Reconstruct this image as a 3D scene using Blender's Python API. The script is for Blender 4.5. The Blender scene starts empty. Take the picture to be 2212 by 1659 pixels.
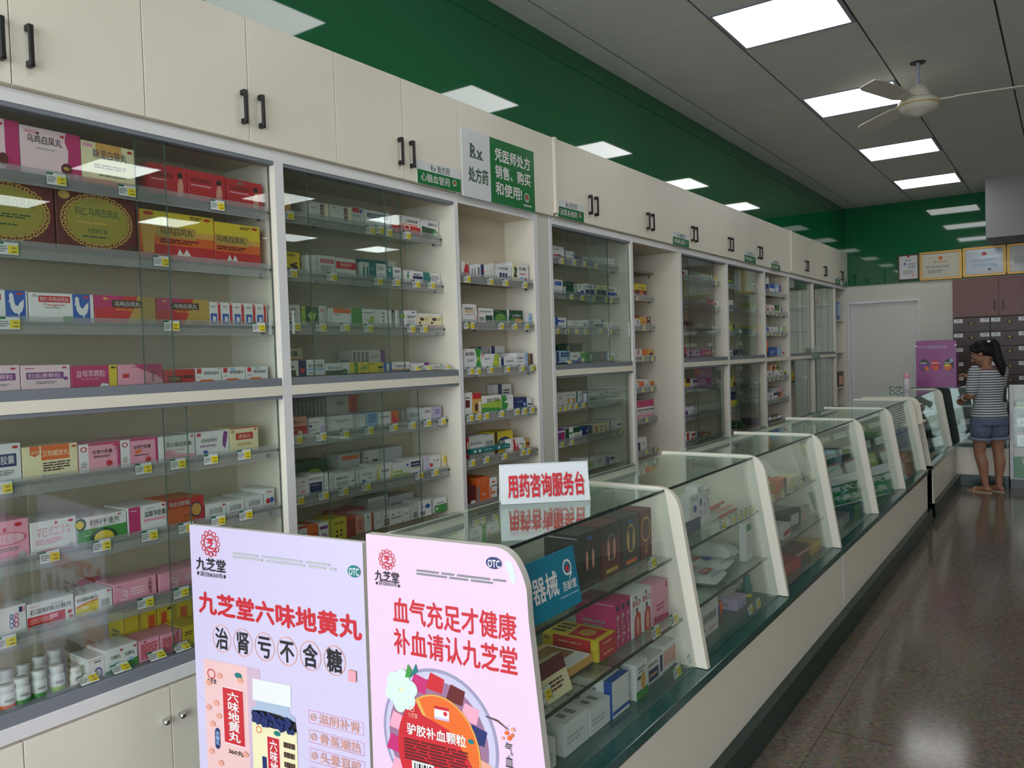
# -*- coding: utf-8 -*-
import bpy, math, random
from mathutils import Vector, Matrix
S = bpy.context.scene
COL = S.collection
random.seed(7)
# ------------------------------------------------------------------ camera, sky, exposure
cam = bpy.data.objects.new('camera', bpy.data.cameras.new('camera'))
COL.objects.link(cam)
YAW, PITCH, ROLL = 0.6122, -0.0333, -0.0310
_cy, _sy, _cp, _sp, _cr, _sr = math.cos(YAW), math.sin(YAW), math.cos(PITCH), math.sin(PITCH), math.cos(ROLL), math.sin(ROLL)
_f = Vector((-_sy*_cp, _cy*_cp, _sp)); _r = Vector((_cy, _sy, 0)); _u = _r.cross(_f)
_R, _U = _cr*_r + _sr*_u, -_sr*_r + _cr*_u
cam.matrix_world = Matrix(((_R.x, _U.x, -_f.x, 0), (_R.y, _U.y, -_f.y, 0), (_R.z, _U.z, -_f.z, 1.5), (0, 0, 0, 1)))
cam.data.sensor_width = 36.0
cam.data.lens = 1716.724/2212*36.0
cam.data.clip_start = 0.05
S.camera = cam
w = bpy.data.worlds.new('sky'); S.world = w; w.use_nodes = True
w.node_tree.nodes['Background'].inputs[0].default_value = (0.86, 0.93, 1.0, 1)
w.node_tree.nodes['Background'].inputs[1].default_value = SKY_STRENGTH = 5.9
PANEL_STRENGTH = 5.0
pd = bpy.data.lights.new('storefront_daylight', 'AREA'); pd.shape = 'RECTANGLE'; OPX0, OPX1, OPZ = -2.9, 1.8, 3.1       # the shop's open front
pd.size = OPX1-OPX0; pd.size_y = OPZ
pd.cycles.is_portal = True
po = bpy.data.objects.new('storefront_daylight', pd); COL.objects.link(po)
po.location = ((OPX0+OPX1)/2, -2.45, OPZ/2); po.rotation_euler = (math.radians(90), 0, 0)
sn = bpy.data.lights.new('sun', 'SUN'); sn.energy = 7.0; sn.angle = .01; sn.color = (1, .96, .9)
so = bpy.data.objects.new('sun', sn); COL.objects.link(so); so.rotation_euler = (math.radians(-35), 0, 0)
S.view_settings.view_transform = 'Standard'; S.view_settings.look = 'None'
S.view_settings.exposure = 0.2; S.view_settings.gamma = 1.0
try: S.view_settings.use_curve_mapping = False
except Exception: pass
S.cycles.transparent_max_bounces = 32
S.cycles.max_bounces = 10

# ------------------------------------------------------------------ materials
def lin(c):
    return tuple(((v/255)/12.92 if v/255 <= .04045 else ((v/255+.055)/1.055)**2.4) for v in c)
MATS = {}
def mat(name, rgb, rough=.5, metal=0., spec=.5, noise=None, emit=0., coat=0.):
    if name in MATS: return MATS[name]
    m = bpy.data.materials.new(name); m.use_nodes = True; nt = m.node_tree
    b = nt.nodes['Principled BSDF']; c = lin(rgb)
    b.inputs['Base Color'].default_value = (*c, 1); b.inputs['Roughness'].default_value = rough
    b.inputs['Metallic'].default_value = metal; b.inputs['Specular IOR Level'].default_value = spec
    if coat: b.inputs['Coat Weight'].default_value = coat; b.inputs['Coat Roughness'].default_value = .05
    if emit: b.inputs['Emission Color'].default_value = (1, 1, 1, 1); b.inputs['Emission Strength'].default_value = emit
    if noise:
        sc, amt = noise
        tc = nt.nodes.new('ShaderNodeTexCoord'); n = nt.nodes.new('ShaderNodeTexNoise'); n.inputs['Scale'].default_value = sc
        n.inputs['Detail'].default_value = 6
        mx = nt.nodes.new('ShaderNodeMix'); mx.data_type = 'RGBA'
        mx.inputs[6].default_value = (*[v*(1-amt) for v in c], 1); mx.inputs[7].default_value = (*[min(1, v*(1+amt)) for v in c], 1)
        nt.links.new(tc.outputs['Object'], n.inputs['Vector']); nt.links.new(n.outputs['Fac'], mx.inputs[0]); nt.links.new(mx.outputs[2], b.inputs['Base Color'])
    MATS[name] = m; return m
def glass(name, tint, f0=.05, milk=0.):
    m = bpy.data.materials.new(name); m.use_nodes = True; nt = m.node_tree; nt.nodes.clear()
    o = nt.nodes.new('ShaderNodeOutputMaterial'); mix = nt.nodes.new('ShaderNodeMixShader')
    t = nt.nodes.new('ShaderNodeBsdfTransparent'); g = nt.nodes.new('ShaderNodeBsdfGlossy')
    t.inputs[0].default_value = (*tint, 1); g.inputs['Roughness'].default_value = .012; g.inputs[0].default_value = (.92, 1, .97, 1)
    lw = nt.nodes.new('ShaderNodeLayerWeight'); lw.inputs[0].default_value = .5
    p = nt.nodes.new('ShaderNodeMath'); p.operation = 'POWER'; p.inputs[1].default_value = 5
    a = nt.nodes.new('ShaderNodeMath'); a.operation = 'MULTIPLY_ADD'; a.inputs[1].default_value = 1-f0; a.inputs[2].default_value = f0
    nt.links.new(lw.outputs['Facing'], p.inputs[0]); nt.links.new(p.outputs[0], a.inputs[0]); nt.links.new(a.outputs[0], mix.inputs[0])
    if milk:
        df = nt.nodes.new('ShaderNodeBsdfDiffuse'); df.inputs[0].default_value = (.6, .62, .63, 1); m2 = nt.nodes.new('ShaderNodeMixShader'); m2.inputs[0].default_value = milk
        nt.links.new(t.outputs[0], m2.inputs[1]); nt.links.new(df.outputs[0], m2.inputs[2]); t = m2
    nt.links.new(t.outputs[0], mix.inputs[1]); nt.links.new(g.outputs[0], mix.inputs[2]); nt.links.new(mix.outputs[0], o.inputs[0])
    MATS[name] = m; return m
PAL = dict(W=('white', (226, 227, 226)), w=('off-white', (205, 206, 200)), K=('black', (32, 32, 34)), R=('red', (196, 38, 48)), r=('maroon', (96, 30, 32)),
 P=('pink', (232, 160, 182)), M=('magenta', (190, 44, 110)), m=('pale pink', (236, 208, 216)), Y=('yellow', (222, 200, 50)), y=('cream', (232, 224, 180)),
 O=('orange', (224, 104, 40)), o=('tan', (214, 164, 84)), G=('green', (62, 146, 64)), g=('dark green', (30, 78, 52)), L=('lime', (160, 192, 72)),
 T=('teal', (24, 118, 116)), B=('blue', (34, 88, 176)), N=('navy', (34, 46, 100)), b=('light blue', (150, 190, 222)), V=('purple', (122, 52, 136)),
 v=('lavender', (198, 182, 216)), D=('brown', (74, 50, 42)), d=('grey', (128, 132, 134)), e=('light grey', (182, 186, 186)), A=('gold', (186, 156, 78)), q=('olive', (150, 142, 58)), S=('salmon', (224, 160, 140)))
for k, (n, c) in PAL.items(): mat('print_'+n, c, .42)
def pm(k): return MATS['print_'+PAL[k][0]]
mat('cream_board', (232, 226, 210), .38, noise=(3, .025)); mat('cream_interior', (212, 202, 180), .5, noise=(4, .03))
mat('white_edge', (226, 226, 226), .4); mat('grey_track', (120, 126, 134), .45); mat('black_metal', (22, 22, 24), .4)
mat('chrome', (200, 200, 200), .15, 1.); mat('price_white', (214, 220, 220), .35); mat('price_green', (30, 110, 84), .4); mat('price_yellow', (226, 206, 40), .4)
mat('rail', (150, 156, 158), .3); mat('dark_edge', (26, 46, 42), .2); mat('wood_shelf', (150, 132, 116), .5, noise=(20, .1))
mat('stone_slab', (34, 78, 74), .12, noise=(60, .3)); mat('dark_green_board', (24, 50, 44), .3); mat('granite_deck', (70, 104, 100), .15, noise=(80, .35))
mat('green_gloss', (10, 98, 56), .03, coat=.3); mat('sign_green', (14, 116, 56), .22); mat('sign_white', (216, 220, 222), .3)
mat('plaster', (222, 220, 208), .7, noise=(2, .03)); mat('tile_white', (214, 216, 212), .75, noise=(1.3, .05)); mat('grid_dark', (60, 62, 60), .5); mat('grid_light', (150, 152, 148), .6)
mat('lamp_frame', (150, 155, 170), .4); mat('diffuser', (255, 255, 255), .5, emit=PANEL_STRENGTH)
mat('fan_white', (205, 200, 185), .35); mat('door_grey', (218, 218, 212), .45); mat('beam_grey', (150, 150, 152), .6)
glass('door_glass', (.935, .958, .945), .045); glass('shelf_glass', (.90, .95, .93), .05); glass('case_glass', (.945, .968, .955), .04); glass('top_glass', (.87, .93, .905), .06); glass('rail_plastic', (.9, .91, .91), .05, .22); mat('door_edge', (70, 92, 86), .25); glass('clear_plastic', (.93, .95, .95), .05)

# ------------------------------------------------------------------ mesh builder
GLY = {}
_tc = bpy.data.curves.new('lettering', 'FONT'); _tc.size = 1; _tc.resolution_u = 2
_to = bpy.data.objects.new('lettering', _tc); COL.objects.link(_to)
def glyph(ch, bold=0.):
    k = (ch, bold)
    if k not in GLY:
        _tc.body = ch; _tc.offset = bold
        dg = bpy.context.evaluated_depsgraph_get(); dg.update()
        e = _to.evaluated_get(dg); me = e.to_mesh()
        vs = [(v.co.x, v.co.y) for v in me.vertices]; fs = [tuple(p.vertices) for p in me.polygons]; e.to_mesh_clear()
        if ord(ch) > 0x2000: x0, adv = 0., 1.
        elif vs:
            x0 = min(v[0] for v in vs)-.03; adv = max(v[0] for v in vs)-x0+.04
        else: x0, adv = 0., .3
        GLY[k] = ([(a-x0, b) for a, b in vs], fs, adv)
    return GLY[k]
class MB:
    def __init__(s): s.v = []; s.f = []; s.mi = []; s.ms = []; s.sm = []
    def m(s, n):
        n = MATS[n] if isinstance(n, str) else n
        if n not in s.ms: s.ms.append(n)
        return s.ms.index(n)
    def add(s, vs, fs, mt, smooth=False):
        o = len(s.v); i = s.m(mt); s.v += [tuple(p) for p in vs]
        for f in fs: s.f.append(tuple(a+o for a in f)); s.mi.append(i); s.sm.append(smooth)
        return s
    def box(s, x0, x1, y0, y1, z0, z1, mt, ch=0.):
        if ch <= 0:
            vs = [(x, y, z) for x in (x0, x1) for y in (y0, y1) for z in (z0, z1)]
            return s.add(vs, [(0, 1, 3, 2), (4, 6, 7, 5), (0, 4, 5, 1), (2, 3, 7, 6), (0, 2, 6, 4), (1, 5, 7, 3)], mt)
        c = min(ch, (x1-x0)*.3, (y1-y0)*.3, (z1-z0)*.3); vs = []; X = (x0, x1); Y = (y0, y1); Z = (z0, z1)
        idx = {}
        for i in (0, 1):
            for j in (0, 1):
                for k in (0, 1):
                    sx, sy, sz = (1-2*i)*c, (1-2*j)*c, (1-2*k)*c
                    for a, p in (('x', (X[i], Y[j]+sy, Z[k]+sz)), ('y', (X[i]+sx, Y[j], Z[k]+sz)), ('z', (X[i]+sx, Y[j]+sy, Z[k]))):
                        idx[(i, j, k, a)] = len(vs); vs.append(p)
        fs = []
        for i in (0, 1):
            q = [idx[(i, 0, 0, 'x')], idx[(i, 1, 0, 'x')], idx[(i, 1, 1, 'x')], idx[(i, 0, 1, 'x')]]; fs.append(tuple(q if i else q[::-1]))
            q = [idx[(0, i, 0, 'y')], idx[(1, i, 0, 'y')], idx[(1, i, 1, 'y')], idx[(0, i, 1, 'y')]]; fs.append(tuple(q[::-1] if i else q))
            q = [idx[(0, 0, i, 'z')], idx[(1, 0, i, 'z')], idx[(1, 1, i, 'z')], idx[(0, 1, i, 'z')]]; fs.append(tuple(q if i else q[::-1]))
            for j in (0, 1):
                fs.append((idx[(i, j, 0, 'x')], idx[(i, j, 1, 'x')], idx[(i, j, 1, 'y')], idx[(i, j, 0, 'y')]))
                fs.append((idx[(i, 0, j, 'x')], idx[(i, 1, j, 'x')], idx[(i, 1, j, 'z')], idx[(i, 0, j, 'z')]))
                fs.append((idx[(0, i, j, 'y')], idx[(1, i, j, 'y')], idx[(1, i, j, 'z')], idx[(0, i, j, 'z')]))
                for k in (0, 1): fs.append((idx[(i, j, k, 'x')], idx[(i, j, k, 'y')], idx[(i, j, k, 'z')]))
        return s.add(vs, fs, mt)
    def prism(s, poly, ax, a0, a1, mt, mcap=None):
        """poly in the two other axes (order x,y,z without ax) extruded along ax"""
        n = len(poly)
        def P(p, a): return {'x': (a, p[0], p[1]), 'y': (p[0], a, p[1]), 'z': (p[0], p[1], a)}[ax]
        vs = [P(p, a0) for p in poly]+[P(p, a1) for p in poly]
        s.add(vs, [(i, (i+1) % n, n+(i+1) % n, n+i) for i in range(n)], mt)
        s.add(vs, [tuple(range(n))[::-1], tuple(range(n, 2*n))], mcap or mt)
        return s
    def lathe(s, prof, c, mt, n=20, ax='z', smooth=True):
        vs = []; fs = []
        for (r, h) in prof:
            for i in range(n):
                a = 2*math.pi*i/n; p = (r*math.cos(a), r*math.sin(a))
                vs.append({'z': (c[0]+p[0], c[1]+p[1], c[2]+h), 'x': (c[0]+h, c[1]+p[0], c[2]+p[1]), 'y': (c[0]+p[0], c[1]+h, c[2]+p[1])}[ax])
        for j in range(len(prof)-1):
            for i in range(n): fs.append((j*n+i, j*n+(i+1) % n, (j+1)*n+(i+1) % n, (j+1)*n+i))
        s.add(vs, fs, mt, smooth)
        m = len(prof)-1
        return s.add(vs, [tuple(range(n))[::-1], tuple(m*n+i for i in range(n))], mt)
    def tube(s, path, r, mt, n=8):
        path = [Vector(p) for p in path]; vs = []; fs = []
        rs = r if isinstance(r, (list, tuple)) else [r]*len(path)
        for i, p in enumerate(path):
            t = (path[min(i+1, len(path)-1)]-path[max(i-1, 0)]).normalized()
            a = t.orthogonal().normalized(); b = t.cross(a)
            if i and (a.dot(pa) < .9):
                a = (pa-t*pa.dot(t)).normalized(); b = t.cross(a)
            pa = a
            for k in range(n):
                q = 2*math.pi*k/n; vs.append(p+(a*math.cos(q)+b*math.sin(q))*rs[i])
        for j in range(len(path)-1):
            for i in range(n): fs.append((j*n+i, j*n+(i+1) % n, (j+1)*n+(i+1) % n, (j+1)*n+i))
        m = len(path)-1
        s.add(vs, fs, mt, True)
        return s.add(vs, [tuple(range(n))[::-1], tuple(m*n+i for i in range(n))], mt)
    def deco(s, O, U, V, W, H, items, lift=.0004, bold=.012):
        """flat printing on a face: O lower corner, U/V unit axes, W x H the face; items in the little print language"""
        O, U, V = Vector(O), Vector(U), Vector(V); N = U.cross(V).normalized(); k = 0
        for it in items.split('|'):
            a = it.split()
            if not a: continue
            k += 1; L = O+N*(lift+.00012*k); c = a[0]
            def P(u, v): return L+U*(u*W)+V*(v*H)
            if c == 'r':
                x0, y0, x1, y1 = map(float, a[1:5]); s.add([P(x0, y0), P(x1, y0), P(x1, y1), P(x0, y1)], [(0, 1, 2, 3)], pm(a[5]))
            elif c == 'p':
                q = list(map(float, a[1:-1])); pts = [P(q[i], q[i+1]) for i in range(0, len(q), 2)]; s.add(pts, [tuple(range(len(pts)))], pm(a[-1]))
            elif c == 'e':
                cx, cy, rx, ry = map(float, a[1:5]); n = 20 if rx*W > .02 else 12
                s.add([P(cx+rx*math.cos(2*math.pi*i/n), cy+ry*math.sin(2*math.pi*i/n)) for i in range(n)], [tuple(range(n))], pm(a[5]))
            elif c == 'o':
                cx, cy, rx, ry, w_ = map(float, a[1:6]); n = 24; f = w_/rx
                vs = [P(cx+rx*q*math.cos(2*math.pi*i/n), cy+ry*q*math.sin(2*math.pi*i/n)) for q in (1, 1-f) for i in range(n)]
                s.add(vs, [(i, (i+1) % n, n+(i+1) % n, n+i) for i in range(n)], pm(a[6]))
            elif c == 'k':
                cx, cy, rx, ry = map(float, a[1:5]); n = int(a[5]); q = float(a[6])
                for i in range(n):
                    ax, ay = cx+rx*math.cos(2*math.pi*i/n), cy+ry*math.sin(2*math.pi*i/n)
                    vs = [P(ax+q*f*math.cos(2*math.pi*j/10), ay+q*f*W/H*math.sin(2*math.pi*j/10)) for f in (1, .55) for j in range(10)]
                    s.add(vs, [(j, (j+1) % 10, 10+(j+1) % 10, 10+j) for j in range(10)], pm(a[7]))
            elif c == 'l':
                x0, y0, x1, y1 = map(float, a[1:5]); n = int(a[5]); pit = (y1-y0)/n
                for i in range(n):
                    xe = x1-(x1-x0)*(random.random()*.3 if i == 0 else random.random()*.08); x = x0; yb = y0+pit*(i+.2)
                    while x < xe-1e-4:
                        xn = min(xe, x+(x1-x0)*random.uniform(.12, .4))
                        s.add([P(x, yb), P(xn, yb), P(xn, yb+pit*.55), P(x, yb+pit*.55)], [(0, 1, 2, 3)], pm(a[6])); x = xn+(x1-x0)*.035
            elif c in 'tT':
                tx = a[1].replace('_', ' '); x0, y0, x1, y1 = map(float, a[2:6]); bo = float(a[7]) if len(a) > 7 else bold
                cj = ord(tx[0]) > 0x2000; sh = [(0, 0)] if bo <= 0 else ([(0, 0), (bo, bo*.5)] if bo < .016 else [(-bo, 0), (bo, 0), (0, bo), (0, -bo)])
                if c == 't':
                    gs = [glyph(ch) for ch in tx]; tot = sum(g[2] for g in gs); sx = (x1-x0)/tot; sy = (y1-y0)/(.93 if ord(tx[0]) > 0x2000 else .75); yb = y0+(.08*sy if ord(tx[0]) > 0x2000 else 0); px = x0
                    for g in gs:
                        for q, (ox, oy) in enumerate(sh): s.add([P(px+(p[0]+ox)*sx, yb+(p[1]+oy)*sy)+N*(.00002*q) for p in g[0]], g[1], pm(a[6]))
                        px += g[2]*sx
                else:
                    n = len(tx); hh = (y1-y0)/n
                    for i, ch in enumerate(tx):
                        g = glyph(ch); sy = hh*.98/.93; sx = (x1-x0)/max(.6, g[2]); yb = y1-hh*(i+1)+.08*sy
                        for q, (ox, oy) in enumerate(sh): s.add([P(x0+(p[0]+ox)*sx, yb+(p[1]+oy)*sy)+N*(.00002*q) for p in g[0]], g[1], pm(a[6]))
        return s
    def build(s, name, parent=None, loc=None):
        """one object; world coordinates in, origin at loc or at its parent's origin"""
        me = bpy.data.meshes.new(name); base = Vector((0, 0, 0))
        if loc is not None: base = Vector(loc)
        elif parent is not None: base = parent['_b'] if '_b' in parent else parent.location
        base = Vector(base)
        me.from_pydata([tuple(Vector(p)-base) for p in s.v], [], s.f)
        for m_ in s.ms: me.materials.append(m_)
        me.polygons.foreach_set('material_index', s.mi); me.polygons.foreach_set('use_smooth', s.sm); me.update()
        o = bpy.data.objects.new(name, me); COL.objects.link(o)
        if parent is not None: o.parent = parent
        if parent is None: o.location = base
        ORG[o.name] = base
        return o
ORG = {}
def root(name, loc, label, cat, group=None):
    o = bpy.data.objects.new(name, None); o.empty_display_size = .1; COL.objects.link(o); o.location = loc
    tag(o, label, cat, group); return o
def tag(o, label, cat, group=None):
    o['label'] = label; o['category'] = cat
    if group: o['group'] = group
    return o
def part(mb, name, r):
    """a part (or a sub-part) in world coordinates under a thing whose root or part chain starts at a known origin"""
    t = r
    while t.parent: t = t.parent
    me = mb.build(name, loc=t.location); me.parent = r; me.location = (0, 0, 0)
    return me
def struct(mb, name):
    o = mb.build(name); o['kind'] = 'structure'; return o
ORD = 'first second third fourth fifth sixth seventh eighth ninth tenth eleventh twelfth thirteenth fourteenth fifteenth sixteenth seventeenth eighteenth nineteenth twentieth'.split()

# ------------------------------------------------------------------ the room
CX, ZC, YB = -2.55, 3.425, 11.87
fm = mat('terrazzo_floor', (112, 104, 92), .13, spec=.3)
def floor_nodes(m):
    nt = m.node_tree; b = nt.nodes['Principled BSDF']; tc = nt.nodes.new('ShaderNodeTexCoord')
    n1 = nt.nodes.new('ShaderNodeTexNoise'); n1.inputs['Scale'].default_value = 90; n1.inputs['Detail'].default_value = 4
    n2 = nt.nodes.new('ShaderNodeTexVoronoi'); n2.inputs['Scale'].default_value = 70
    r1 = nt.nodes.new('ShaderNodeValToRGB'); r1.color_ramp.elements[0].position = .3; r1.color_ramp.elements[0].color = (*lin((84, 74, 64)), 1); r1.color_ramp.elements[1].position = .75; r1.color_ramp.elements[1].color = (*lin((146, 133, 119)), 1)
    br = nt.nodes.new('ShaderNodeTexBrick'); br.offset = 0; br.inputs['Scale'].default_value = 1; br.inputs['Brick Width'].default_value = .8; br.inputs['Row Height'].default_value = .8; br.inputs['Mortar Size'].default_value = .003
    br.inputs['Color1'].default_value = (1, 1, 1, 1); br.inputs['Color2'].default_value = (.93, .93, .93, 1); br.inputs['Mortar'].default_value = (.45, .43, .4, 1)
    mx = nt.nodes.new('ShaderNodeMix'); mx.data_type = 'RGBA'; mx.blend_type = 'MULTIPLY'; mx.inputs[0].default_value = 1
    v = nt.nodes.new('ShaderNodeMix'); v.data_type = 'RGBA'; v.blend_type = 'MULTIPLY'; v.inputs[0].default_value = .35
    mpp = nt.nodes.new('ShaderNodeMapping'); mpp.inputs['Scale'].default_value = (.45, 1.6, 1); nt.links.new(tc.outputs['Object'], mpp.inputs['Vector'])
    nt.links.new(mpp.outputs[0], n1.inputs['Vector'])
    for a in (n2, br): nt.links.new(tc.outputs['Object'], a.inputs['Vector'])
    nt.links.new(n1.outputs['Fac'], r1.inputs[0]); nt.links.new(r1.outputs[0], v.inputs[6]); nt.links.new(n2.outputs['Color'], v.inputs[7])
    nt.links.new(v.outputs[2], mx.inputs[6]); nt.links.new(br.outputs['Color'], mx.inputs[7]); nt.links.new(mx.outputs[2], b.inputs['Base Color'])
floor_nodes(fm)
struct(MB().box(-3.2, 6.4, -2.6, 12.0, -.1, 0, 'terrazzo_floor'), 'floor')
struct(MB().box(-14, 14, -14, -2.6, -.2, -.02, mat('pavement', (176, 174, 168), .8, noise=(6, .1))), 'ground_outside')
struct(MB().box(-3.2, -3.1, -2.6, 12.0, 0, 3.5, 'plaster'), 'wall_left')
struct(MB().box(6.3, 6.4, -2.6, 12.0, 0, 3.5, 'plaster'), 'wall_right')
struct(MB().box(-3.1, 6.3, -2.6, -2.45, OPZ, 3.5, 'plaster').box(OPX1, 6.3, -2.6, -2.45, 0, OPZ, 'plaster').box(-3.1, OPX0, -2.6, -2.45, 0, OPZ, 'plaster'), 'wall_front')
mb = MB(); x0, x1 = -2.517, -1.654        # back wall with the door opening
mb.box(-3.1, x0-.03, YB, YB+.12, 0, 3.5, 'plaster').box(x1+.02, 6.3, YB, YB+.12, 0, 3.5, 'plaster').box(x0-.03, x1+.02, YB, YB+.12, 2.13, 3.5, 'plaster')
struct(mb, 'wall_back')
mb = MB().box(x0-.03, x0, YB-.012, YB+.1, 0, 2.13, 'white_edge').box(x1, x1+.02, YB-.012, YB+.1, 0, 2.13, 'white_edge').box(x0, x1, YB-.012, YB+.1, 2.11, 2.13, 'white_edge')
fr = struct(mb, 'door_1')
lf = MB().box(x0+.002, x1-.002, YB+.05, YB+.09, .005, 2.108, 'door_grey', .003).build('door_leaf', loc=(0, 0, 0)); lf.parent = fr
struct(MB().box(-2.56, CX, -2.44, YB, 2.815, ZC, 'green_gloss'), 'trim_1')
struct(MB().box(CX, 6.3, YB-.02, YB, 2.345, ZC, 'green_gloss'), 'trim_2')
struct(MB().box(-.80, 6.3, 10.96, YB-.02, 2.735, ZC, 'beam_grey'), 'trim_3')
# ceiling of lay-in tiles, with openings where the light panels sit
TX, G1, TY = .6834, -1.6995, .643
LY = [1.27, 3.19, 5.12, 7.045, 9.03, 10.91]
mb = MB(); mb.box(-3.1, 6.3, -2.6, 12, ZC+.03, ZC+.1, 'tile_white')
xs = [G1+TX*k for k in range(-3, 5)]+[1.53, 2.03, 2.66, 3.2, 3.72, 4.25, 4.88, 5.5, 6.1, 6.3]
LY2 = [round(l-TY, 3) for l in LY]
ys = sorted({round(v, 3) for l in LY for v in (l, l-TY, l-2*TY)} | {round(-.66-TY*k, 3) for k in range(4)} | {YB})
full = []
for a, b in zip(ys[:-1], ys[1:]):
    full.append(a)
    n = max(1, round((b-a)/TY))
    full += [a+(b-a)*i/n for i in range(1, n)]
full = [-2.6]+full+[YB]
for i in range(len(xs)-1):
    a, b = max(-3.1, xs[i]+.006), min(6.3, xs[i+1]-.006)
    if b <= a: continue
    for c, e in zip(full[:-1], full[1:]):
        if e-c < .05: continue
        if abs(xs[i]-G1) < .01 and any(abs(c-(l-TY)) < .02 for l in LY): continue
        if xs[i] in (2.03, 4.25) and any(abs(c-(l-TY)) < .02 for l in LY2): continue
        mb.box(a, b, c+.0025, e-.0025, ZC, ZC+.02, 'tile_white')
for x in xs: mb.box(max(-3.1, x-.005), min(6.3, x+.005), -2.6, YB, ZC+.006, ZC+.028, 'grid_dark')
for y in full[1:-1]: mb.box(-3.1, 6.3, y-.004, y+.004, ZC+.008, ZC+.026, 'grid_light')
struct(mb, 'ceiling')
wh = ['above the camera', 'just ahead of the camera', 'the one above the Rx sign, largest in view', 'beside the ceiling fan', 'third in the row towards back wall', 'the last in the row, by the back wall']
def light_panel(a, b, l, label):
    r = root('ceiling_light', ((a+b)/2, l-TY/2, ZC-.004), label, 'ceiling light', 'light panels in the ceiling')
    a, b, c, e = a+.006, b-.006, l-TY+.0025, l-.0025
    q = .022
    part(MB().box(a, b, c, c+q, ZC-.004, ZC+.02, 'lamp_frame').box(a, b, e-q, e, ZC-.004, ZC+.02, 'lamp_frame').box(a, a+q, c+q, e-q, ZC-.004, ZC+.02, 'lamp_frame').box(b-q, b, c+q, e-q, ZC-.004, ZC+.02, 'lamp_frame'), 'frame', r)
    part(MB().box(a+q, b-q, c+q, e-q, ZC, ZC+.012, 'diffuser'), 'diffuser', r)
for i, l in enumerate(LY): light_panel(G1, G1+TX, l, 'square white light panel in the ceiling, '+wh[i])
for k, (a_, b_) in enumerate(((2.03, 2.66), (4.25, 4.88))):
    for i, l in enumerate(LY2): light_panel(a_, b_, l, 'square white light panel, %s in the %s row, seen only mirrored in the glass' % (ORD[i], ('middle', 'far')[k]))
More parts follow.
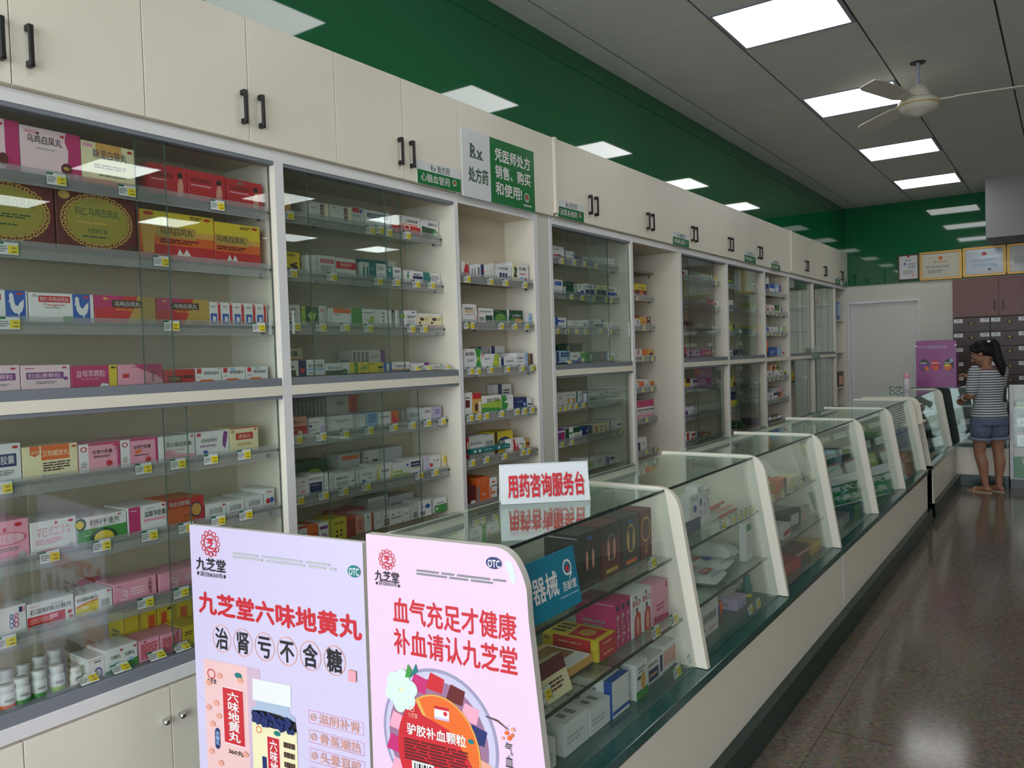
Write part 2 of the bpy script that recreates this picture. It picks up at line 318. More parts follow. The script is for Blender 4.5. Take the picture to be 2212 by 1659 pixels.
ROWS = [
 ('1|top shelf', -2.6, 2.109, [
  (0.982,0.163,2.109,0.149,0,'m|r .76 0 1 1 M|e .72 .2 .09 .13 r|e .68 .9 .05 .03 R|t 乌鸡白凤丸 .1 .68 .66 .82 K'),
  (1.148,0.18,2.109,0.144,0,'m|p .76 1 .73 .8 .79 .6 .77 .3 .8 0 1 0 1 1 M|e .75 .21 .1 .13 r|e .74 .22 .05 .04 A|e .69 .9 .04 .03 R|r .07 .86 .24 .92 P|e .28 .88 .03 .03 r|t 乌鸡白凤丸 .1 .66 .68 .84 K|l .25 .54 .6 .6 1 e|t 10 .86 .05 .94 .13 m'),
  (1.331,0.179,2.109,0.135,0,'y|p 0 0 1 0 1 .08 .5 .14 0 .1 O|r .26 .7 .74 1 o|r .02 .86 .2 .94 P|t 除湿白带丸 .2 .62 .84 .84 N|e .9 .9 .05 .035 R|l .22 .38 .85 .5 2 K|t 湖北康药有限公司 .3 .2 .8 .26 D'),
  (1.559,0.145,2.109,0.106,0,'R|t 妇科调经丸 .02 .58 .64 .74 K|l .05 .46 .5 .52 1 m|p .72 .02 .86 .02 .9 .36 .86 .62 .78 .6 .74 .4 S|e .81 .72 .07 .1 K|l .02 .14 .2 .18 1 m'),
  (1.707,0.158,2.109,0.105,0,'R|t 妇科调经丸 .08 .6 .64 .76 K|r .08 .48 .6 .53 P|p .72 .02 .86 .02 .9 .36 .86 .62 .78 .6 .74 .4 S|e .81 .72 .07 .1 K|l .06 .14 .2 .18 1 m'),
  (1.87,0.16,2.109,0.102,0,'R|t 妇科调经丸 .08 .6 .64 .76 K|r .3 .82 .45 .92 d|r .08 .48 .6 .53 P|p .72 .02 .86 .02 .9 .36 .86 .62 .78 .6 .74 .4 S|e .81 .72 .07 .1 K'),
 ], [(1.24,2.098),(1.467,2.097),(1.812,2.097)]),
 ('1|second shelf', -2.6, 1.884, [
  (0.967,0.27,1.884,0.193,0,'r|o .5 .52 .455 .45 .012 A|k .5 .52 .428 .425 30 .03 A|o .5 .52 .405 .40 .014 A|e .5 .52 .385 .385 q|t 同仁乌鸡白凤丸 .22 .6 .78 .74 g|l .25 .42 .75 .5 2 g|l .36 .3 .64 .34 1 g'),
  (1.243,0.26,1.884,0.194,0,'r|o .5 .52 .455 .45 .012 A|k .5 .52 .428 .425 30 .03 A|o .5 .52 .405 .40 .014 A|e .5 .52 .385 .385 q|t 同仁乌鸡白凤丸 .22 .6 .78 .74 g|l .25 .46 .75 .52 1 A|t 北京同仁堂 .36 .32 .62 .4 g|l .3 .24 .7 .28 1 g|e .1 .9 .07 .07 A|e .92 .1 .07 .07 D'),
  (1.52,0.284,1.884,0.165,0,'O|r 0 .62 1 1 Y|r 0 .5 1 .62 o|r 0 0 1 .3 R|r .19 .46 .74 .7 A|t 乌鸡白凤丸 .24 .52 .7 .68 K|l .24 .34 .84 .44 2 r|p .46 .08 .5 .24 .56 .1 W|p .54 .08 .6 .24 .66 .1 W|e .9 .93 .05 .03 R|l .66 .9 .84 .97 2 D|p .02 .1 .16 .1 .18 .7 .12 .95 .05 .95 .0 .7 o|e .1 .93 .07 .04 R'),
  (1.808,0.202,1.884,0.156,0,'O|r 0 .62 1 1 Y|r 0 .5 1 .62 o|r 0 0 1 .3 R|r 0 .46 .74 .7 A|t 乌鸡白凤丸 .03 .52 .66 .68 K|l .04 .34 .7 .44 2 r|p .24 .08 .3 .24 .36 .1 W|p .36 .08 .42 .24 .48 .1 W|e .88 .93 .06 .035 R|l .55 .88 .8 .95 2 D'),
 ], [(1.09,1.87),(1.579,1.872)]),
 ('1|third shelf', -2.6, 1.655, [
  (0.963,0.183,1.655,0.093,0,'W|r .66 0 .97 1 B|p 0.730 0.620 0.700 0.600 0.725 0.700 0.720 0.850 0.750 0.930 0.785 0.850 0.790 0.680 0.812 0.520 0.850 0.500 0.887 0.620 0.945 0.720 0.938 0.500 0.912 0.340 0.875 0.260 0.855 0.140 0.840 0.260 0.805 0.250 0.770 0.320 0.740 0.450 W|r .1 .68 .6 .86 R|e .88 .9 .05 .04 R'),
  (1.15,0.197,1.655,0.09,0,'W|r .66 0 .94 1 B|p 0.709 0.620 0.680 0.600 0.704 0.700 0.699 0.850 0.728 0.930 0.762 0.850 0.766 0.680 0.788 0.520 0.824 0.500 0.860 0.620 0.915 0.720 0.908 0.500 0.884 0.340 0.848 0.260 0.829 0.140 0.814 0.260 0.781 0.250 0.747 0.320 0.718 0.450 W|e .88 .9 .05 .04 R|r .14 .68 .62 .9 R|t 同仁乌鸡白凤丸 .16 .72 .6 .86 W|t Tongren .2 .56 .55 .64 R|l .24 .48 .52 .52 1 d|e .08 .9 .04 .05 e|r .5 0 .65 .2 G'),
  (1.35,0.21,1.655,0.091,0,'R|p .5 0 .62 .5 .7 1 1 1 1 0 A|p 0 1 .5 1 .3 .6 0 .5 M|r .27 .58 .78 .84 D|t 乌鸡白凤丸 .31 .62 .74 .8 W|t WUJI .33 .46 .6 .54 Y|e .17 .88 .04 .05 o|l .62 .06 .96 .12 1 r'),
  (1.564,0.207,1.655,0.091,0,'R|p .5 0 .62 .5 .7 1 1 1 1 0 A|p 0 1 .5 1 .3 .6 0 .5 M|r .27 .58 .8 .84 D|t 乌鸡白凤丸 .31 .62 .76 .8 W|t WUJI .33 .46 .62 .54 Y|e .15 .88 .04 .05 o|l .62 .06 .96 .12 1 r'),
  (1.774,0.05,1.655,0.085,0,'W|r .05 .05 .6 .5 B|p .2 .12 .25 .4 .5 .35 .5 .15 W|r .68 .06 .9 .9 R|l .1 .75 .5 .85 2 d|e .75 .95 .1 .03 R'),
  (1.825,0.05,1.655,0.085,0,'W|r .05 .05 .6 .5 B|p .2 .12 .25 .4 .5 .35 .5 .15 W|r .68 .06 .9 .9 R|l .1 .75 .5 .85 2 d|e .75 .95 .1 .03 R'),
  (1.877,0.05,1.655,0.085,0,'W|r .05 .05 .6 .5 B|p .2 .12 .25 .4 .5 .35 .5 .15 W|r .68 .06 .9 .9 R|l .1 .75 .5 .85 2 d|e .75 .95 .1 .03 R'),
  (1.929,0.05,1.655,0.085,0,'W|r .05 .05 .6 .5 B|p .2 .12 .25 .4 .5 .35 .5 .15 W|r .68 .06 .9 .9 R|l .1 .75 .5 .85 2 d|e .75 .95 .1 .03 R'),
  (1.98,0.05,1.655,0.085,0,'W|r .05 .05 .6 .5 B|p .2 .12 .25 .4 .5 .35 .5 .15 W|r .68 .06 .9 .9 R|l .1 .75 .5 .85 2 d|e .75 .95 .1 .03 R'),
 ], [(1.084,1.654),(1.606,1.648),(1.973,1.65)]),
 ('1|fourth shelf', -2.6, 1.447, [
  (0.988,0.126,1.447,0.076,0,'m|r .3 .4 .9 .68 V|t 康颗粒 .35 .44 .85 .64 m|e .85 .86 .06 .04 R|l .3 .18 .8 .28 2 d'),
  (1.117,0.145,1.447,0.074,0,'m|r .1 .42 .86 .7 V|t 妇血康颗粒 .13 .46 .8 .66 m|e .9 .42 .05 .08 V|l .08 .84 .3 .9 1 M|e .88 .88 .05 .04 R|l .28 .22 .72 .34 2 d'),
  (1.265,0.148,1.447,0.069,0,'M|r .82 0 1 1 Y|e .92 .88 .06 .05 K|t 益母草颗粒 .1 .46 .74 .78 m|l .2 .34 .7 .4 1 P|p .6 0 .66 .16 .8 .1 .8 0 W'),
  (1.417,0.16,1.447,0.069,0,'P|p .35 1 1 1 1 .2 .8 .5 .5 .75 M|r .1 .35 .24 .55 R|T 益母草 .73 .1 .8 .75 r|l .3 .84 .6 .88 1 D'),
  (1.585,0.117,1.447,0.047,0,'R|r .12 .08 .55 .5 K|t 阿胶颗粒 .15 .15 .52 .42 o|r .6 .3 .95 .55 r|l .1 .86 .3 .92 1 o'),
  (1.705,0.107,1.447,0.049,0,'W|r .04 .6 .22 .95 R|l .04 .3 .25 .38 1 R|t 加味逍遥丸 .3 .48 .9 .75 K|p .1 0 .75 0 .6 .14 .2 .14 O|e .9 .92 .04 .03 R'),
  (1.816,0.103,1.447,0.049,0,'W|r .04 .6 .22 .95 R|l .04 .3 .25 .38 1 R|t 加味逍遥丸 .3 .48 .9 .75 K|p .1 0 .75 0 .6 .14 .2 .14 O|e .45 .85 .12 .1 b'),
  (1.923,0.1,1.447,0.048,0,'W|r .04 .6 .22 .95 R|l .04 .3 .25 .38 1 R|t 加味逍遥丸 .3 .48 .9 .75 K|p .1 0 .75 0 .6 .14 .2 .14 O|e .5 .88 .12 .08 b'),
 ], []),
 ('1|fifth shelf', -2.6, 1.17, [
  (0.977,0.128,1.17,0.119,0,'W|r .2 .42 .9 .74 N|t 胶囊 .55 .48 .86 .7 W|e .88 .9 .07 .04 R|l .3 .2 .85 .35 3 d'),
  (1.109,0.164,1.17,0.102,0,'y|p .13 1 .3 1 .3 .76 .21 .68 .13 .76 O|r .33 .55 .84 1 O|t 艾附暖宫丸 .34 .66 .83 .84 y|t 老字号 .15 .76 .29 .86 y|l .35 .2 .86 .5 4 D|e .36 .06 .03 .04 B|l .42 .05 .8 .09 1 D|e .93 .9 .05 .03 R|r 0 0 1 .03 S'),
  (1.276,0.133,1.17,0.092,0,'P|r 0 0 .23 1 W|o .12 .82 .08 .09 .03 R|e .12 .3 .08 .1 e|l .03 .18 .2 .22 1 R|r .24 .93 1 1 M|r .94 0 1 1 M|t 经带宁胶囊 .32 .62 .82 .76 K|l .35 .48 .8 .56 2 D|e .73 .26 .08 .1 R|e .9 .88 .06 .04 R|T 妇 .88 .7 .95 .82 K'),
  (1.413,0.131,1.17,0.093,0,'P|r 0 0 .24 1 W|o .12 .82 .08 .09 .03 R|e .12 .3 .08 .1 e|l .03 .18 .2 .22 1 R|r .25 .93 1 1 M|r .94 0 1 1 M|t 经带宁胶囊 .34 .62 .82 .76 K|p .38 .44 .55 .5 .55 .62 .38 .56 O|l .35 .36 .8 .42 1 D|e .73 .2 .08 .1 R'),
  (1.548,0.141,1.17,0.09,0,'W|p .18 .1 .18 .5 .6 .3 1 .2 1 0 .3 0 P|t 田七痛经胶囊 .2 .56 .9 .74 D|e .92 .92 .05 .03 R|l .25 .4 .7 .46 1 P'),
  (1.695,0.138,1.17,0.092,0,'W|r .02 .82 .14 .96 M|p .78 .4 .86 .25 .92 .6 .96 .9 .84 .95 .8 .7 V|t 妇科白带片 .14 .56 .64 .72 K|l .1 .38 .6 .48 2 V|e .26 .18 .07 .08 B|r 0 0 .15 .1 N'),
  (1.837,0.128,1.17,0.094,0,'y|r .2 .5 .8 .78 R|t 逍遥丸 .28 .56 .72 .72 y|l .25 .25 .75 .4 2 A|r 0 .96 1 1 R|e .9 .88 .05 .04 R|e .08 .85 .06 .07 A'),
 ], [(1.04,1.163),(1.479,1.166),(1.607,1.166),(1.738,1.173),(1.882,1.167)]),
 ('1|sixth shelf', -2.6, 0.938, [
  (0.936,0.18,0.938,0.12,0,'P|t 花红胶囊 .4 .44 .92 .66 m|o .66 .55 .3 .16 .02 R|e .84 .88 .06 .05 R|p .6 .74 .62 .86 .66 .8 .64 .74 R|e .88 .12 .06 .07 e|l .5 .24 .85 .34 2 d'),
  (1.121,0.136,0.938,0.1,0,'W|t 花红片 .12 .52 .9 .8 R|t 花红片 .135 .535 .885 .785 m|p .52 .86 .54 .97 .59 .9 .56 .85 R|e .88 .9 .06 .05 R|l .1 .28 .7 .46 4 P|p .1 .08 .5 .12 .95 .04 .95 0 .1 0 M|e .86 .12 .06 .08 e'),
  (1.26,0.162,0.938,0.088,0,'W|r 0 0 1 .56 G|e .07 .76 .11 .24 g|e .05 .76 .08 .15 Y|e .52 .14 .28 .38 g|r .2 0 .85 .001 G|e .52 .16 .2 .26 Y|t 妇科千金片 .24 .66 .86 .88 D|l .28 .6 .8 .63 1 d|e .85 .93 .04 .025 R|l .14 .3 .24 .36 1 W'),
  (1.426,0.141,0.938,0.093,0,'W|r .03 0 .32 1 M|l .08 .84 .24 .9 1 m|t 盆腹净胶囊 .42 .56 .98 .78 K|r .4 .4 .96 .5 P|e .92 .92 .05 .04 R|l .45 .86 .7 .9 1 d'),
  (1.571,0.143,0.938,0.094,0,'O|r 0 .68 .6 1 R|p .6 1 1 1 1 0 .9 0 .6 .4 R|t 新血宝胶囊 .05 .74 .6 .92 W|e .8 .52 .15 .26 o|o .78 .5 .17 .3 .03 N|r 0 0 1 .12 R|e .88 .92 .06 .04 R|l .45 .3 .6 .36 1 N'),
  (1.722,0.086,0.938,0.055,0,'W|t 益母草胶囊 .15 .3 .8 .7 d|e .88 .8 .06 .08 R|l .2 .1 .5 .2 1 R'),
  (1.811,0.078,0.938,0.051,0,'W|t 益母草胶囊 .15 .3 .8 .7 d|l .2 .1 .5 .2 1 R'),
  (1.894,0.083,0.938,0.055,0,'W|t 益母草胶囊 .15 .3 .8 .7 d|l .3 .1 .6 .2 1 R'),
  (1.982,0.048,0.938,0.071,0,'W|e .35 .35 .22 .16 R|e .72 .38 .22 .16 B|r 0 0 1 .1 e|l .3 .8 .8 .9 1 R'),
 ], [(1.164,0.938),(1.326,0.937),(1.49,0.936),(1.627,0.94),(1.758,0.943),(1.878,0.941)]),
 ('1|seventh shelf', -2.6, 0.713, [
  (0.989,0.108,0.713,0.087,0,'W|o .62 .5 .06 .1 .02 B|o .62 .34 .06 .1 .02 B|o .74 .5 .06 .1 .02 M|o .74 .34 .06 .1 .02 M|o .62 .66 .05 .08 .02 B|o .74 .66 .05 .08 .02 M|r .82 .75 .92 .93 N|r .9 .75 .97 .93 P'),
  (1.1,0.138,0.713,0.079,0,'W|r 0 0 .8 .48 R|t 石淀粉铁分散片 .05 .56 .96 .76 K|l .05 .2 .6 .4 3 S|r .46 .26 .64 .42 P|r .07 .04 .38 .14 d|l .05 .84 .24 .9 1 P|e .9 .34 .05 .08 R|e .92 .12 .05 .08 R|l .5 .8 .8 .84 1 d'),
  (1.244,0.118,0.713,0.068,0,'W|p 0 0 .6 0 .6 .62 .3 .56 0 .44 Y|p 0 .4 .3 .54 .6 .6 .6 .66 .3 .6 0 .48 O|t 石淀粉铁片 .02 .68 .6 .84 K|r .14 .3 .34 .42 y|l .68 .2 .92 .55 5 d|e .9 .9 .06 .035 R'),
  (1.366,0.151,0.713,0.073,0,'P|t 3 .16 .18 .34 .7 m|r 0 0 1 .12 M|T 艾附暖宫 .8 .2 .9 .92 r|l .08 .82 .2 .9 1 d|l .4 .3 .72 .7 3 m'),
  (1.528,0.251,0.713,0.069,0,'P|t 3 .16 .18 .3 .7 m|r 0 0 1 .12 M|l .4 .3 .72 .7 3 m'),
  (1.362,0.067,0.713,0.061,1,'R|r .1 .2 .9 .8 r|l .2 .4 .8 .6 2 M'),
 ], [(1.029,0.708),(1.464,0.714),(1.597,0.712)]),
 ('1|bottom shelf', -2.6, 0.49, [
  (1.272,0.054,0.49,0.077,0,'W|l .4 .74 .9 .84 1 K|o .6 .3 .25 .25 .08 B|r 0 .86 1 .9 e'),
  (1.327,0.112,0.49,0.087,0,'W|p 0 0 1 0 1 .42 .5 .28 0 .18 G|t 归脾丸 .18 .56 .48 .72 g|t 归脾丸 .6 .56 .9 .72 g|e .35 .4 .08 .06 b|e .8 .4 .08 .06 b|e .92 .86 .05 .04 R|e .5 .86 .05 .04 R|p .2 .0 .6 .0 .8 .2 .4 .15 L'),
  (1.444,0.075,0.49,0.08,0,'P|l .1 .2 .9 .85 7 R|e .3 .92 .06 .04 R'),
  (1.523,0.081,0.49,0.078,0,'P|l .1 .2 .9 .85 7 R|e .8 .92 .06 .04 R'),
  (1.608,0.083,0.49,0.08,0,'Y|r .55 .1 .8 .55 O|l .1 .6 .5 .8 2 r'),
  (1.461,0.056,0.49,0.154,1,'Y|l .1 .4 .5 .5 1 D|r .3 .05 .6 .2 e|r 0 0 .08 1 A'),
  (1.52,0.065,0.49,0.15,1,'Y|r .5 .15 .9 .8 O|T 天麻丸 .6 .2 .8 .75 R|r 0 0 .08 1 A'),
  (1.589,0.065,0.49,0.148,1,'Y|r .2 .15 .55 .8 O|T 天麻丸 .3 .2 .48 .75 R|l .6 .8 .9 .9 1 D'),
  (1.658,0.071,0.49,0.146,1,'Y|r .3 .15 .7 .8 O|T 天麻丸 .42 .2 .6 .75 R|r 0 0 .08 1 A'),
 ], [(1.262,0.505),(1.369,0.501),(1.496,0.501),(1.59,0.503)]),
 ('2|top shelf', -2.65, 2.123, [
  (2.147,0.063,2.123,0.074,0,'o|r 0 0 .3 1 D|l .4 .6 .9 .7 1 D'),
  (2.302,0.116,2.123,0.072,0,'w|r .84 0 1 1 y|r .6 .1 .76 .9 r|T 天麻丸 .63 .2 .73 .8 w|e .1 .88 .05 .04 R|l .14 .6 .4 .7 2 d'),
  (2.426,0.129,2.123,0.074,0,'w|r .84 0 1 1 y|r .64 .1 .8 .9 r|T 天麻丸 .67 .2 .77 .8 w|e .18 .84 .05 .05 R|l .14 .6 .4 .7 2 d'),
  (2.56,0.075,2.123,0.082,0,'w|r 0 .7 .55 .95 R|r .6 .7 .78 .9 B|l .1 .45 .7 .6 3 d'),
  (2.64,0.164,2.123,0.08,0,'W|r .07 .58 .93 .82 N|t 心脉通脑络片 .1 .62 .9 .78 W|l .3 .4 .8 .46 1 d|l .1 .9 .2 .94 1 R'),
  (2.815,0.065,2.123,0.078,0,'w|r 0 0 1 .42 R|r .4 .5 .6 .9 e'),
  (2.887,0.132,2.123,0.085,0,'W|r 0 0 1 .42 R|r 0 .42 .85 .56 S|t 心脑康胶囊 .15 .64 .85 .8 K|o .25 .35 .18 .16 .05 W|l .5 .12 .85 .3 3 O'),
  (3.023,0.137,2.123,0.084,0,'W|p .05 0 .9 0 .95 .2 .8 .5 .05 .58 g|e .8 .24 .15 .2 G|e .82 .2 .08 .1 W|t 脑得生片 .4 .66 .92 .84 K|l .02 .92 .15 .96 1 K'),
 ], [(2.178,2.114),(2.65,2.106),(2.708,2.113),(2.765,2.108),(2.894,2.108)]),
 ('2|second shelf', -2.65, 1.884, [
  (2.136,0.111,1.884,0.083,0,'Y|t 心荣通片 .05 .78 .85 .92 K|e .65 .34 .12 .1 D|e .78 .24 .12 .12 D|e .8 .45 .08 .06 D|r 0 .18 .7 .2 K'),
  (2.282,0.028,1.884,0.078,0,'w|T 胶囊 .3 .3 .7 .8 e'),
  (2.314,0.028,1.884,0.081,0,'w|T 胶囊 .3 .3 .7 .8 e'),
  (2.347,0.098,1.884,0.084,0,'w|r .14 .62 .92 .82 R|t 硝酸甘油片 .18 .65 .88 .79 w|l .15 .2 .8 .5 3 d'),
  (2.45,0.12,1.884,0.081,0,'w|r 0 .42 1 .8 R|t 甲硝唑片 .2 .55 .8 .74 m|l .25 .46 .75 .5 1 m|l .25 .1 .75 .18 1 d'),
  (2.603,0.02,1.884,0.075,0,'w|r .4 0 1 .7 T'),
  (2.628,0.018,1.884,0.075,0,'w|r .4 0 1 .7 T'),
  (2.651,0.114,1.884,0.075,0,'W|r 0 0 .42 1 T|l .5 .6 .9 .85 2 d|l .5 .1 .9 .4 3 e|l .1 .6 .3 .65 1 W'),
  (2.77,0.102,1.884,0.067,0,'W|r 0 0 .38 1 T|p .05 .9 .15 .6 .2 .6 .3 .9 .24 .9 .18 .7 .1 .9 W|l .5 .6 .9 .8 2 K|l .5 .25 .9 .4 2 e'),
  (2.892,0.132,1.884,0.058,0,'W|r .45 .34 1 .58 N|r .12 .36 .24 .7 G|t 氨咖黄敏片 .48 .62 .92 .82 N|e .2 .84 .05 .07 B|l .3 .1 .5 .2 1 b'),
  (3.028,0.132,1.884,0.057,0,'W|r 0 0 .38 1 T|e .38 .5 .06 .2 T|l .45 .3 .9 .8 4 d'),
  (2.723,0.177,1.884,0.112,1,'T|l .1 .3 .5 .7 1 g'),
  (2.912,0.056,1.884,0.119,1,'w|l .3 .3 .6 .6 2 d|e .8 .5 .08 .1 B'),
 ], [(2.185,1.877),(2.405,1.878),(2.688,1.874),(2.808,1.876),(2.951,1.879),(3.065,1.884)]),
 ('2|third shelf', -2.65, 1.663, [
  (2.125,0.115,1.663,0.085,0,'w|t 胶囊 .3 .72 .8 .82 d|l .3 .5 .8 .56 2 d|e .5 .3 .06 .03 M'),
  (2.244,0.094,1.663,0.081,0,'g|r 0 0 .24 1 L|T HON .05 .2 .2 .95 g|p .4 .7 .55 .2 .7 .25 .9 .7 .7 .6 .62 .9 .52 .6 L|p .5 .45 .3 .6 .6 .3 W'),
  (2.342,0.042,1.663,0.085,0,'w|l .1 .7 .8 .85 2 R|T 银杏叶 .6 .1 .85 .65 d'),
  (2.394,0.132,1.663,0.077,0,'W|r .22 .74 1 1 O|l .25 .6 .6 .68 1 K|l .5 .06 .95 .16 1 d|r 0 0 .18 1 w|l .3 .4 .5 .45 1 d'),
  (2.531,0.147,1.663,0.081,0,'W|r 0 0 .45 1 G|p .7 .2 .82 .6 .95 .6 .95 .2 L|l .5 .74 .95 .84 1 d|p .46 .5 .72 .3 .72 .26 D|l .05 .85 .2 .9 1 W'),
  (2.682,0.151,1.663,0.08,0,'W|r .72 0 .86 1 g|T 血脂康 .74 .2 .84 .9 W|l .3 .05 .4 .9 4 d|r .08 .05 .11 .95 e'),
  (2.842,0.128,1.663,0.082,0,'W|r 0 0 .18 1 d|e .2 .66 .14 .14 L|t 银杏叶片 .45 .54 .96 .72 K|e .8 .9 .1 .04 B|l .45 .2 .9 .46 3 e'),
  (2.975,0.085,1.663,0.07,0,'y|r 0 .84 1 1 W|e .4 .6 .18 .12 D|p .1 .8 .4 .55 .3 .5 D|e .2 .35 .1 .08 D|l .65 .5 .9 .7 3 A|r 0 0 1 .16 S'),
  (3.064,0.096,1.663,0.071,0,'y|r 0 .84 1 1 W|e .4 .6 .18 .12 D|p .1 .8 .4 .55 .3 .5 D|e .2 .35 .1 .08 D|l .65 .5 .9 .7 3 A|r 0 0 1 .16 S'),
 ], [(2.191,1.656),(2.333,1.655),(2.469,1.656),(2.613,1.654),(2.902,1.657),(2.995,1.659)]),
 ('2|fourth shelf', -2.65, 1.45, [
  (2.113,0.146,1.45,0.065,0,'W|r 0 0 .62 .38 g|r .72 0 1 1 N|p .86 .12 .76 .4 .8 .5 .86 .44 .92 .5 .96 .4 R|t 宁胶囊 .1 .5 .58 .66 K|l .2 .84 .6 .88 1 e'),
  (2.263,0.098,1.45,0.066,0,'W|r .04 .3 .96 .46 b|t 保心宁胶囊 .08 .5 .9 .74 K|l .55 .84 .92 .9 1 d|l .1 .1 .4 .2 1 g'),
  (2.365,0.144,1.45,0.049,0,'W|r 0 0 .7 .34 g|e .78 .22 .14 .24 g|e .8 .2 .1 .16 G|t 保心宁片 .1 .42 .68 .7 K|l .55 .82 .9 .88 1 G'),
  (2.513,0.046,1.45,0.05,0,'Y|r .5 0 .95 1 G|l .6 .4 .85 .6 2 Y'),
  (2.564,0.063,1.45,0.049,0,'Y|p 0 .2 .4 .6 1 .9 1 .6 .4 .3 L|t 丹参片 .2 .3 .9 .6 g|l .2 .8 .7 .86 1 g'),
  (2.632,0.087,1.45,0.047,0,'Y|l 0 .8 .5 .9 1 g|r .62 .4 1 .6 g|l .65 .1 .95 .3 2 G'),
  (2.724,0.181,1.45,0.045,0,'W|r 0 0 .3 1 B|r .12 .1 .2 .9 W|r .3 .14 1 .28 o|t 尼莫地平片 .44 .42 .9 .68 N|r .3 0 1 .12 B|l .36 .8 .5 .86 1 B'),
  (2.913,0.133,1.45,0.038,0,'W|r .75 0 1 1 V|t 缬沙坦胶囊 .2 .3 .66 .52 K|l .2 .6 .3 .64 1 K|r .1 .92 .75 1 v'),
  (3.051,0.109,1.45,0.025,0,'W|l .3 .4 .9 .7 1 d|e .88 .8 .06 .1 B'),
  (2.212,0.138,1.516,0.053,1,'y|r 0 0 1 .6 O|t 胶囊 .4 .7 .8 .9 N|p .7 0 .85 .2 .95 0 R'),
  (2.646,0.025,1.493,0.066,1,'w|r .2 .1 .8 .9 d'),
  (2.673,0.025,1.493,0.066,1,'w|r .2 .1 .8 .9 d'),
  (2.7,0.025,1.493,0.066,1,'w|r .2 .1 .8 .9 d'),
  (2.727,0.025,1.493,0.066,1,'w|r .2 .1 .8 .9 d'),
  (2.756,0.108,1.49,0.068,1,'w|r .72 0 1 1 V|r 0 0 .72 .15 V|t 缬沙坦胶囊 .1 .6 .55 .74 d|e .9 .2 .06 .08 O'),
 ], [(2.867,1.432),(2.956,1.434),(3.1,1.435)]),
 ('2|fifth shelf', -2.65, 1.195, [
  (2.101,0.15,1.195,0.084,0,'S|r 0 0 1 .52 R|t 麝香保心丸 .2 .66 .95 .8 D|e .75 .2 .08 .1 y|l .3 .3 .7 .4 2 o|r 0 0 1 .12 S'),
  (2.255,0.095,1.195,0.073,0,'W|r 0 0 .05 1 N|t 厄贝沙坦片 .1 .66 .65 .78 K|e .16 .52 .1 .07 N|l .35 .5 .6 .54 1 d|e .85 .3 .14 .2 v|l .7 .86 .95 .9 1 K|l .1 .2 .5 .36 3 d'),
  (2.358,0.156,1.195,0.071,0,'W|r 0 0 .17 1 w|T 片剂 .05 .25 .12 .7 e|t 马来酸左旋氨氯 .32 .6 .84 .74 d|l .46 .5 .7 .53 1 d|p .44 .26 .56 .18 .7 .26 .56 .13 R|r 0 0 .6 .08 N|l .2 .82 .3 .86 1 N'),
  (2.519,0.076,1.195,0.067,0,'W|r .25 0 .5 1 w|l .55 .8 .95 .86 1 d|r 0 0 .2 1 e'),
  (2.6,0.073,1.195,0.071,0,'b|l .2 .3 .9 .9 4 B|r 0 0 1 .1 N'),
  (2.677,0.137,1.195,0.067,0,'W|r .62 .1 1 1 O|p .62 1 .7 .6 .62 .3 .8 .1 1 .1 R|t 非洛地平片 .08 .58 .58 .7 K|l .05 .3 .2 .36 1 d'),
  (2.993,0.138,1.195,0.067,0,'W|r .45 0 1 1 v|o .78 .6 .12 .18 .05 B|l .1 .6 .4 .8 2 V'),
  (2.291,0.02,1.271,0.077,1,'d|r .3 .1 .7 .9 e'),
  (2.313,0.02,1.271,0.077,1,'d|r .3 .1 .7 .9 e'),
  (2.335,0.02,1.271,0.077,1,'d|r .3 .1 .7 .9 e'),
  (2.357,0.02,1.271,0.077,1,'d|r .3 .1 .7 .9 e'),
  (2.379,0.02,1.271,0.077,1,'d|r .3 .1 .7 .9 e'),
  (2.402,0.02,1.271,0.077,1,'d|r .3 .1 .7 .9 e'),
  (2.424,0.02,1.271,0.077,1,'d|r .3 .1 .7 .9 e'),
  (2.446,0.02,1.271,0.077,1,'d|r .3 .1 .7 .9 e'),
  (2.471,0.196,1.268,0.078,1,'w|r .7 0 1 1 O|p .7 1 .8 .7 .72 .4 .85 0 1 0 1 1 R|t 非洛地平 .32 .7 .62 .84 K|l .32 .3 .4 .35 1 d'),
  (2.972,0.153,1.195,0.055,1,'w|l .5 .6 .9 .8 2 K|r 0 .9 1 1 b'),
 ], [(2.178,1.186),(2.311,1.189),(2.441,1.184),(2.593,1.188),(2.755,1.191),(2.883,1.193),(2.998,1.194),(3.111,1.201)]),
 ('2|sixth shelf', -2.65, 0.939, [
  (2.1,0.147,0.939,0.079,0,'W|p .7 .3 .8 .4 .9 .3 .85 .2 .75 .2 P|r .5 .8 .9 .81 R|l .6 .56 .9 .6 1 P|e .82 .8 .04 .03 K'),
  (2.252,0.077,0.939,0.086,0,'W|r .02 0 .9 .6 N|t 利伐沙班片 .02 .72 .9 .86 K|l .1 .45 .8 .5 1 W'),
  (2.343,0.01,0.939,0.078,0,'W|r .2 .3 .7 .8 e'),
  (2.356,0.01,0.939,0.078,0,'W|r .2 .3 .7 .8 e'),
  (2.367,0.01,0.939,0.078,0,'W|r .2 .3 .7 .8 e'),
  (2.379,0.01,0.939,0.078,0,'W|r .2 .3 .7 .8 e'),
  (2.393,0.12,0.939,0.071,0,'W|t 瑞舒伐他汀 .08 .6 .7 .78 K|l .1 .2 .7 .5 4 d|e .88 .4 .06 .05 D|l .75 .88 .95 .92 1 K'),
  (2.528,0.121,0.939,0.068,0,'W|r 0 .1 .14 .9 w|T 片剂 .03 .3 .1 .8 d|t 氯沙坦钾片 .25 .6 .8 .74 d|e .34 .24 .09 .08 B|e .68 .4 .1 .1 e|l .25 .86 .5 .9 1 B'),
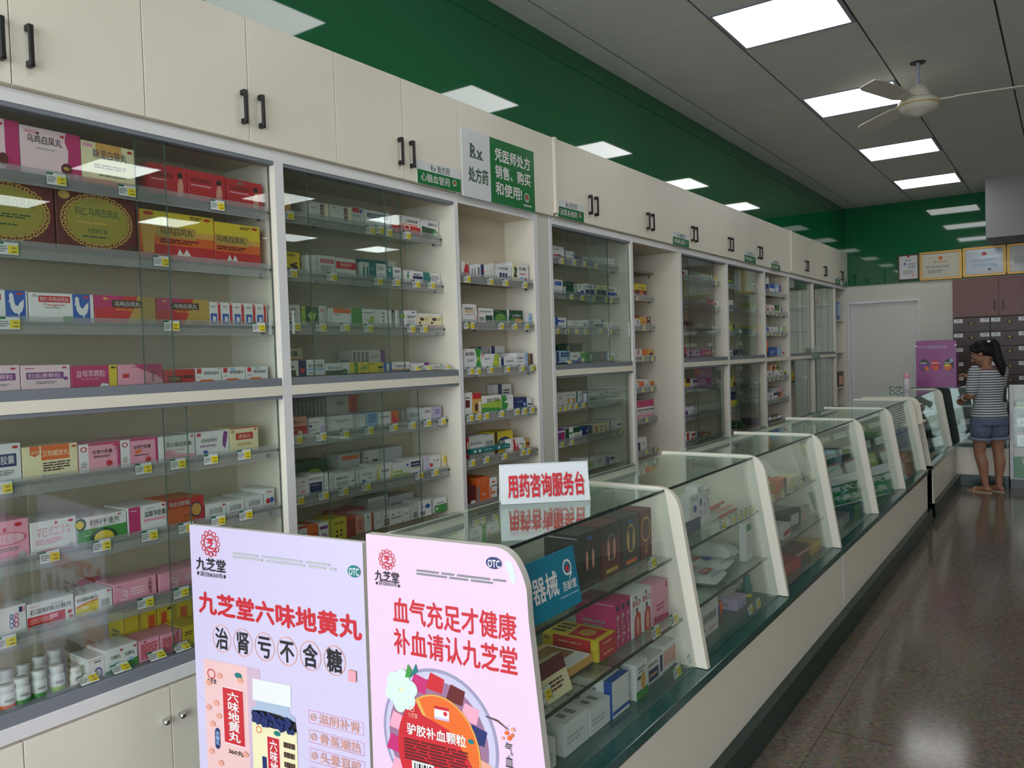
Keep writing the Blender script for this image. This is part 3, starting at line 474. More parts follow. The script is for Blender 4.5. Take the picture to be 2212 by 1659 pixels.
  (2.654,0.103,0.939,0.079,0,'W|p 0 0 .25 0 .1 .6 .25 1 .15 1 0 .5 Y|p .85 0 1 0 1 1 .95 .5 Y|t 脉血康 .3 .5 .75 .66 g|l .35 .3 .5 .34 1 g'),
  (2.761,0.118,0.939,0.067,0,'W|r .05 .35 .6 .5 L|e .88 .78 .06 .1 B|p 0 0 1 0 1 .2 .5 .3 0 .25 L'),
  (2.884,0.087,0.939,0.075,0,'W|r .05 .5 .85 .85 N|l .15 .62 .75 .72 1 W|r .2 .4 .85 .46 o|r 0 0 1 .06 B'),
  (2.993,0.121,0.939,0.073,0,'W|r 0 0 .3 1 v|r .08 .3 .22 .8 w|e .4 .4 .1 .14 R|t 胶囊 .5 .6 .9 .74 d'),
  (3.126,0.034,0.939,0.068,0,'y|r .4 .4 1 .9 Y'),
  (2.282,0.176,1.007,0.061,1,'g|e .6 .4 .3 .3 L|l .4 .2 .8 .3 1 K'),
  (2.535,0.137,1.008,0.065,1,'e|r .15 .78 .92 .92 O|r 0 0 .13 .35 O|r .72 .1 .92 .4 d|l .2 .5 .6 .7 3 w'),
  (2.7,0.263,1.001,0.072,1,'e|r 0 0 .36 1 w|r .2 .3 .34 .65 D|l .03 .2 .08 .8 4 K'),
 ], [(2.174,0.938),(2.31,0.938),(2.424,0.936),(2.562,0.936),(2.923,0.942),(3.042,0.942)]),
 ('2|bottom shelf', -2.65, 0.718, [
  (2.185,0.045,0.718,0.099,0,'W|r 0 .9 1 1 R|l .2 .5 .8 .7 2 N'),
  (2.234,0.054,0.718,0.095,0,'O|r .5 0 .95 .6 R|e .7 .4 .15 .12 y'),
  (2.295,0.053,0.718,0.091,0,'W|r .1 .7 .9 .86 V|o .5 .3 .3 .2 .1 V'),
  (2.356,0.098,0.718,0.096,0,'Y|t 稳心颗粒 .3 .7 .85 .84 K|e .4 .4 .07 .06 K|e .65 .4 .07 .06 K|e .4 .2 .07 .06 K|e .65 .2 .07 .06 K|r .22 0 .24 1 L'),
  (2.459,0.049,0.718,0.089,0,'R|l .1 .1 .9 .9 6 r'),
  (2.512,0.047,0.718,0.084,0,'S|l .2 .2 .8 .8 5 R'),
  (2.564,0.055,0.718,0.085,0,'W|r .78 0 1 1 R|e .4 .8 .1 .06 K'),
  (2.623,0.056,0.718,0.076,0,'W|r 0 0 .1 1 e|l .3 .3 .8 .6 2 e'),
  (2.684,0.041,0.718,0.074,0,'W|r .2 .1 .9 .5 D|e .55 .3 .2 .15 o|l .2 .6 .8 .75 2 d'),
  (2.73,0.085,0.718,0.066,0,'W|t 阿司匹林 .12 .4 .9 .58 N|e .25 .75 .07 .06 R|e .7 .78 .06 .06 d'),
  (2.82,0.048,0.718,0.064,0,'W|t 片 .2 .5 .8 .7 D|l .2 .2 .8 .3 1 e'),
  (2.873,0.056,0.718,0.068,0,'w|r .4 .1 .9 .5 d'),
  (2.935,0.096,0.718,0.078,0,'W|e .7 .62 .2 .14 B|r .1 .1 .5 .35 d|l .1 .5 .5 .7 2 b'),
  (3.054,0.097,0.718,0.072,0,'W|r 0 0 1 .55 G|l .2 .62 .8 .72 1 g|e .2 .3 .1 .1 W'),
  (2.519,0.163,0.718,0.089,1,'R|r 0 .3 1 .4 W'),
  (2.713,0.135,0.718,0.121,1,'e|r 0 .85 1 1 W|l .1 .3 .5 .5 1 d'),
  (2.856,0.183,0.718,0.107,1,'e|r 0 0 1 .2 G|l .1 .5 .7 .7 1 d'),
 ], []),
 ('3|top shelf', -2.575, 1.934, [
  (3.243,0.06,1.934,0.073,0,'W|p 0 0 1 0 1 .7 .6 1 .3 .2 R|p .5 .7 .62 .95 .75 .9 Y'),
  (3.324,0.02,1.934,0.057,0,'W|r .25 .15 .75 .75 d'),
  (3.346,0.02,1.934,0.057,0,'W|r .25 .15 .75 .75 d'),
  (3.372,0.13,1.934,0.069,0,'W|r .28 0 .5 1 N|r .07 .15 .22 .75 d|e .5 .45 .06 .08 O|l .7 .55 .95 .62 1 d'),
  (3.514,0.182,1.934,0.082,0,'W|r 0 0 .2 1 w|t 立达胶囊 .28 .66 .8 .84 N|r .36 .1 .48 .45 N|r .52 .1 .62 .45 N|r .66 .1 .76 .45 N|l .8 .1 .98 .3 2 d'),
  (3.704,0.163,1.934,0.105,0,'W|r 0 0 .34 1 y|p .05 .2 .3 .2 .25 .4 .3 .7 .1 .8 .15 .5 g|t 养心颗粒 .42 .6 .86 .78 K|l .45 .36 .9 .44 2 R|e .82 .14 .07 .1 R|e .6 .2 .2 .04 b'),
 ], [(3.264,1.914),(3.464,1.913),(3.606,1.915),(3.794,1.914)]),
 ('3|second shelf', -2.575, 1.691, [
  (3.235,0.124,1.691,0.095,0,'W|t 通脉颗粒 .18 .66 .78 .84 K|r .22 .54 .74 .62 o|o 1 .5 .2 .3 .05 S|l .25 .4 .8 .46 2 d|e .8 .06 .06 .04 M|r 0 .86 .03 1 B'),
  (3.364,0.147,1.691,0.078,0,'W|r .5 .04 .94 .52 g|t 脑络通胶囊 .16 .7 .88 .86 d|l .2 .62 .8 .64 1 R|l .12 .1 .44 .4 3 K|r 0 0 .05 1 T'),
  (3.517,0.121,1.691,0.073,0,'g|e .5 .3 .44 .45 G|t 心可舒 .15 .46 .85 .66 A|l .1 .85 .4 .9 1 A|l .2 .3 .8 .4 1 A'),
  (3.645,0.016,1.691,0.075,0,'W|r .2 .2 .8 .6 d'),
  (3.667,0.129,1.691,0.076,0,'g|e .6 .2 .36 .2 o|e .2 .2 .2 .2 G|t 心可舒片 .16 .5 .84 .7 W|l .1 .34 .8 .4 1 A|e .12 .9 .05 .04 R'),
  (3.807,0.083,1.691,0.061,0,'W|r .6 0 1 1 b|r 0 0 .15 1 e|l .65 .4 .95 .6 2 B'),
 ], [(3.25,1.674),(3.285,1.674),(3.55,1.674),(3.68,1.674),(3.799,1.676)]),
 ('3|third shelf', -2.575, 1.444, [
  (3.238,0.153,1.444,0.108,0,'W|p .62 0 1 0 .9 .5 1 1 .62 1 .75 .5 G|e .82 .5 .06 .12 L|t 脑安颗粒 .1 .66 .6 .84 K|r .26 .06 .56 .12 G|l .2 .36 .6 .5 2 d|l .04 .9 .15 .94 1 R'),
  (3.399,0.151,1.444,0.079,0,'W|p .55 0 .95 0 1 .3 1 1 .75 1 L|e .8 .4 .12 .12 Y|l .1 .6 .5 .75 2 d|p 0 .7 0 1 .12 1 O|l .1 .36 .25 .4 1 d'),
  (3.555,0.15,1.444,0.061,0,'W|r .08 0 .26 1 N|p .5 .32 .65 .24 .8 .32 .65 .18 K|t 氨氯地平 .4 .5 .9 .66 K|e .17 .88 .05 .05 W'),
  (3.713,0.121,1.444,0.08,0,'W|r .74 0 1 1 b|t 苯磺酸片 .1 .56 .68 .72 N|l .1 .34 .6 .44 1 d|e .88 .25 .08 .06 P'),
  (3.84,0.042,1.444,0.075,0,'D|r .1 0 .3 1 o'),
  (3.524,0.102,1.532,0.034,1,'e|p .4 .2 .6 .12 .8 .2 .6 .05 K|t 片剂 .3 .35 .9 .5 d|r 0 .8 .3 1 N'),
  (3.65,0.13,1.507,0.061,1,'W|r 0 0 .26 1 N|p .45 .35 .62 .26 .8 .35 .62 .2 K|t 氨氯地平 .36 .54 .92 .7 K'),
  (3.793,0.093,1.444,0.079,1,'W|r 0 .9 1 1 e|l .1 .4 .8 .6 1 R'),
 ], [(3.268,1.437),(3.327,1.434),(3.438,1.437),(3.598,1.437),(3.739,1.437),(3.844,1.437)]),
 ('3|fourth shelf', -2.575, 1.201, [
  (3.234,0.064,1.201,0.129,0,'W|r .1 .34 .66 .64 r|l .1 .7 .8 .78 1 K|r 0 .96 1 1 D'),
  (3.304,0.07,1.201,0.116,0,'o|r 0 .74 1 1 R|r .72 .1 .95 .6 W|e .4 .35 .2 .2 D'),
  (3.379,0.176,1.201,0.097,0,'L|r 0 .55 1 1 W|p 0 .55 1 .75 1 .4 0 .4 L|p 0 0 1 0 1 .25 0 .35 G|t 脑脉宁颗粒 .26 .62 .94 .84 K|l .1 .3 .3 .34 1 g'),
  (3.561,0.114,1.201,0.089,0,'W|p 0 0 .35 0 .55 .4 .4 1 0 1 G|p .2 .6 .6 .75 .95 .6 .5 .5 W|l .3 .78 .95 .86 1 e'),
  (3.681,0.129,1.201,0.069,0,'N|t 片剂 .2 .56 .7 .72 b|l .2 .3 .6 .4 1 B|e .82 .4 .1 .16 b'),
  (3.817,0.046,1.201,0.058,0,'W|r 0 .36 1 .5 N'),
  (3.669,0.169,1.276,0.071,1,'W|r .2 0 .42 1 N|T 片 .05 .3 .12 .7 K|l .5 .6 .9 .8 2 K|e .88 .3 .05 .12 B'),
 ], [(3.25,1.196),(3.319,1.2),(3.386,1.199),(3.526,1.197),(3.675,1.197),(3.752,1.198),(3.829,1.198)]),
 ('3|fifth shelf', -2.62, 0.962, [
  (3.293,0.021,0.962,0.12,0,'R|r .2 .2 .8 .8 y'),
  (3.319,0.127,0.962,0.124,0,'W|t 参苓白术丸 .06 .58 .86 .72 K|p .6 .1 .7 .3 .85 .45 .8 .2 A|r 0 0 1 .1 e'),
  (3.451,0.088,0.962,0.118,0,'W|t 沉香胶囊 .06 .5 .9 .72 K|l .1 .34 .8 .4 1 d'),
  (3.545,0.179,0.962,0.124,0,'Y|e .52 .52 .34 .22 N|t 复方丹参片 .26 .45 .78 .6 y|r 0 0 .15 1 D'),
  (3.849,0.041,0.962,0.06,0,'o|r .3 .3 1 .6 r'),
  (3.64,0.145,0.962,0.076,12,'W|p .15 0 .45 0 .25 1 .15 1 .2 .5 R|p .42 0 .66 0 .5 .4 .42 .8 R|l .6 .5 .95 .62 1 K|e .92 .9 .04 .06 K|r .8 .1 .92 .5 L'),
  (3.292,0.206,0.995,0.025,22,'T|l .5 .3 .9 .7 1 b|e .1 .5 .05 .3 W|e .3 .5 .05 .3 W'),
  (3.504,0.128,0.994,0.025,22,'T|l .5 .3 .9 .7 1 b|e .2 .5 .08 .3 W'),
 ], [(3.252,0.957),(3.377,0.96),(3.543,0.957),(3.72,0.961),(3.777,0.957)]),
 ('3|bottom shelf', -2.575, 0.734, [
  (3.239,0.065,0.734,0.098,0,'r|r .3 .03 .9 .2 W|l .1 .5 .8 .7 1 D'),
  (3.313,0.109,0.734,0.086,0,'O|r 0 0 .2 1 d|l .4 .3 .8 .6 1 S'),
  (3.316,0.109,0.815,0.049,0,'O|r .2 0 .24 1 S|r .45 0 .5 1 S|r .72 0 .76 1 S'),
  (3.428,0.066,0.734,0.069,0,'W|r 0 0 .2 1 O|r .3 .4 .7 .6 O|r .2 0 1 .1 K'),
  (3.43,0.066,0.798,0.05,0,'W|r .3 .4 .7 .6 O|r .2 0 1 .1 K'),
 ], []),
 ('4|top shelf', -2.66, 2.12, [
  (4.282,0.135,2.12,0.078,0,'W|p 0 .25 .4 .38 .7 .3 1 .2 1 .08 .5 .15 0 .1 R|e .6 .3 .08 .1 B|t 乙肝颗粒 .1 .66 .5 .8 d'),
  (4.439,0.108,2.12,0.061,0,'W|e .84 .6 .08 .16 B|t 胶囊 .3 .6 .6 .74 d|r 0 0 1 .3 w'),
  (4.832,0.123,2.12,0.055,0,'W|r 0 .4 1 .7 e|l .2 .2 .8 .35 1 L'),
  (4.963,0.177,2.12,0.061,0,'W|p .8 .9 .95 .5 .8 .1 .88 .1 1 .5 .88 .9 G|t 片剂 .3 .5 .6 .64 d|r 0 .9 .1 1 T|p 0 0 1 0 1 .25 0 .15 L'),
 ], [(4.346,2.104),(4.5,2.107),(4.633,2.107),(4.791,2.106)]),
 ('4|second shelf', -2.66, 1.901, [
  (4.275,0.115,1.901,0.084,0,'W|r .15 .56 .85 .86 B|l .22 .66 .78 .76 1 b|l .2 .36 .7 .42 1 e'),
  (4.397,0.164,1.901,0.081,0,'g|r 0 .0 .16 .55 W|r .78 .1 .95 .9 e|l .4 .75 .6 .82 1 W'),
  (4.567,0.094,1.901,0.071,0,'W|p 0 0 1 0 1 .35 .7 .5 .4 .2 0 .35 B|t 颗粒 .2 .7 .6 .86 d|l .1 .6 .5 .64 1 O'),
  (4.675,0.132,1.901,0.081,0,'W|r .05 .12 .95 .52 N|t 胶囊 .1 .64 .7 .84 K|r .9 0 1 1 b'),
  (4.826,0.152,1.901,0.081,0,'y|r .1 .12 .96 .6 N|r .3 .2 .5 .5 d|t 颗粒 .3 .68 .8 .84 d'),
  (4.993,0.147,1.901,0.078,0,'W|r .04 .16 .96 .5 B|r .7 .1 .9 .3 P|t 胶囊 .1 .6 .7 .78 K'),
 ], [(4.457,1.882),(4.593,1.881),(4.748,1.882),(4.927,1.882),(5.008,1.881)]),
 ('4|third shelf', -2.66, 1.681, [
  (4.284,0.137,1.681,0.063,0,'W|r 0 0 .24 1 B|r .24 .55 .8 .78 B|t 片剂 .4 .6 .7 .74 W|r .35 0 .55 .12 D'),
  (4.449,0.186,1.681,0.049,0,'W|t 注射液 .3 .55 .65 .78 K|l .2 .2 .6 .36 1 e|p .6 0 .8 .2 .7 0 D'),
  (4.642,0.062,1.681,0.056,0,'W|r .1 .2 .6 .6 d'),
  (4.718,0.063,1.681,0.061,0,'e|r .2 .2 .8 .8 d'),
  (4.789,0.132,1.681,0.063,0,'W|r 0 .1 1 .5 N|l .2 .62 .8 .76 1 d|r .75 .7 1 1 B'),
  (4.928,0.212,1.681,0.047,0,'W|r .58 .2 .95 .5 b|l .1 .5 .5 .7 1 d|l .6 .6 .9 .8 1 d'),
 ], [(4.269,1.656),(4.386,1.656),(4.501,1.656),(4.627,1.657),(4.83,1.659),(4.974,1.658)]),
 ('4|fourth shelf', -2.66, 1.455, [
  (4.289,0.168,1.455,0.078,0,'b|r 0 .1 .16 .9 N|r .32 .5 .95 .85 N|t 消渴丸 .38 .55 .9 .8 b|l .3 .2 .8 .36 1 w'),
  (4.463,0.126,1.455,0.067,0,'W|p 0 0 1 0 1 .4 .8 .5 .7 .2 0 .2 B|l .25 .5 .7 .7 1 K'),
  (4.596,0.114,1.455,0.071,0,'G|r 0 .86 .4 1 y|r 0 .0 .35 .4 y|l .5 .3 .9 .7 2 g'),
  (4.717,0.132,1.455,0.066,0,'g|r 0 .1 .25 .8 e|l .4 .3 .8 .6 2 G'),
  (4.857,0.07,1.455,0.064,0,'r|l .2 .4 .8 .6 1 S'),
  (4.934,0.029,1.455,0.067,0,'B|l .2 .4 .8 .6 1 b'),
  (4.971,0.099,1.455,0.056,0,'W|e .3 .6 .14 .2 K|r .5 0 1 .6 L'),
  (5.077,0.063,1.455,0.055,0,'W|r .2 .2 .7 .8 e'),
  (4.508,0.157,1.531,0.046,1,'g|l .3 .3 .8 .5 1 A|r .7 .7 1 .9 A'),
  (4.7,0.133,1.528,0.055,1,'g|l .2 .6 .8 .7 1 G'),
 ], [(4.3,1.437)]),
 ('4|fifth shelf', -2.66, 1.182, [
  (4.28,0.072,1.182,0.084,0,'W|l .3 .5 .8 .7 2 d'),
  (4.358,0.025,1.182,0.083,0,'W|l .2 .3 .8 .4 1 K'),
  (4.391,0.052,1.182,0.084,0,'W|r .35 .1 .9 .5 o|l .2 .7 .8 .8 1 K'),
  (4.45,0.06,1.182,0.08,0,'W|r .35 .1 .9 .5 o|l .2 .7 .8 .8 1 K'),
  (4.517,0.077,1.182,0.083,0,'W|r 0 0 .25 1 T|p .3 0 1 0 1 .3 b|l .5 .5 .9 .8 1 b'),
  (4.654,0.13,1.182,0.062,0,'W|r .3 0 1 .4 G|l .2 .6 .8 .7 1 d'),
  (4.792,0.233,1.182,0.07,0,'W|l .2 .5 .5 .7 1 g|r .6 .2 .64 .9 T|r .2 0 .6 .2 e'),
  (5.034,0.106,1.182,0.067,0,'W|r .2 .4 .9 .6 S'),
 ], [(4.267,1.166),(4.334,1.167),(4.398,1.173),(4.47,1.17),(4.568,1.172)]),
 ('4|sixth shelf', -2.66, 0.958, [
  (4.278,0.083,0.958,0.076,0,'V|r 0 .7 1 .85 W|r .5 .1 .9 .6 M'),
  (4.368,0.092,0.958,0.073,0,'W|r 0 0 .5 1 g|r .5 .45 1 .6 G'),
  (4.467,0.117,0.958,0.073,0,'W|r 0 .5 .8 1 g|l .2 .15 .8 .35 2 d|r .8 .6 1 1 B'),
  (4.626,0.051,0.958,0.067,0,'N|l .2 .4 .8 .6 1 b'),
  (4.691,0.04,0.958,0.064,0,'N|r .7 0 1 1 w'),
  (4.746,0.212,0.958,0.068,0,'y|r .1 .2 .2 .8 R|r .4 .2 .5 .5 R|r .75 0 .8 1 d|l .4 .6 .7 .8 1 T'),
  (4.967,0.173,0.958,0.074,0,'W|r 0 0 .1 1 B|r .7 .4 1 .6 B|l .2 .2 .5 .4 1 d'),
 ], [(4.285,0.938),(4.406,0.941),(5.1,0.942)]),
 ('4|bottom shelf', -2.66, 0.724, [
  (4.657,0.081,0.724,0.081,0,'W|r .2 .2 .8 .7 L'),
  (4.753,0.144,0.724,0.076,0,'W|l .2 .4 .7 .7 2 d'),
  (4.912,0.039,0.724,0.066,0,'v|r .2 .2 .8 .8 B'),
  (4.96,0.067,0.724,0.064,0,'W|r 0 .5 1 .8 N'),
  (5.036,0.098,0.724,0.058,0,'W|l .2 .4 .8 .6 1 e'),
 ], []),
 ('5|second shelf', -2.79, 1.955, [
  (5.539,0.15,1.955,0.095,0,'Y|r 0 0 1 .5 r'),
  (5.699,0.198,1.955,0.097,0,'Y|r 0 0 1 .5 r|e .55 .25 .2 .18 O|t 胶囊 .3 .6 .8 .76 r'),
 ], [(5.682,1.932)]),
 ('5|third shelf', -2.79, 1.719, [
  (5.586,0.175,1.719,0.055,0,'W|r .75 .3 .85 .9 B|l .2 .3 .5 .6 2 e'),
  (5.773,0.183,1.719,0.074,0,'o|r .66 0 1 1 r|e .83 .8 .08 .1 W|e .83 .3 .08 .1 W|l .2 .3 .5 .6 1 O'),
  (5.852,0.158,1.719,0.094,1,'R|r .2 .2 .8 .8 r'),
 ], [(5.791,1.702)]),
 ('5|fourth shelf', -2.79, 1.472, [
  (5.605,0.184,1.472,0.065,0,'m|r .6 .3 .7 .9 D|l .2 .4 .5 .6 2 P'),
  (5.799,0.211,1.472,0.059,0,'o|r 0 0 .4 1 O|e .75 .3 .18 .25 r|l .5 .6 .9 .8 1 Y'),
 ], [(5.756,1.458),(5.929,1.454)]),
 ('5|fifth shelf', -2.79, 1.228, [
  (5.607,0.221,1.228,0.067,0,'W|r .5 .05 .95 .8 O|r .3 .6 .8 .8 A|l .1 .3 .4 .5 1 d'),
  (5.838,0.172,1.228,0.058,0,'W|r .5 .05 .95 .8 O|r .3 .6 .8 .8 A|l .1 .3 .4 .5 1 d'),
 ], [(5.743,1.212),(5.91,1.207)]),
 ('5|sixth shelf', -2.79, 0.981, [
  (5.597,0.053,0.981,0.145,0,'W|r 0 .62 1 1 M|r 0 .44 1 .5 D|r 0 0 1 .24 P|r .2 .26 .7 .42 e'),
  (5.652,0.053,0.981,0.145,0,'W|r 0 .62 1 1 M|r 0 .44 1 .5 D|r 0 0 1 .24 P|r .2 .26 .7 .42 e'),
  (5.708,0.053,0.981,0.145,0,'W|r 0 .62 1 1 M|r 0 .44 1 .5 D|r 0 0 1 .24 P|r .2 .26 .7 .42 e'),
  (5.763,0.053,0.981,0.145,0,'W|r 0 .62 1 1 M|r 0 .44 1 .5 D|r 0 0 1 .24 P|r .2 .26 .7 .42 e'),
  (5.819,0.053,0.981,0.145,0,'W|r 0 .62 1 1 M|r 0 .44 1 .5 D|r 0 0 1 .24 P|r .2 .26 .7 .42 e'),
  (5.874,0.053,0.981,0.145,0,'W|r 0 .62 1 1 M|r 0 .44 1 .5 D|r 0 0 1 .24 P|r .2 .26 .7 .42 e'),
  (5.929,0.053,0.981,0.145,0,'W|r 0 .62 1 1 M|r 0 .44 1 .5 D|r 0 0 1 .24 P|r .2 .26 .7 .42 e'),
 ], [(5.792,0.971)]),
 ('5|bottom shelf', -2.79, 0.725, [
  (5.596,0.239,0.725,0.104,0,'W|r 0 0 .5 .7 N|l .6 .4 .9 .7 2 e'),
 ], [(5.774,0.719),(5.951,0.714)]),
 ('6|top shelf', -2.63, 2.134, [
  (6.222,0.164,2.134,0.055,0,'W|r .1 .2 .5 .7 R'),
  (6.418,0.215,2.134,0.057,0,'e|l .2 .3 .8 .6 1 d'),
  (6.645,0.295,2.134,0.049,0,'W|r .1 .3 .6 .6 e'),
  (6.963,0.114,2.134,0.034,0,'Y|r 0 0 1 .4 w'),
 ], [(6.957,2.111)]),
 ('6|second shelf', -2.63, 1.904, [
  (6.189,0.065,1.904,0.058,0,'y|r 0 .5 1 1 R'),
  (6.439,0.171,1.904,0.05,0,'e|r .1 .2 .5 .8 d'),
  (6.623,0.178,1.904,0.058,0,'e|r .3 .2 .9 .5 d'),
  (6.814,0.119,1.904,0.058,0,'R|o .5 .5 .25 .2 .08 W'),
  (6.957,0.123,1.904,0.047,0,'W|r .1 .3 .6 .7 R'),
 ], [(6.955,1.88)]),
 ('6|third shelf', -2.63, 1.704, [
  (6.235,0.086,1.704,0.053,0,'r|r .2 .3 .8 .6 D'),
  (6.342,0.119,1.704,0.055,0,'r|r .2 .3 .8 .6 D'),
  (6.576,0.137,1.704,0.035,0,'W|l .2 .3 .8 .6 1 e'),
  (6.868,0.066,1.704,0.025,0,'W|r 0 .4 1 .5 d'),
  (6.948,0.079,1.704,0.025,0,'W|r 0 .4 1 .5 d'),
 ], []),
 ('6|fourth shelf', -2.63, 1.463, [
  (6.231,0.077,1.463,0.078,0,'O|r 0 0 1 .3 r'),
  (6.328,0.139,1.463,0.051,0,'W|r .2 .3 .8 .7 D'),
  (6.479,0.123,1.463,0.049,0,'W|r .2 .4 .8 .7 D'),
  (6.615,0.272,1.463,0.048,0,'O|r .4 .2 .8 .7 o|r 0 0 .1 1 r'),
  (6.9,0.078,1.463,0.045,0,'W|r .1 .3 .9 .5 R'),
 ], []),
 ('6|fifth shelf', -2.63, 1.202, [
  (6.245,0.126,1.202,0.073,0,'Y|r .3 .5 1 1 r'),
  (6.393,0.174,1.202,0.071,0,'W|r .2 .5 .8 .8 K|r .9 .3 1 1 O'),
  (6.589,0.138,1.202,0.063,0,'e|r .2 .4 .6 .7 L'),
  (6.74,0.109,1.202,0.062,0,'M|r .5 0 1 .6 V'),
  (6.862,0.218,1.202,0.061,0,'w|r .8 0 1 1 V|r .6 .3 .75 .8 O|r .2 .4 .5 .7 d'),
 ], []),
 ('6|sixth shelf', -2.63, 0.966, [
  (6.23,0.076,0.966,0.067,0,'W|r 0 0 1 .6 V'),
  (6.328,0.169,0.966,0.067,0,'W|r .2 .2 .7 .6 e'),
  (6.571,0.235,0.966,0.067,0,'w|r 0 0 1 .3 T'),
  (6.819,0.261,0.966,0.066,0,'w|r .4 .3 .8 .6 b'),
 ], []),
 ('6|bottom shelf', -2.63, 0.75, [
  (6.257,0.077,0.75,0.079,0,'W|r .2 .1 .8 .9 R'),
  (6.346,0.151,0.75,0.07,0,'W|r .2 .5 .7 .8 R|r .1 .1 .5 .3 R'),
  (6.509,0.04,0.75,0.055,0,'B|r 0 0 1 .3 b'),
  (6.634,0.185,0.75,0.031,0,'R|r .1 .5 .5 .9 y'),
 ], []),
 ('7|top shelf', -2.63, 2.12, [
  (7.346,0.155,2.12,0.059,0,'g|r 0 .5 1 .8 L'),
  (8.026,0.139,2.12,0.062,0,'W|r .4 .3 .9 .7 V'),
 ], []),
 ('7|second shelf', -2.63, 1.907, [
  (7.345,0.125,1.907,0.072,0,'W|r .2 0 .8 .4 B'),
  (8.058,0.071,1.907,0.083,0,'L|r 0 0 1 .5 y'),
 ], []),
 ('7|third shelf', -2.63, 1.676, [
  (7.344,0.096,1.676,0.076,0,'L|r .2 .4 1 .7 y'),
  (7.454,0.036,1.676,0.069,0,'g|r 0 0 1 .5 L'),
  (7.842,0.192,1.676,0.038,0,'T|r .1 .2 .9 .6 b'),
  (8.066,0.099,1.676,0.074,0,'Y|r .2 .2 .8 .6 o'),
 ], []),
 ('7|fourth shelf', -2.63, 1.454, [
  (7.354,0.086,1.454,0.053,0,'W|r .2 .3 .8 .7 d'),
  (7.533,0.144,1.454,0.056,0,'N|r .2 .2 .8 .6 d'),
  (7.732,0.164,1.454,0.049,0,'e|r .2 .3 .7 .6 d'),
 ], []),
 ('7|fifth shelf', -2.63, 1.155, [
  (7.35,0.058,1.155,0.093,0,'L|r 0 0 1 .4 Y'),
  (7.423,0.059,1.155,0.104,0,'o|r 0 0 1 .4 r'),
  (8.055,0.11,1.155,0.055,0,'W|r .2 .4 .8 .8 d'),
 ], []),
 ('7|sixth shelf', -2.63, 0.962, [
  (7.349,0.195,0.962,0.067,0,'Y|r .2 .2 .7 .6 L'),
  (7.355,0.17,1.042,0.083,0,'N|r .2 .5 .8 .8 K'),
  (8.053,0.112,0.962,0.073,0,'W|r .2 .6 .8 .8 N'),
 ], []),
 ('7|bottom shelf', -2.63, 0.731, [
  (7.607,0.161,0.731,0.069,0,'g|r .2 .2 .8 .6 L'),
  (8.069,0.087,0.731,0.068,0,'V|r .2 .2 .8 .6 b'),
 ], []),
 ('8|second shelf', -2.575, 2.099, [
  (8.301,0.107,2.099,0.084,0,'N|r .2 .2 .8 .4 b'),
  (8.427,0.174,2.099,0.096,0,'W|r 0 .5 1 1 B'),
  (8.619,0.148,2.099,0.097,0,'b|r .2 .3 .8 .6 W'),
  (8.785,0.049,2.099,0.097,0,'V|r 0 0 1 .3 b'),
 ], []),
 ('8|third shelf', -2.575, 1.897, [
  (8.301,0.107,1.897,0.046,0,'S|r .2 .2 .8 .6 D'),
  (8.428,0.158,1.897,0.074,0,'W|e .5 .4 .2 .2 O|r .2 .1 .8 .2 K'),
  (8.605,0.147,1.897,0.076,0,'g|r .2 .6 .8 .8 G|r 0 0 1 .3 L'),
  (8.786,0.17,1.897,0.052,0,'W|r .2 0 .5 1 N'),
 ], [(8.27,1.878),(8.427,1.878),(8.597,1.877),(8.781,1.882)]),
 ('8|fourth shelf', -2.575, 1.681, [
  (8.304,0.076,1.681,0.065,0,'B|r 0 .6 1 1 b'),
  (8.397,0.158,1.681,0.057,0,'W|r .2 .4 .8 .6 d'),
  (8.573,0.113,1.681,0.054,0,'W|r .1 .1 .8 .3 V'),
  (8.705,0.151,1.681,0.066,0,'W|r 0 0 .3 1 G'),
  (8.875,0.12,1.681,0.063,0,'L|r .1 .1 .8 .6 w'),
 ], [(8.272,1.661),(8.413,1.662),(8.549,1.658),(8.699,1.658),(8.835,1.659)]),
 ('8|fifth shelf', -2.575, 1.434, [
  (8.294,0.045,1.434,0.163,0,'O|r 0 0 1 .3 r'),
  (8.367,0.423,1.434,0.09,0,'B|r .66 0 1 1 b|l .1 .2 .5 .6 2 b'),
  (8.807,0.101,1.434,0.062,0,'W|r .2 .2 .8 .6 R'),
 ], []),
 ('8|sixth shelf', -2.575, 1.208, [
  (8.304,0.156,1.208,0.066,0,'W|r .2 .3 .7 .7 d'),
  (8.45,0.127,1.279,0.059,0,'S|r .2 .2 .8 .8 r'),
  (8.578,0.094,1.208,0.07,0,'W|r .1 .1 .5 .4 d'),
  (8.595,0.115,1.275,0.059,0,'L|r .2 .2 .8 .8 D'),
  (8.711,0.147,1.208,0.059,0,'W|r .2 .4 .8 .7 d'),
  (8.877,0.103,1.208,0.048,0,'L|r .2 .2 .8 .6 g'),
 ], [(8.295,1.183),(8.437,1.182),(8.584,1.186),(8.752,1.189)]),
 ('8|seventh shelf', -2.575, 0.969, [
  (8.304,0.172,0.969,0.069,0,'W|r .4 .2 .7 .8 d'),
  (8.494,0.146,0.969,0.068,0,'W|r 0 .6 1 1 N'),
  (8.546,0.3,1.034,0.054,0,'e|r .2 .2 .8 .8 P'),
  (8.847,0.008,0.969,0.054,0,'S|r .2 .2 .8 .8 W'),
  (8.856,0.056,0.969,0.052,0,'W|r .2 .2 .8 .7 d'),
 ], []),
 ('9|fourth shelf', -2.63, 1.131, [
  (9.356,0.111,1.131,0.094,0,'Y|r .2 .2 .8 .5 O'),
  (9.907,0.143,1.131,0.033,0,'y|r .2 .2 .8 .6 Y'),
 ], []),
 ('10|second shelf', -2.63, 2.068, [
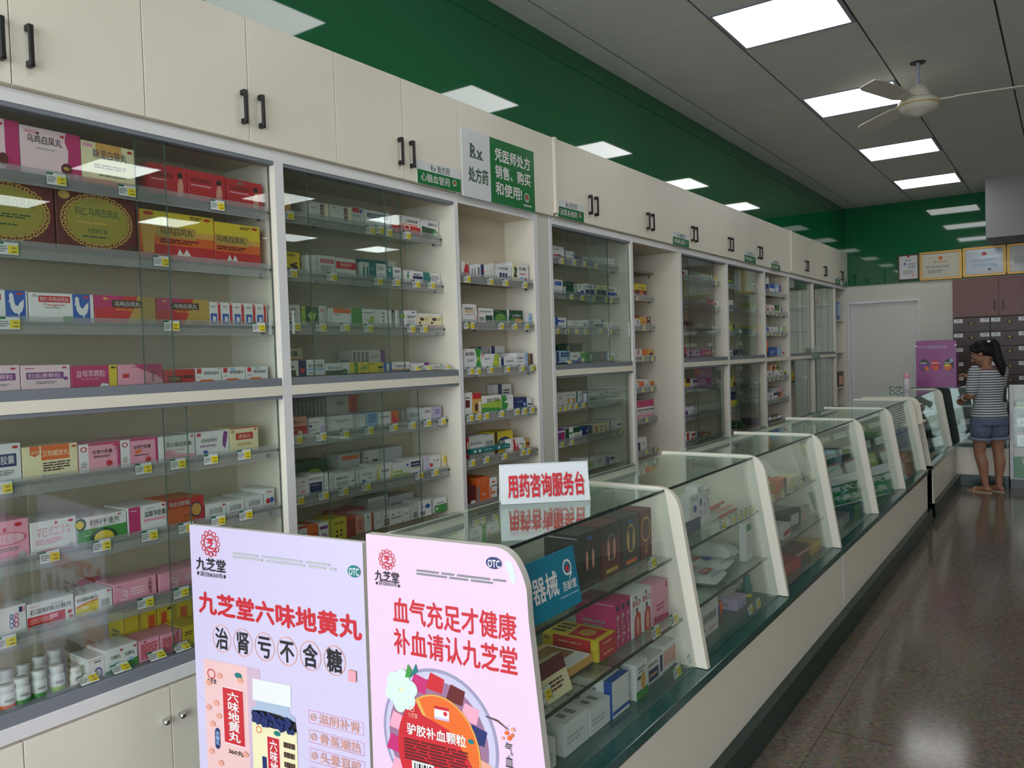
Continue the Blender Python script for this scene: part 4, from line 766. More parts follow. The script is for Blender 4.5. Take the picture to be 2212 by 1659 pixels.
  (10.466,0.111,2.068,0.157,0,'Y|r 0 0 1 .4 D'),
  (10.643,0.114,2.068,0.095,0,'o|r 0 0 1 .4 S'),
 ], []),
 ('11|top shelf', -2.6, 1.885, [
  (11.448,0.239,1.885,0.236,0,'B|r .2 .2 .8 .9 b|r .8 0 1 1 W'),
 ], []),
 ('11|bottom shelf', -2.6, 0.962, [
  (11.511,0.299,0.962,0.197,0,'D|r 0 .85 1 1 K|r .1 .1 .9 .7 S'),
 ], []),
]
# ------------------------------------------------------------------ the wall of display cabinets
NAMES = {1: 'first glass cabinet', 2: 'second glass cabinet', 3: 'first open shelf unit', 4: 'third glass cabinet', 5: 'deep open shelf unit', 6: 'fourth glass cabinet',
         7: 'fifth glass cabinet', 8: 'third open shelf unit', 9: 'sixth glass cabinet', 10: 'seventh glass cabinet', 11: 'narrow corner shelf unit'}
# unit: y0, y1 of the opening, back x, shelf heights, shelf front x, mid board, sliding panes (y0, y1, upper?, track)
UN = {
 1: (.62, 2.055, -2.87, [2.105, 1.88, 1.652, 1.166, .935, .71], -2.585, 1, [(.62, 1.60, 1, 0), (1.50, 2.05, 1, 1), (.62, 1.64, 0, 0), (1.56, 2.05, 0, 1)]),
 2: (2.097, 3.17, -2.89, [2.12, 1.88, 1.66, 1.19, .936], -2.635, 1, [(2.10, 2.68, 1, 0), (2.245, 2.80, 1, 1), (2.10, 2.62, 0, 0), (2.30, 2.885, 0, 1)]),
 3: (3.2, 3.9, -2.76, [1.93, 1.688, 1.44, 1.197, .962, .73], -2.562, 0, []),
 4: (4.1, 5.148, -2.89, [2.117, 1.898, 1.678, 1.178, .954], -2.645, 1, [(4.30, 4.86, 1, 1), (4.575, 5.14, 1, 0), (4.50, 5.08, 0, 0), (4.53, 5.09, 0, 1)]),
 5: (5.185, 6.02, -3.0, [2.155, 1.952, 1.716, 1.469, 1.225, .978, .72], -2.775, 0, []),
 6: (6.06, 7.085, -2.86, [2.131, 1.90, 1.70, 1.198, .962, .746], -2.615, 1, [(6.1, 6.72, 1, 0), (6.27, 6.84, 1, 1), (6.3, 6.9, 0, 0), (6.42, 7.02, 0, 1)]),
 7: (7.12, 8.17, -2.86, [2.117, 1.904, 1.672, 1.15, .958], -2.615, 1, [(7.42, 7.95, 1, 0), (7.37, 7.93, 1, 1), (7.42, 8.0, 0, 0), (7.36, 7.9, 0, 1)]),
 8: (8.21, 9.03, -2.76, [2.096, 1.893, 1.677, 1.205, .966, .72], -2.562, 1, []),
 9: (9.065, 10.06, -2.86, [1.95, 1.70, 1.128], -2.615, 1, [(9.07, 9.62, 1, 0), (9.5, 10.05, 1, 1), (9.25, 9.8, 0, 0), (9.4, 9.98, 0, 1)]),
 10: (10.1, 11.18, -2.86, [2.06, 1.82, 1.15], -2.615, 1, [(10.2, 10.8, 1, 0), (10.6, 11.17, 1, 1), (10.2, 10.75, 0, 0), (10.5, 11.1, 0, 1)]),
 11: (11.215, 11.84, -2.86, [1.878, 1.44, .955], -2.585, 0, []),
}
CABL = {1: 'tall cream glass cabinet at the window end, holding large red and yellow boxes', 2: 'tall cream glass cabinet below the white and green heart medicine sign',
 3: 'open cream shelf unit below the big Rx sign', 4: 'tall glass cabinet just past the blank filler panel', 5: 'deep open shelf unit with narrow shelves and a bare beige side',
 6: 'glass cabinet next after the deep open unit', 7: 'glass cabinet before the open unit with the bright blue box', 8: 'open shelf unit holding a big bright blue box',
 9: 'nearly empty glass cabinet past the open unit with the blue box', 10: 'nearly empty glass cabinet, second from the back corner', 11: 'narrow open shelf unit in the back corner by the door'}
for i, (y0, y1, xb, shelves, xf, mid, panes) in UN.items():
    glassy = bool(panes)
    r = root('display_cabinet' if glassy else 'open_shelf_unit', (xb, (y0+y1)/2, 0), CABL[i], 'cabinet' if glassy else 'shelf unit', 'medicine cabinets along the wall')
    wr = {1: .042, 2: .029, 3: .04, 4: .037, 5: .04, 6: .035, 7: .04, 8: .035, 9: .04, 10: .035, 11: .025}[i]; wl = {1: .04, 4: .03}.get(i, 0)
    c = MB()
    ci = 'cream_interior'
    c.box(xb-.018, xb, y0-wl, y1+wr, .1, 2.34, ci)
    c.box(xb, CX-.004, y1, y1+wr, .1, 2.34, 'cream_board').box(CX-.004, CX, y1, y1+wr, .1, 2.34, 'white_edge')
    if wl: c.box(xb, CX-.004, y0-wl, y0, .1, 2.34, 'cream_board').box(CX-.004, CX, y0-wl, y0, .1, 2.34, 'white_edge')
    c.box(xb, CX-.004, y0, y1, 2.304, 2.34, ci).box(CX-.004, CX, y0, y1, 2.298, 2.34, 'white_edge')
    c.box(xb, CX-.056 if glassy else CX-.002, y0, y1, .414, .486 if glassy else .43, ci)
    if mid: c.box(xb, CX-.002, y0, y1, 1.381, 1.414, ci).box(CX-.002, CX, y0, y1, 1.378, 1.416, 'cream_board')
    part(c, 'carcass', r)
    if glassy: c = part(MB().box(CX-.055, CX, y0+.0005, y1-.0005, .414, .4605, 'white_edge', .001), 'sill', r)
    if glassy:
        for q in ((CX-.05, CX-.003, 2.284, 2.3035), (CX-.055, CX-.004, 1.4145, 1.447), (CX-.055, CX-.004, 1.364, 1.3805), (CX-.055, CX-.004, .461, .499)):
            part(MB().box(q[0], q[1], y0+.0005, y1-.0005, q[2], q[3], 'grey_track', .001), 'track', r)
    nar = i in (3, 5, 8, 11)
    for z in shelves:
        if nar: sh = part(MB().box(xb, xf, y0+.001, y1-.001, z-.016, z, 'wood_shelf' if i != 11 else 'cream_board', .001), 'shelf', r)
        else: sh = part(MB().box(xb, xf-.004, y0+.001, y1-.001, z-.008, z, 'shelf_glass').box(xf-.004, xf, y0+.001, y1-.001, z-.009, z, 'dark_edge'), 'shelf', r)
        if i < 9 and not (i == 5 and z > 2.1):
            part(MB().box(xf+.001, xf+.0035, y0+.004, y1-.02, z-.034, z+.018, 'rail_plastic').box(xf+.001, xf+.008, y0+.004, y1-.02, z-.036, z-.034, 'rail'), 'price_rail', sh)
        if i < 9:
            for yy in (y0+.25*(y1-y0), y1-.02):
                part(MB().lathe([(.006, -.026), (.007, -.02), (.007, -.0095)], (xf-.035, yy-.012, z-.009 if not nar else z-.016), 'black_metal', 10), 'shelf_peg', sh)
    for (a, b, up, tr) in panes:
        z0, z1 = (1.44, 2.29) if up else (.49, 1.368); x = CX-.016-.018*tr
        p = part(MB().box(x-.0025, x+.0025, a+.0015, b-.0015, z0, z1, 'door_glass').box(x-.0025, x+.0025, a, a+.0015, z0, z1, 'door_edge').box(x-.0025, x+.0025, b-.0015, b, z0, z1, 'door_edge'), 'sliding_door', r)
        if up and i < 9: part(MB().box(x+.0027, x+.009, (a+.02 if tr == 0 and i != 4 else b-.03), (a+.032 if tr == 0 and i != 4 else b-.018), 1.62, 1.72, 'clear_plastic' if i != 4 else 'sign_white', .002), 'finger_pull', p)
    n = 2 if y1-y0 > .9 else 1; yy = [y0-wl+(y1+wr-y0+wl)*k/n for k in range(n+1)]
    if i == 1: yy = [.58, 1.05, 1.521, 2.097]
    part(MB().box(xb, CX-.02, y0-wl, y1+wr, 0, .414, 'cream_board'), 'base_box', r)
    for k in range(len(yy)-1):
        dr = part(MB().box(CX-.019, CX, yy[k]+.0015, yy[k+1]-.0015, .06, .404, 'cream_board', .001), 'base_door', r)
        ky = (yy[k]+.03 if k and k == len(yy)-2 else yy[k+1]-.03)
        part(MB().lathe([(.006, 0), (.0055, .012), (.011, .016), (.0125, .022), (.010, .029), (.004, .032)], (CX, ky, .294), 'chrome', 18, 'x'), 'knob', dr)
# blank filler panel between the first open unit and the third glass cabinet
tag(MB().box(-2.60, CX-.004, 3.941, 4.069, .0, 2.34, mat('filler_board', (206, 208, 196), .4)).build('filler_panel', loc=(CX, 4.0, 0)), 'pale blank filler panel between open unit and third glass cabinet', 'panel')

# ------------------------------------------------------------------ cupboards above
def handle(y, dr):
    x = CX+.018
    part(MB().box(x, x+.026, y-.0085, y+.0085, 2.405, 2.424, 'black_metal', .002).box(x, x+.026, y-.0085, y+.0085, 2.511, 2.53, 'black_metal', .002)
         .box(x+.018, x+.028, y-.007, y+.007, 2.409, 2.526, 'black_metal', .002), 'handle', dr)
UP = [(.695, 1.105, 1.517), (1.517, 1.933, 2.371), (2.371, 2.785, 3.189), (4.135, 4.562, 4.99), (4.99, 5.419, 5.84), (5.84, 6.26, 6.69), (6.69, 7.117, 7.54), (7.54, 7.959, 8.38),
      (9.105, 9.688, 10.12), (10.12, 10.547, 10.985), (10.985, 11.45, 11.845)]
UL = ['at the window end, nearest the viewer', 'above the boxes with the woman in red', 'just before the heart medicine sign', 'beside the urinary medicine sign', 'second past the big Rx sign', 'third past the big Rx sign',
      'fourth past the big Rx sign', 'fifth past the big Rx sign', 'first past the last vertical strip', 'last but one before the back wall', 'in the corner at the back wall']
for (a, m, b), l in zip(UP, UL):
    r = root('wall_cupboard', (-2.87, m, 2.342), 'cream double-door cupboard below the green fascia, '+l, 'cupboard', 'cream cupboards above the cabinets')
    part(MB().box(-2.87, CX-.001, a+.001, b-.001, 2.342, 2.813, 'cream_interior'), 'carcass', r)
    for (c, e, hy) in ((a, m, m-.03), (m, b, m+.048)):
        dr = part(MB().box(CX, CX+.018, c+.0015, e-.0015, 2.346, 2.812, 'cream_board', .0015), 'door', r); handle(hy, dr)
for (a, b, l) in ((3.191, 4.099, 'wide cream panel above the open unit, carrying the big Rx sign'), (8.382, 9.068, 'plain cream panel before the last vertical strip')):
    tag(MB().box(-2.86, CX+.016, a, b, 2.342, 2.813, 'cream_board', .0015).build('fascia_panel', loc=(CX, (a+b)/2, 2.342)), l, 'panel')
for y, l in ((4.101, 'narrow cream upright strip past the big Rx sign'), (9.07, 'narrow cream upright strip towards the back corner')):
    tag(MB().box(-2.86, CX+.035, y, y+.031, 2.36, 2.813, 'cream_board', .0015).build('upright_strip', loc=(CX, y, 2.36)), l, 'board')

# ------------------------------------------------------------------ signs on the cabinets
def emblem(s, O, U, V, R):
    s.deco(O, U, V, R, R, 'o .5 .5 .46 .46 .09 W|e .5 .5 .2 .22 R|p .5 .05 .62 .3 .4 .3 W', lift=.0012)
def cat_sign(y0, y1, z0, z1, t1, t2, label, x=None):
    x = (CX+.0185) if x is None else x
    s = MB(); h = z1-z0; w_ = y1-y0
    s.box(x, x+.005, y0, y1, z0, z1, 'sign_white', .001)
    O, U, V = (x+.005, y0, z0), (0, 1, 0), (0, 0, 1)
    s.add([(x+.0054, y0+.0005, z0+.0005), (x+.0054, y1-.0005, z0+.0005), (x+.0054, y1-.0005, z0+h*.6), (x+.0054, y0+.0005, z0+h*.6)], [(0, 1, 2, 3)], 'sign_green')
    s.deco((x+.0055, y0, z0), U, V, w_, h, 't %s .3 .66 .74 .92 g|t %s .07 .14 .74 .5 W' % (t1, t2))
    emblem(s, (x+.0056, y0+w_*.79, z0+h*.22), U, V, h*.3)
    return tag(s.build('category_sign', loc=(x, (y0+y1)/2, z0)), label, 'sign', 'prescription category signs')
cat_sign(2.870, 3.200, 2.343, 2.455, 'Rx_处方药', '心脑血管药', 'white over green sign reading 心脑血管药, before the big Rx sign')
cat_sign(4.138, 4.452, 2.343, 2.452, 'Rx_处方药', '泌尿系统药', 'white over green sign reading 泌尿系统药, past the big Rx sign')
cat_sign(5.84, 6.16, 2.345, 2.446, 'Rx_处方药', '眼耳鼻喉止痛药', 'white over green category sign above the deep open shelf unit')
cat_sign(7.513, 7.84, 2.346, 2.453, 'Rx_处方药', '呼吸系统药', 'white over green category sign above the fifth glass cabinet')
cat_sign(8.345, 8.66, 2.335, 2.436, 'Rx_处方药', '抗生素', 'white over green category sign above the unit with the blue box', CX+.017)
cat_sign(11.10, 11.38, 2.343, 2.445, 'Rx_处方药', '消化系统药', 'white over green category sign, first of the pair in the back corner')
cat_sign(11.50, 11.80, 2.343, 2.445, 'Rx_处方药', '皮肤科药', 'white over green category sign touching the back wall')
cat_sign(9.93, 10.30, 1.36, 1.51, 'OTC', '非处方药', 'white over green sign fixed on the middle board of an empty glass cabinet', CX+.001)
s = MB(); x = CX+.017; y0, y1, z0, z1 = 3.216, 3.884, 2.333, 2.682
s.box(x, x+.008, y0, y1, z0, z1, 'sign_white', .001)
yg = y0+.36*(y1-y0)
s.add([(x+.0084, yg, z0+.001), (x+.0084, y1-.001, z0+.001), (x+.0084, y1-.001, z1-.001), (x+.0084, yg, z1-.001)], [(0, 1, 2, 3)], 'sign_green')
U, V = (0, 1, 0), (0, 0, 1); W_, H_ = y1-y0, z1-z0
s.deco((x+.0085, y0, z0), U, V, W_, H_, 't Rx .1 .6 .26 .8 g .03|r .095 .595 .15 .615 g|r .095 .79 .13 .805 g|r .2 .595 .27 .612 g|t 处方药 .07 .24 .33 .46 g .02|t 凭医师处方 .42 .66 .94 .86 W .02|t 销售、购买 .42 .4 .94 .6 W .02|t 和使用! .42 .14 .8 .34 W .02|l .82 .06 .95 .1 1 W|e .13 .94 .006 .012 d')
emblem(s, (x+.0087, y0+W_*.83, z0+H_*.13), U, V, .055)
tag(s.build('prescription_sign', loc=(x, (y0+y1)/2, z0)), 'large white and green Rx sign on the cream panel, text 凭医师处方销售', 'sign')

# ------------------------------------------------------------------ medicine boxes and their price tags
SHAPE = {}
def describe(st):
    a = st.split('|'); base = PAL[a[0].strip()][0]; acc = None
    for it in a[1:]:
        q = it.split()
        if q[0] == 'r' and PAL[q[5]][0] != base:
            x0, y0, x1, y1 = map(float, q[1:5])
            if (x1-x0)*(y1-y0) < .06: continue
            acc = PAL[q[5]][0]+(' base' if y0 < .05 and x1-x0 > .8 else ' top' if y1 > .95 and x1-x0 > .8 else ' end' if x0 > .6 or x1 < .45 else ' band'); break
        if q[0] in 'pe' and PAL[q[-1]][0] != base: acc = PAL[q[-1]][0]+' artwork'; break
    if not acc:
        for it in a[1:]:
            q = it.split()
            if q[0] in 'tTl' or q[0] == 'o':
                col = PAL[q[6] if q[0] != 't' and q[0] != 'T' else q[6]][0] if len(q) > 6 else None
                if col and col != base: acc = col+' print'; break
    return base+' medicine box'+(' with '+acc if acc else '')
def carton(x, y, z, w_, d_, h, st, side='l .2 .3 .75 .6 3 d|r .04 .93 .96 .945 e', top='r .04 .05 .05 .95 e'):
    a, rest = (st.split('|', 1)+[''])[:2]; k = a.strip(); s = MB()
    s.box(x-d_, x, y, y+w_, z, z+h, pm(k), .0009)
    if rest: s.deco((x, y, z), (0, 1, 0), (0, 0, 1), w_, h, rest)
    if d_ > .05:                          # end flap facing the window: a seam and small print
        s.deco((x-d_, y, z), (1, 0, 0), (0, 0, 1), d_, h, side)
        s.deco((x-d_, y, z+h), (1, 0, 0), (0, 1, 0), d_, w_, top)
    return s
def price_tag(x, y, z, label, tilt=0.):
    s = MB(); w_, h = .062, .038; O = Vector((0, -w_/2, -h/2))
    s.box(-.0012, .0012, -w_/2, w_/2, -h/2, h/2, 'clear_plastic'); 
    s.add([(.0014, -w_/2+.001, -h/2+.001), (.0014, w_/2-.001, -h/2+.001), (.0014, w_/2-.001, h/2-.001), (.0014, -w_/2+.001, h/2-.001)], [(0, 1, 2, 3)], 'price_white')
    s.add([(.0016, -w_/2, h/2-.007), (-.0+.0016, -w_/2+.02, h/2-.007), (.0016, -w_/2+.02, h/2), (.0016, -w_/2, h/2)], [(0, 1, 2, 3)], 'price_green')
    s.add([(.0016, w_/2-.0025, -h/2), (.0016, w_/2, -h/2), (.0016, w_/2, h/2), (.0016, w_/2-.0025, h/2)], [(0, 1, 2, 3)], 'price_green')
    s.add([(.0016, .0, -h/2+.004), (.0016, w_/2-.003, -h/2+.004), (.0016, w_/2-.003, h/2-.009), (.0016, .0, h/2-.009)], [(0, 1, 2, 3)], 'price_yellow')
    s.deco((.0016, -w_/2, -h/2), (0, 1, 0), (0, 0, 1), w_, h, 'l .06 .2 .46 .72 3 d|l .66 .5 .9 .62 1 K|l .66 .2 .9 .32 1 K')
    return s
TAG0 = None
def put_tag(x, y, z, label, tilt=0., rz=0.):
    global TAG0
    if TAG0 is None:
        TAG0 = price_tag(0, 0, 0, '').build('price_tag', loc=(0, 0, 0)); o = TAG0
    else: o = TAG0.copy(); COL.objects.link(o)
    o.location = (x, y, z); o.rotation_euler = (0, tilt, rz)
    return tag(o, label, 'price tag', 'price tags on shelf edges')
for key, X, zb, boxes, tags in ROWS:
    u, shelf = key.split('|'); u = int(u); cab = NAMES[u]
    layers = {}
    for b in boxes: layers.setdefault(b[4], []).append(b)
    hasback = 1 in layers; front = sorted(layers.get(0, []), key=lambda b: (b[0], b[2]))
    xb = UN[u][2]; dfront = min(.15, X-xb-.01)
    for lay, L in layers.items():
        L = sorted(L, key=lambda b: (round(b[0], 2), b[2]))
        for n, (y, w_, z, h, _, st) in enumerate(L):
            x = X
            if lay == 1: x = X-.125; dd = min(.1, x-xb-.006)
            elif lay >= 2: x = X+.042; dd = .04
            else: dd = .115 if hasback else dfront
            if lay == 1 and z > zb+.02: zz = z
            else: zz = z
            if lay == 0 and zz > zb+.004:      # stands on the box under it
                zz = max([b[2]+b[3] for b in boxes if b[4] == 0 and b[2] < z-.01 and b[0] < y+w_-.002 and b[0]+b[1] > y+.002] or [zb]); h = z+h-zz
            if lay == 1:
                h = z+h-zb; zz = zb
            h = max(.02, h); seq = ORD[n]
            q = {0: '%s on %s' % (seq, shelf), 1: '%s behind on %s' % (seq, shelf)}.get(lay, '%s in front on %s' % (seq, shelf))
            kd = 'pill packet' if w_ < .036 else 'medicine carton' if h > w_*.95 else 'medicine box'
            o = carton(x, y, zz+.0005, w_, dd, h, st).build(kd.replace(' ', '_'), loc=(x, y+w_/2, zz))
            tag(o, '%s, %s, %s' % (describe(st).replace('medicine box', kd), q, cab), kd, 'medicine boxes on the %s of the %s' % (shelf, cab))
    lip = UN[u][4]+.006
    for n, (y, z) in enumerate(tags):
        zs = min(UN[u][3]+[1.45, .5], key=lambda v: abs(v-z-.012)); flat = zs in (1.45, .5) and UN[u][5]
        if not flat: z = max(min(z, zs-.004), zs-.03)
        put_tag(lip if not flat else CX-.03, y, z if not flat else (1.462 if zs > 1 else .513), 'small white and yellow price tag, %s on the %s edge, %s' % (ORD[n], shelf, cab), 0 if not flat else -.9)

# bottles on the lowest shelf of the first cabinet
def bottle(x, y, z, R, H, label, body, cap, band=None, name='pill_bottle'):
    r = root(name, (x, y, z), label, 'bottle', 'white pill bottles on the bottom shelf')
    s = MB().lathe([(R*.9, 0), (R, .004), (R, H*.62), (R*.93, H*.68), (R*.7, H*.72), (R*.7, H*.74)], (x, y, z), body, 22)
    if band: s.lathe([(R*1.008, H*.08), (R*1.008, H*.26)], (x, y, z), band, 22)
    for k in range(5):                     # lettering round the label, towards the aisle
        a = -.5+k*.22; p = Vector((x+math.cos(a)*R*1.01, y+math.sin(a)*R*1.01, z+H*.4)); n_ = Vector((math.cos(a), math.sin(a), 0)); t_ = Vector((-math.sin(a), math.cos(a), 0))
        s.deco(p-t_*R*.09, t_, (0, 0, 1), R*.19, R*.3, 'r 0 0 1 .3 D|r .3 0 .6 1 D')
    part(s, 'body', r)
    part(MB().lathe([(R*.86, H*.74), (R*.88, H*.75), (R*.88, H*.97), (R*.84, H), (R*.3, H)], (x, y, z), cap, 22), 'cap', r)
    return r
mat('bottle_white', (222, 224, 222), .35)
zb = .486
for n, (y, dx, R, H, bd, lb) in enumerate([(1.045, .0, .024, .075, 'print_orange', 'with orange label corner'), (1.085, .005, .023, .085, 'print_green', 'with green band, second in front row'), (1.137, .0, .022, .088, 'print_green', 'with green band, third in front row'),
        (1.192, -.005, .023, .085, 'print_lime', 'standing fourth in the front row'), (1.243, .01, .017, .065, None, 'slim, fifth in the front row'), (1.277, -.01, .016, .068, None, 'slim, next to the small white carton'),
        (1.09, -.11, .022, .085, None, 'first of the row behind'), (1.14, -.11, .022, .085, None, 'second of the row behind'), (1.19, -.115, .022, .092, None, 'third of the row behind'), (1.24, -.12, .022, .098, None, 'last of the row behind')]):
    bottle(-2.632+dx, y, zb, R, H, 'white pill bottle %s, bottom shelf, first glass cabinet' % lb, 'bottle_white', 'bottle_white', bd)
# soft packs and a jar on other shelves
def pouch(x, y, z, w_, d_, h, m_, label, name='plastic_pouch', deco=None, cat='pouch', group=None, rz=0., seed=1):
    rnd = random.Random(seed); n = 9; vs = []; fs = []
    for j in range(n):
        for i in range(n):
            u, v = i/(n-1)*2-1, j/(n-1)*2-1; b = max(0, (1-u**4)*(1-v**4))
            vs.append((u*d_/2*(1-.05*abs(v)), v*w_/2*(1-.05*abs(u)), h*(.5+.5*b**.6)+(rnd.random()-.5)*h*.22*b))
    m0 = len(vs)
    for j in range(n):
        for i in range(n):
            u, v = i/(n-1)*2-1, j/(n-1)*2-1; b = max(0, (1-u**4)*(1-v**4)); vs.append((u*d_/2*(1-.05*abs(v)), v*w_/2*(1-.05*abs(u)), h*(.5-.5*b**.6)))
    for j in range(n-1):
        for i in range(n-1):
            q = (j*n+i, j*n+i+1, (j+1)*n+i+1, (j+1)*n+i); fs.append(q); fs.append(tuple(m0+k for k in q[::-1]))
    c, sn = math.cos(rz), math.sin(rz); s = MB()
    s.add([(x+a*c-b*sn, y+a*sn+b*c, z+e) for a, b, e in vs], fs, m_, True)
    if deco: s.deco((x+(-d_*.4)*c-(-w_*.4)*sn, y+(-d_*.4)*sn+(-w_*.4)*c, z+h*1.04), (-sn, c, 0), (-c, -sn, 0), 0, 0, '')
    return tag(s.build(name, loc=(x, y, z)), label, cat, group)
pouch(-2.70, 4.585, 2.122, .12, .08, .035, mat('pouch_blue', (52, 74, 120), .35), 'dark blue soft pouch on the top shelf, third glass cabinet', seed=3)
pouch(-2.70, 4.73, 2.122, .09, .1, .045, mat('pouch_clear', (178, 186, 182), .25), 'crumpled clear bag on the top shelf, third glass cabinet', seed=4)
for k in range(4): pouch(-2.66+.01*(k % 2), 8.36+.16*k, .722, .13, .1, .05+.01*(k % 2), mat('foil_'+'abcd'[k], [(190, 190, 196), (170, 180, 196), (196, 190, 180), (184, 192, 204)][k], .3, .3), 'crumpled foil bag, %s on the bottom shelf, third open shelf unit' % ORD[k], seed=9+k, name='foil_bag', cat='bag', group='foil bags on the bottom shelf')
r = root('medicine_jar', (-2.635, 8.49, 2.1955), 'white jar on the blue and white cartons, third open shelf unit', 'jar')
part(MB().lathe([(.03, 0), (.033, .004), (.033, .06), (.026, .068)], (-2.635, 8.49, 2.1955), 'bottle_white', 20), 'body', r)
part(MB().lathe([(.028, .066), (.03, .068), (.03, .085), (.027, .088)], (-2.635, 8.49, 2.1955), 'print_light grey', 20), 'lid', r)
# ------------------------------------------------------------------ display counters
def bez(p0, p1, p2, n=8):
    return [((1-t)**2*p0[0]+2*(1-t)*t*p1[0]+t*t*p2[0], (1-t)**2*p0[1]+2*(1-t)*t*p1[1]+t*t*p2[1]) for t in [i/n for i in range(n+1)]]
XBK, ZT, ZD = -1.548, 1.045, .449
def side_prof(zlow=ZD):
    xl = -.986 if zlow >= ZD-.01 else -.962
    return [(XBK, zlow), (XBK, ZT)]+bez((-1.16, ZT), (-1.088, ZT), (-1.071, .975))+[(-.986, ZD)]+([(xl, zlow)] if zlow < ZD-.01 else [])
XG = lambda z: -1.128+(1.03-z)/(1.03-ZD)*.098     # inner line of the slanted front glass
def counter(y0, y1, panels, label, endlow=None):
    r = root('display_counter', (XBK, (y0+y1)/2, 0), label, 'display counter', 'glass display counters along the aisle')
    part(MB().box(XBK, -.985, y0, y1, .12, .413, 'cream_board'), 'base_panel', r)
    part(MB().box(XBK+.03, -.947, y0, y1, 0, .121, 'dark_green_board', .002), 'kick_board', r)
    part(MB().box(XBK, -.975, y0, y1, .413, ZD-.002, 'stone_slab', .002).box(XBK+.01, -1.03, y0+.004, y1-.004, ZD-.002, ZD, 'granite_deck'), 'stone_slab', r)
    part(MB().box(XBK+.001, XBK+.017, y0+.001, y1-.001, ZD, 1.028, 'cream_board'), 'back_board', r)
    th = .024
    for k, p in enumerate(panels):
        low = .004 if endlow == k else ZD
        part(MB().prism([(a, b) for a, b in side_prof(low)], 'y', p-th, p, 'cream_board', 'cream_board'), 'side_panel', r)
    ed = [p for p in panels]
    if panels[0] > y0+.3: ed = [y0+th+.004]+ed
    if panels[-1] < y1-.3: ed = ed+[y1+th]
    for a, b in zip(ed[:-1], ed[1:]):
        a, b = a+.001, b-th-.001
        part(MB().box(XBK+.02, -1.128, a, b, 1.030, 1.0375, 'top_glass').box(-1.128, -1.124, a, b, 1.0295, 1.038, 'dark_edge'), 'top_glass', r)
        q = [(XG(1.028), 1.028), (XG(ZD+.002), ZD+.002), (XG(ZD+.002)+.006, ZD+.002), (XG(1.028)+.006, 1.028)]
        part(MB().prism(q, 'y', a, b, 'case_glass'), 'front_glass', r)
        for z in (.808, .608):
            x = XG(z)-.012
            sh = part(MB().box(XBK+.018, x-.004, a, b, z-.008, z, 'shelf_glass').box(x-.004, x, a, b, z-.009, z, 'dark_edge'), 'shelf', r)
    return r
PN = [1.585, 2.502, 3.417, 4.381, 5.384, 6.393, 7.43]
counter(1.545, 4.393, PN[1:4], 'first glass display counter, carrying the red lettered tent sign')
counter(4.397, 7.432, PN[4:], 'second glass display counter, past the cracked white seam in the base')
counter(7.706, 9.528, [7.73, 9.25], 'last glass display counter along the aisle, before the cross counter', 0)
tag(MB().box(-1.42, -1.02, 7.436, 7.702, .832, .85, 'cream_board', .002).build('counter_flap', loc=(-1.2, 7.57, .832)), 'small white flap board bridging the gap between display counters', 'board')
s = MB(); rnd = random.Random(3)
for k in range(14): s.box(-.9845, -.9835, 4.391+rnd.uniform(-.003, .001), 4.399+rnd.uniform(0, .003), .13+k*.0195, .15+k*.0195, 'white_edge')
tag(s.build('sealant_strip', loc=(-.984, 4.395, .13)), 'rough white sealant strip over the seam between two counter bases', 'sealant')

# advertising boards at the window end of the counter
mat('lilac_print', (206, 196, 224), .3); mat('pink_print', (226, 196, 220), .3); mat('board_edge', (226, 222, 212), .45); mat('peach_print', (232, 190, 188), .35); mat('steel_lilac', (150, 146, 176), .35); mat('mint_print', (206, 226, 214), .4)
def board(A, t, outline, m_, thick, name, label, art):
    t = Vector((t[0], t[1], 0)).normalized(); n = Vector((t.y, -t.x, 0)); A = Vector(A); s = MB()
    vs = [A+t*a+Vector((0, 0, b)) for a, b in outline]; vb = [p-n*thick for p in vs]; k = len(vs)
    s.add(vs, [tuple(range(k))], m_); s.add(vb, [tuple(range(k))[::-1]], 'board_edge')
    s.add(vs+vb, [(i, k+i, k+(i+1) % k, (i+1) % k) for i in range(k)], 'board_edge')
    for q in art:
        if callable(q): q(s, A, t, n); continue
        chunk, lift = q
        s.deco(A, t, (0, 0, 1), 1, 1, chunk, lift=lift, bold=.02)
    r = s.build(name, loc=(A.x, A.y, 0)); tag(r, label, 'advertising board', 'advertising boards at the counter end'); return r
def shape(m_, pts, lift):
    def fn(s, A, t, n): s.add([A+t*a+Vector((0, 0, b))+n*lift for a, b in pts], [tuple(range(len(pts)))], m_)
    return fn
def ell(cx, cy, rx, ry, n=40, a0=0, a1=6.2832): return [(cx+rx*math.cos(a0+(a1-a0)*i/n), cy+ry*math.sin(a0+(a1-a0)*i/n)) for i in range(n)]
def logo(cx, cy, R):
    o = ''
    for k in range(12):
        a = k*math.pi/6; o += '|o %g %g %g %g %g R' % (cx+R*.82*math.cos(a), cy+R*.82*math.sin(a), R*.2, R*.2, R*.07)
    return o[1:]+'|o %g %g %g %g %g R|t 芝 %g %g %g %g R .03' % (cx, cy, R*.64, R*.64, R*.05, cx-R*.42, cy-R*.42, cx+R*.42, cy+R*.42)
circ = ''
for k, ch in enumerate('治肾亏不含糖'):
    cx = .125+.0903*k; cx = .125+(.5785-.125)*k/5
    circ += '|o %g .65 .0405 .044 .0022 S|t %s %g .617 %g .684 K .022' % (cx, ch, cx-.029, cx+.029)
boxes_ = ''
